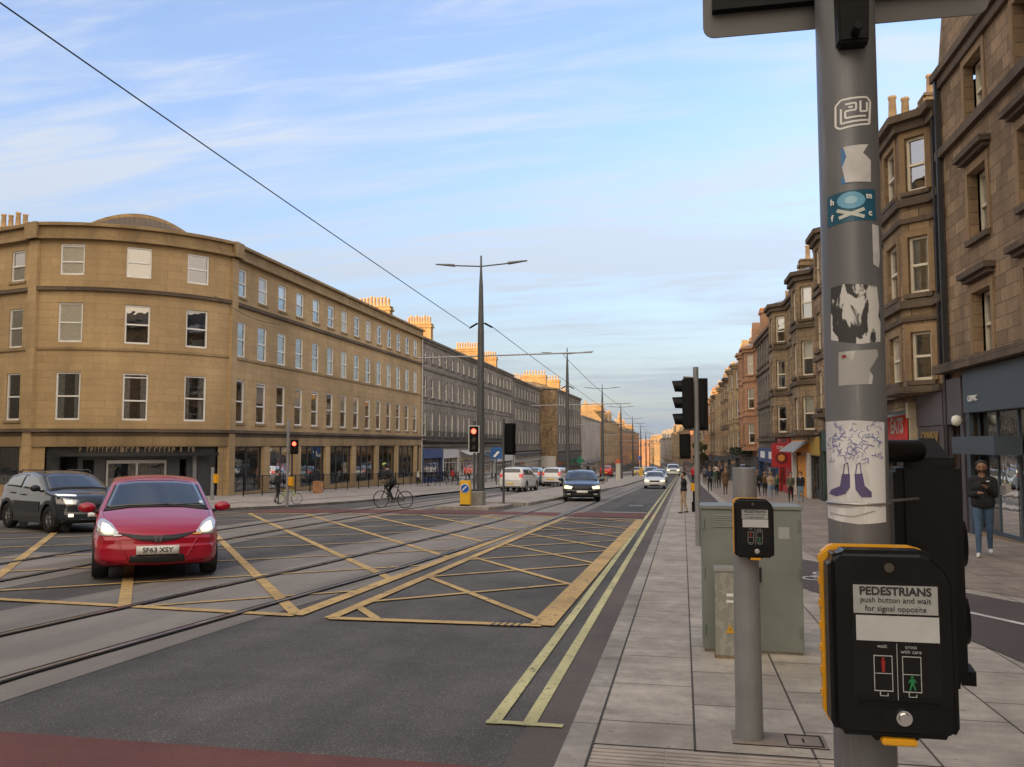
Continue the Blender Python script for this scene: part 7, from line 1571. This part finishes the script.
def person(label, pos, heading, h=1.72, top='black', legs='denim', shoes='shoe', hair='hair', skin=None, stride=.22, arms='swing', vox=.022, group=None, shorts=False, fine=False, bulk=1.0, pose='walk', parent_label=None, coat=False, z=None, collar=None):
    s = h / 1.74; sk = skin or skinm; mats = [C_[top], C_[legs], C_[shoes], sk, C_[collar] if collar else C_[top]]; P = []; k = bulk
    f = stride
    P.append(((-.06, 0, .95), (.06, 0, .95), .115, .115, 1)); P.append(((0, .0, 1.0), (0, -.005, 1.16), .125 * k, .125 * k, 0)); P.append(((-.055, -.01, 1.27), (.055, -.01, 1.27), .128 * k, .128 * k, 0)); P.append(((-.13, -.01, 1.40), (.13, -.01, 1.40), .075 * k, .075 * k, 0)); P.append(((0, 0, 1.42), (0, .01, 1.53), .062, .055, 4 if collar else 3))
    P.append(((0, .018, 1.60), (0, .012, 1.655), .078, .093, 3)); P.append(((0, .045, 1.575), (0, .05, 1.59), .048, .05, 3))
    if fine:
        P.append(((0, .095, 1.63), (0, .118, 1.605), .010, .015, 3))
        for sx in (-1, 1): P.append(((sx * .088, .005, 1.61), (sx * .092, 0, 1.645), .014, .018, 3)); P.append(((sx * .03, .085, 1.655), (sx * .045, .08, 1.655), .013, .012, 3))
    P.append(((-.055, 0, 1.0), (.055, 0, 1.0), .132 * k, .132 * k, 0))
    if coat: P.append(((0, 0, .98), (0, 0, .72), .15, .17, 0))
    for sx in (-1, 1):
        st = f * sx; hip = (sx * .088, 0, .93); kn = (sx * .092, st * .55 + .03, .51); an = (sx * .095, st - (.05 if st < 0 else 0), .09 + (.04 if st < 0 else 0))
        if pose == 'ride': kn = (sx * .10, .30 if sx < 0 else .22, .80 if sx < 0 else .62); an = (sx * .10, .08 if sx < 0 else .02, .42 if sx < 0 else .20)
        P.append((hip, kn, .092, .062, 1)); P.append((kn, an, .060, .040, 3 if shorts else 1)); toe = (an[0] + sx * .015, an[1] + .15, an[2] - .045); P.append(((an[0], an[1] - .03, an[2] - .03), toe, .042, .033, 2))
        if shorts: P.append((hip, (hip[0], hip[1] + (kn[1] - hip[1]) * .8, hip[2] + (kn[2] - hip[2]) * .8), .10, .085, 1))
        sh = (sx * .185, -.01, 1.39); a_ = -f * sx * .8
        if arms == 'swing': el = (sx * .205, a_ * .5 - .02, 1.12); wr = (sx * .20, a_ + .06, .88)
        elif arms == 'pocket': el = (sx * .215, -.06, 1.14); wr = (sx * .16, .08, .98)
        elif arms == 'front': el = (sx * .235, .0, 1.13); wr = (sx * .08, .20, 1.12)
        elif arms == 'phone': el = (sx * .205, .03, 1.13); wr = (sx * (.075 if sx > 0 else .07), .27, 1.27 if sx < 0 else 1.17)
        elif arms == 'head': el = (sx * .24, .10 if sx < 0 else 0, 1.32 if sx < 0 else 1.12); wr = (sx * (.12 if sx < 0 else .22), .14 if sx < 0 else .05, 1.55 if sx < 0 else .88)
        elif arms == 'bars': sh = (sx * .185, .02, 1.36); el = (sx * .22, .26, 1.16); wr = (sx * .20, .46, 1.04)
        P.append((sh, el, .056 * k, .045 * k, 0)); P.append((el, wr, .044 * k, .034 * k, 0))
        d = (Vector(wr) - Vector(el)).normalized(); ha = Vector(wr) + d * .03; P.append((tuple(wr), tuple(ha + d * .035), .028, .03, 3))
        if fine:
            side = Vector((1, 0, 0)); base = ha + d * .055
            for j in range(4): q0 = base + side * (.016 * (j - 1.5)); q1 = q0 + d * (.028 + .006 * (1.5 - abs(j - 1.2))) ; q2 = q1 + (d * .2 + Vector((-sx * .5, .2, -.8 if sx > 0 else .3))).normalized() * .025; P.append((tuple(q0), tuple(q1), .0095, .009, 3)); P.append((tuple(q1), tuple(q2), .009, .008, 3))
            t0 = ha - side * sx * .022; P.append((tuple(t0), tuple(t0 + (d + Vector((-sx * .6, 0, .5))).normalized() * .045), .011, .009, 3))
        if not fine: P.append((tuple(ha), tuple(ha + d * .06), .026, .018, 3))
    if pose == 'ride':      # bend the trunk forward over the bars
        M_ = Matrix.Translation((0, 0, .95)) @ Matrix.Rotation(R(-28), 4, 'X') @ Matrix.Translation((0, 0, -.95)); Q = []
        for q in P:
            if min(q[0][2], q[1][2]) > .97 and q[4] in (0, 3, 4) and not (abs(q[0][0]) > .17): Q.append((tuple(M_ @ Vector(q[0])), tuple(M_ @ Vector(q[1])), *q[2:]))
            elif abs(q[0][0]) > .17: 
                a = tuple(M_ @ Vector(q[0])) if q[0][2] > 1.3 else q[0]; Q.append((a, q[1], *q[2:]))
            else: Q.append(q)
        P = Q
    P = [((a[0] * s, a[1] * s, a[2] * s), (c[0] * s, c[1] * s, c[2] * s), r0 * s, r1 * s, mi) for a, c, r0, r1, mi in P]
    me = body_mesh(P, vox, mats); o_ = bpy.data.objects.new('person', me); col.objects.link(o_); me.name = 'person'
    x, y = pos; o_.location = (x, y, (zg(y) if z is None else z)); o_.rotation_euler = (0, 0, math.atan2(-heading[0], heading[1]))
    tag(o_, label, 'person', group)
    # hair
    hb = MB(); nn = 14; hc = Vector((0, .012, 1.655)) * s
    if pose == 'ride': hc = (Matrix.Translation((0, 0, .95)) @ Matrix.Rotation(R(-28), 4, 'X') @ Matrix.Translation((0, 0, -.95))) @ (Vector((0, .012, 1.655))) * s
    prof = [(.0, .118), (.05, .110), (.088, .084), (.110, .03), (.112, -.02), (.098, -.06)]
    vs_ = []
    for r_, z_ in prof:
        for i in range(nn):
            a = 2 * math.pi * i / nn; yy_ = r_ * math.sin(a); zz = z_
            if z_ < .05 and math.sin(a) > .15: yy_ = min(yy_, .062); zz = max(z_, .02)
            vs_.append((hc.x + r_ * math.cos(a) * s, hc.y - .012 * s + yy_ * s, hc.z + zz * s))
    hb.add(vs_, [(k_ * nn + i, k_ * nn + (i + 1) % nn, (k_ + 1) * nn + (i + 1) % nn, (k_ + 1) * nn + i) for k_ in range(len(prof) - 1) for i in range(nn)], 0, None, True)
    hb.build('hair', C_[hair], o_); return o_
# man reading his phone in front of the blue grey shop
mx_, my_ = gr(985, 557)
hm = zat(985, 461.5, my_)
man = person('man in a black jacket and blue jeans looking down at his phone outside the shop', (mx_, my_), (-.30, -1), hm * 1.0, 'black', 'denim', 'wshoe', 'hair', skind, .16, 'phone', .0105, fine=True, bulk=1.16)
s_ = hm / 1.74
for sx in (-1, 1):
    b = MB(); b.lathe([(0, -.009), (.008, -.004), (.009, 0), (.008, .004), (0, .009)], (sx * .034 * s_, .098 * s_, 1.645 * s_), 10); b.build('eye', ink, man)
b = MB(); b.hexa([(-.05 * s_, .075 * s_, 1.535 * s_), (.05 * s_, .075 * s_, 1.535 * s_), (.05 * s_, .04 * s_, 1.535 * s_), (-.05 * s_, .04 * s_, 1.535 * s_), (-.055 * s_, .098 * s_, 1.585 * s_), (.055 * s_, .098 * s_, 1.585 * s_), (.07 * s_, .05 * s_, 1.60 * s_), (-.07 * s_, .05 * s_, 1.60 * s_)]); b.build('beard', C_['hair'], man, bevel=.012)
b = MB(); b.box(-.04, .04, -.006, .006, -.075, .075); ph = b.build('phone', ink, bevel=.005); ph.location = man.matrix_basis @ Vector((-.02 * s_, .345 * s_, 1.345 * s_)); ph.rotation_euler = Euler((R(-50), 0, man.rotation_euler.z)); tag(ph, 'dark phone held by the man in the black jacket', 'phone')
b = MB(); b.cyl((-.06 * s_, .128 * s_, 1.38 * s_), (-.115 * s_, .115 * s_, 1.385 * s_), .009, n=6); b.build('jacket_logo', wst_, man)
# walkers on the right pavement : (px, py feet, py head, ...)
GP = 'people walking on the right pavement'
def walker(label, fx, fy, hy, heading, **k):
    x, y = gr(fx, fy); h = zat(fx, hy, y); k.setdefault('group', GP); return person(label, (x, y), heading, h, **k)
wk = walker('woman in black top and pale trousers raising a hand to her face by the kerb', 684, 514, 472, (-.9, -.3), top='black', legs='beige', shoes='shoe', arms='head', stride=.06, shorts=False, vox=.03)
x, y = gr(691, 512); e = empty('litter_bin_post', (x + .12, y + .2, zg(y)), 'slim dark post with a yellow unit beside the woman at the kerb', 'signal post'); b = MB(); b.cyl((0, 0, 0), (0, 0, 1.05), .05, n=12); b.box(-.09, .09, -.09, .09, 0, .35); b.build('post', sigb, e); b = MB(); b.box(-.12, .08, -.12, .02, .72, 1.0); b.build('push_button_unit', yelu, e, bevel=.01); e.name = 'push_button_post'
walker('person in a red top far along the kerb', 694, 487, 465, (0, -1), top='red', legs='black', vox=.04)
L_ = [('man in dark clothes left of the second post', 710, 492, 466, (0, -1), 'navy', 'black', 'hair'), ('person in a dull green jacket by the cycle lane', 714.5, 489, 468, (0, 1), 'green', 'grey', 'fair'), ('person in black beside the dull green jacket', 719, 489, 467, (0, -1), 'black', 'black', 'hair'),
      ('woman in a long brown coat just left of the grey post', 725.5, 495, 467, (.2, -1), 'brown', 'brown', 'hair'), ('man in black jacket right of the grey post', 757.5, 497, 470, (-.3, -1), 'black', 'black', 'fair'), ('woman in a brown jacket between two walkers', 765, 497, 472, (0, 1), 'brown', 'black', 'fair'),
      ('woman with fair hair in a tan top and light jeans', 771, 500, 472, (0, 1), 'beige', 'ldenim', 'fair'), ('person in dark olive before the red shop', 777, 497, 474, (0, -1), 'green', 'black', 'hair'), ('man in an olive jacket and black trousers before the red shop', 791, 503, 472.5, (-.1, -1), 'olive', 'black', 'hair'),
      ('person with a white yoked black jacket and light jeans by the orange door', 801, 503, 472, (-.2, -1), 'black', 'ldenim', 'hair'), ('person in orange seen above the grey post', 733, 480, 461, (0, -1), 'orange', 'black', 'hair'), ('distant person in grey left of the walkers', 705, 484, 466, (0, 1), 'grey', 'black', 'hair'), ('distant person in a cream top by the far shops', 716, 483, 464, (0, 1), 'white', 'grey', 'hair'), ('distant person in navy by the far shops', 721.5, 484, 465, (0, -1), 'navy', 'denim', 'hair')]
for (lb, fx, fy, hy, hd_, tp, lg, hr) in L_: walker(lb, fx, fy, hy, hd_, top=tp, legs=lg, hair=hr, coat=('long' in lb), vox=.035, arms=random.choice(['swing', 'pocket']), stride=random.choice([.04, .12, .25]), collar='white' if 'yoked' in lb else None, bulk=.92)
# left side
GQ = 'people on the left pavement'
x, y = gr(277, 504); person('person in black with a pale rucksack beside the green bicycle', (x, y), (.8, .3), zat(277, 470, y), top='black', legs='black', arms='front', stride=.06, vox=.035, group=GQ)
bx, by = x, y
b = MB(); b.lathe([(0, -.18), (.08, -.16), (.105, 0), (.09, .14), (0, .18)], (x - .15, y - .06, zg(y) + 1.02), 12); tag(b.build('rucksack', C_['grey']), 'pale grey rucksack on the back of the person by the green bicycle', 'rucksack')
for (lb, fx, fy, hy, tp, lg) in (('person in white with dark sleeves near the end of the railing', 418, 486, 469, 'white', 'black'), ('person in black near the cafe tables', 445, 485, 468, 'black', 'black'), ('person in a red coat beside the lamp post', 452.5, 485, 468, 'red', 'brown'), ('person in dark clothes near the far shop awnings', 438, 484, 468, 'navy', 'black'),
                               ('distant person crossing behind the black estate car', 588, 480, 463, 'black', 'black'), ('another distant person behind the black estate car', 594, 479, 464, 'brown', 'black'), ('distant person by the pale block', 581, 478, 464, 'grey', 'black'), ('distant person beside the white notice board', 531, 481, 466, 'black', 'grey')):
    x, y = gr(fx, fy); person(lb, (x, y), (random.choice([-1, 1]), .3), zat(fx, hy, y), top=tp, legs=lg, vox=.05, group=GQ)
x, y = gr(18, 507); person('person in black standing behind the dark grey crossover', (x, y), (1, -.2), zat(18, 471, y), top='black', legs='black', vox=.035, group=GQ, skin=skinm)
# bicycles
def bicycle(pos, heading, label, fm, s=1.0, group=None):
    x, y = pos; e = empty('bicycle', (x, y, zg(y) + (RD if x > -13.9 else 0)), label, 'bicycle', group); e.rotation_euler = (0, 0, math.atan2(-heading[0], heading[1])); e.scale = (s, s, s); r_ = .34
    for wy in (-.52, .52):
        b = MB(); n = 28; vs_ = []
        for i in range(n):
            a = 2 * math.pi * i / n
            for (dr, dx) in ((-.018, -.012), (-.018, .012), (.012, .014), (.012, -.014)): vs_.append((dx, wy + (r_ + dr - .012) * math.cos(a), r_ + (r_ + dr - .012) * math.sin(a)))
        b.add(vs_, [(i * 4 + j, i * 4 + (j + 1) % 4, ((i + 1) % n) * 4 + (j + 1) % 4, ((i + 1) % n) * 4 + j) for i in range(n) for j in range(4)]); w_ = b.build('wheel', tyre, e)
        b = MB()
        for i in range(14): a = 2 * math.pi * i / 14; b.cyl((0, wy, r_), (0, wy + (r_ - .03) * math.cos(a), r_ + (r_ - .03) * math.sin(a)), .003, n=4)
        b.cyl((-.03, wy, r_), (.03, wy, r_), .02, n=8); b.build('spokes', alloy, w_)
    b = MB(); bb = (0, -.08, .30); st_ = (0, -.22, .82); hd0, hd1 = (0, .36, .84), (0, .39, .66)
    for a, c in ((bb, st_), (st_, hd0), (bb, hd1), (hd0, hd1), (bb, (0, -.52, r_)), ((0, -.20, .74), (0, -.52, r_)), (hd1, (0, .52, r_))): b.cyl(a, c, .018, n=8)
    b.cyl(st_, (0, -.25, .93), .013, n=8); b.build('frame', fm, e)
    b = MB(); b.cyl(hd0, (0, .34, .98), .014, n=8); b.cyl((-.26, .38, 1.0), (.26, .38, 1.0), .013, n=8); b.build('handlebar', sigb, e)
    b = MB(); b.hexa([(-.07, -.38, .93), (.07, -.38, .93), (.02, -.12, .93), (-.02, -.12, .93), (-.07, -.38, .97), (.07, -.38, .97), (.02, -.12, .97), (-.02, -.12, .97)]); b.build('saddle', sigb, e, bevel=.012)
    b = MB(); b.cyl((0, -.08, .30), (.0, -.08, .31), .09, n=16); b.cyl((-.1, -.08, .30), (-.1, .02, .16), .012, n=6); b.cyl((.1, -.08, .30), (.1, -.18, .44), .012, n=6); b.cyl((-.1, -.08, .30), (.1, -.08, .30), .015, n=8); b.box(-.17, -.07, .0, .08, .14, .16); b.box(.07, .17, -.22, -.14, .43, .45); b.build('crank', alloy, e)
    return e
cxp, cyp = gr(393, 508, RD)
bicycle((cxp, cyp), (-1, .1), 'dark bicycle ridden across the tram tracks by the cyclist in the helmet', sigb, 1.0)
cyc_ = person('cyclist in black with a yellow green helmet riding to the left', (cxp, cyp), (-1, .1), 1.75, top='black', legs='black', pose='ride', arms='bars', vox=.03, z=zg(cyp) + RD + .07, stride=0)
b = MB(); b.lathe([(0, .08), (.06, .065), (.10, .02), (.105, -.02), (.0, -.02)], n=14); hl_ = b.build('helmet', mat('lime_helmet', (0.35, 0.55, 0.08), .4)); hp = (Matrix.Translation((0, 0, .95)) @ Matrix.Rotation(R(-28), 4, 'X') @ Matrix.Translation((0, 0, -.95))) @ Vector((0, .012, 1.72)); hl_.parent = cyc_; hl_.location = hp * (1.75 / 1.74)
bicycle((bx + .50, by - .05), (1, .25), 'small lime green bicycle standing beside the person with the rucksack', mat('lime_frame', (0.4, 0.5, 0.08), .4), .66)
for o_ in col.objects:      # low bike stands on the kerb like its neighbours
    pass
# orange box and cafe furniture on the left pavement
x, y = gr(318, 493); b = MB(); b.box(x - .24, x + .24, y - .2, y + .2, zg(y), zg(y) + .62); b.box(x - .27, x + .27, y - .23, y + .23, zg(y) + .62, zg(y) + .67); tag(b.build('utility_box', mat('faded_orange_box', (0.40, 0.20, 0.10), .7, 0, .4, 4), bevel=.02), 'faded orange utility box behind the railing post', 'utility box')
tb = None
for i, (fx, fy) in enumerate(((458, 485), (466, 484), (486, 482), (500, 481), (512, 480), (428, 486))):
    x, y = gr(fx, fy); e = empty('cafe_table', (x, y, zg(y)), ['dark cafe table left of the lamp post', 'dark cafe table right behind the lamp post', 'dark cafe table under the white shop front', 'dark cafe table past the blue sign', 'dark cafe table farthest along the terrace', 'dark cafe table near the end of the railing'][i], 'table', 'cafe tables on the left pavement')
    b = MB(); b.cyl((0, 0, .74), (0, 0, .77), .42, n=18); b.build('table_top', sigb, e); b = MB(); b.cyl((0, 0, 0), (0, 0, .74), .04, n=8); b.cyl((0, 0, 0), (0, 0, .03), .25, n=12); b.build('leg', sigb, e)
    for s in (-1, 1):
        c = empty('cafe_chair', (x + s * .75, y + .1, zg(y)), 'dark chair on the ' + ('left' if s < 0 else 'right') + ' side of the ' + ['table left of the lamp post', 'table right behind the lamp post', 'table under the white shop front', 'table past the blue sign', 'table farthest along the terrace', 'table near the end of the railing'][i], 'chair', 'chairs at the cafe tables'); b = MB(); b.box(-.22, .22, -.22, .22, .43, .46); b.build('seat', sigb, c); b = MB(); b.box(s * .2 - .015, s * .2 + .015, -.22, .22, .5, .9); b.build('backrest', sigb, c)
        for a in (-1, 1):
            for d in (-1, 1): b = MB(); b.cyl((a * .19, d * .19, 0), (a * .19, d * .19, .43), .015, n=6); b.build('leg', sigb, c)
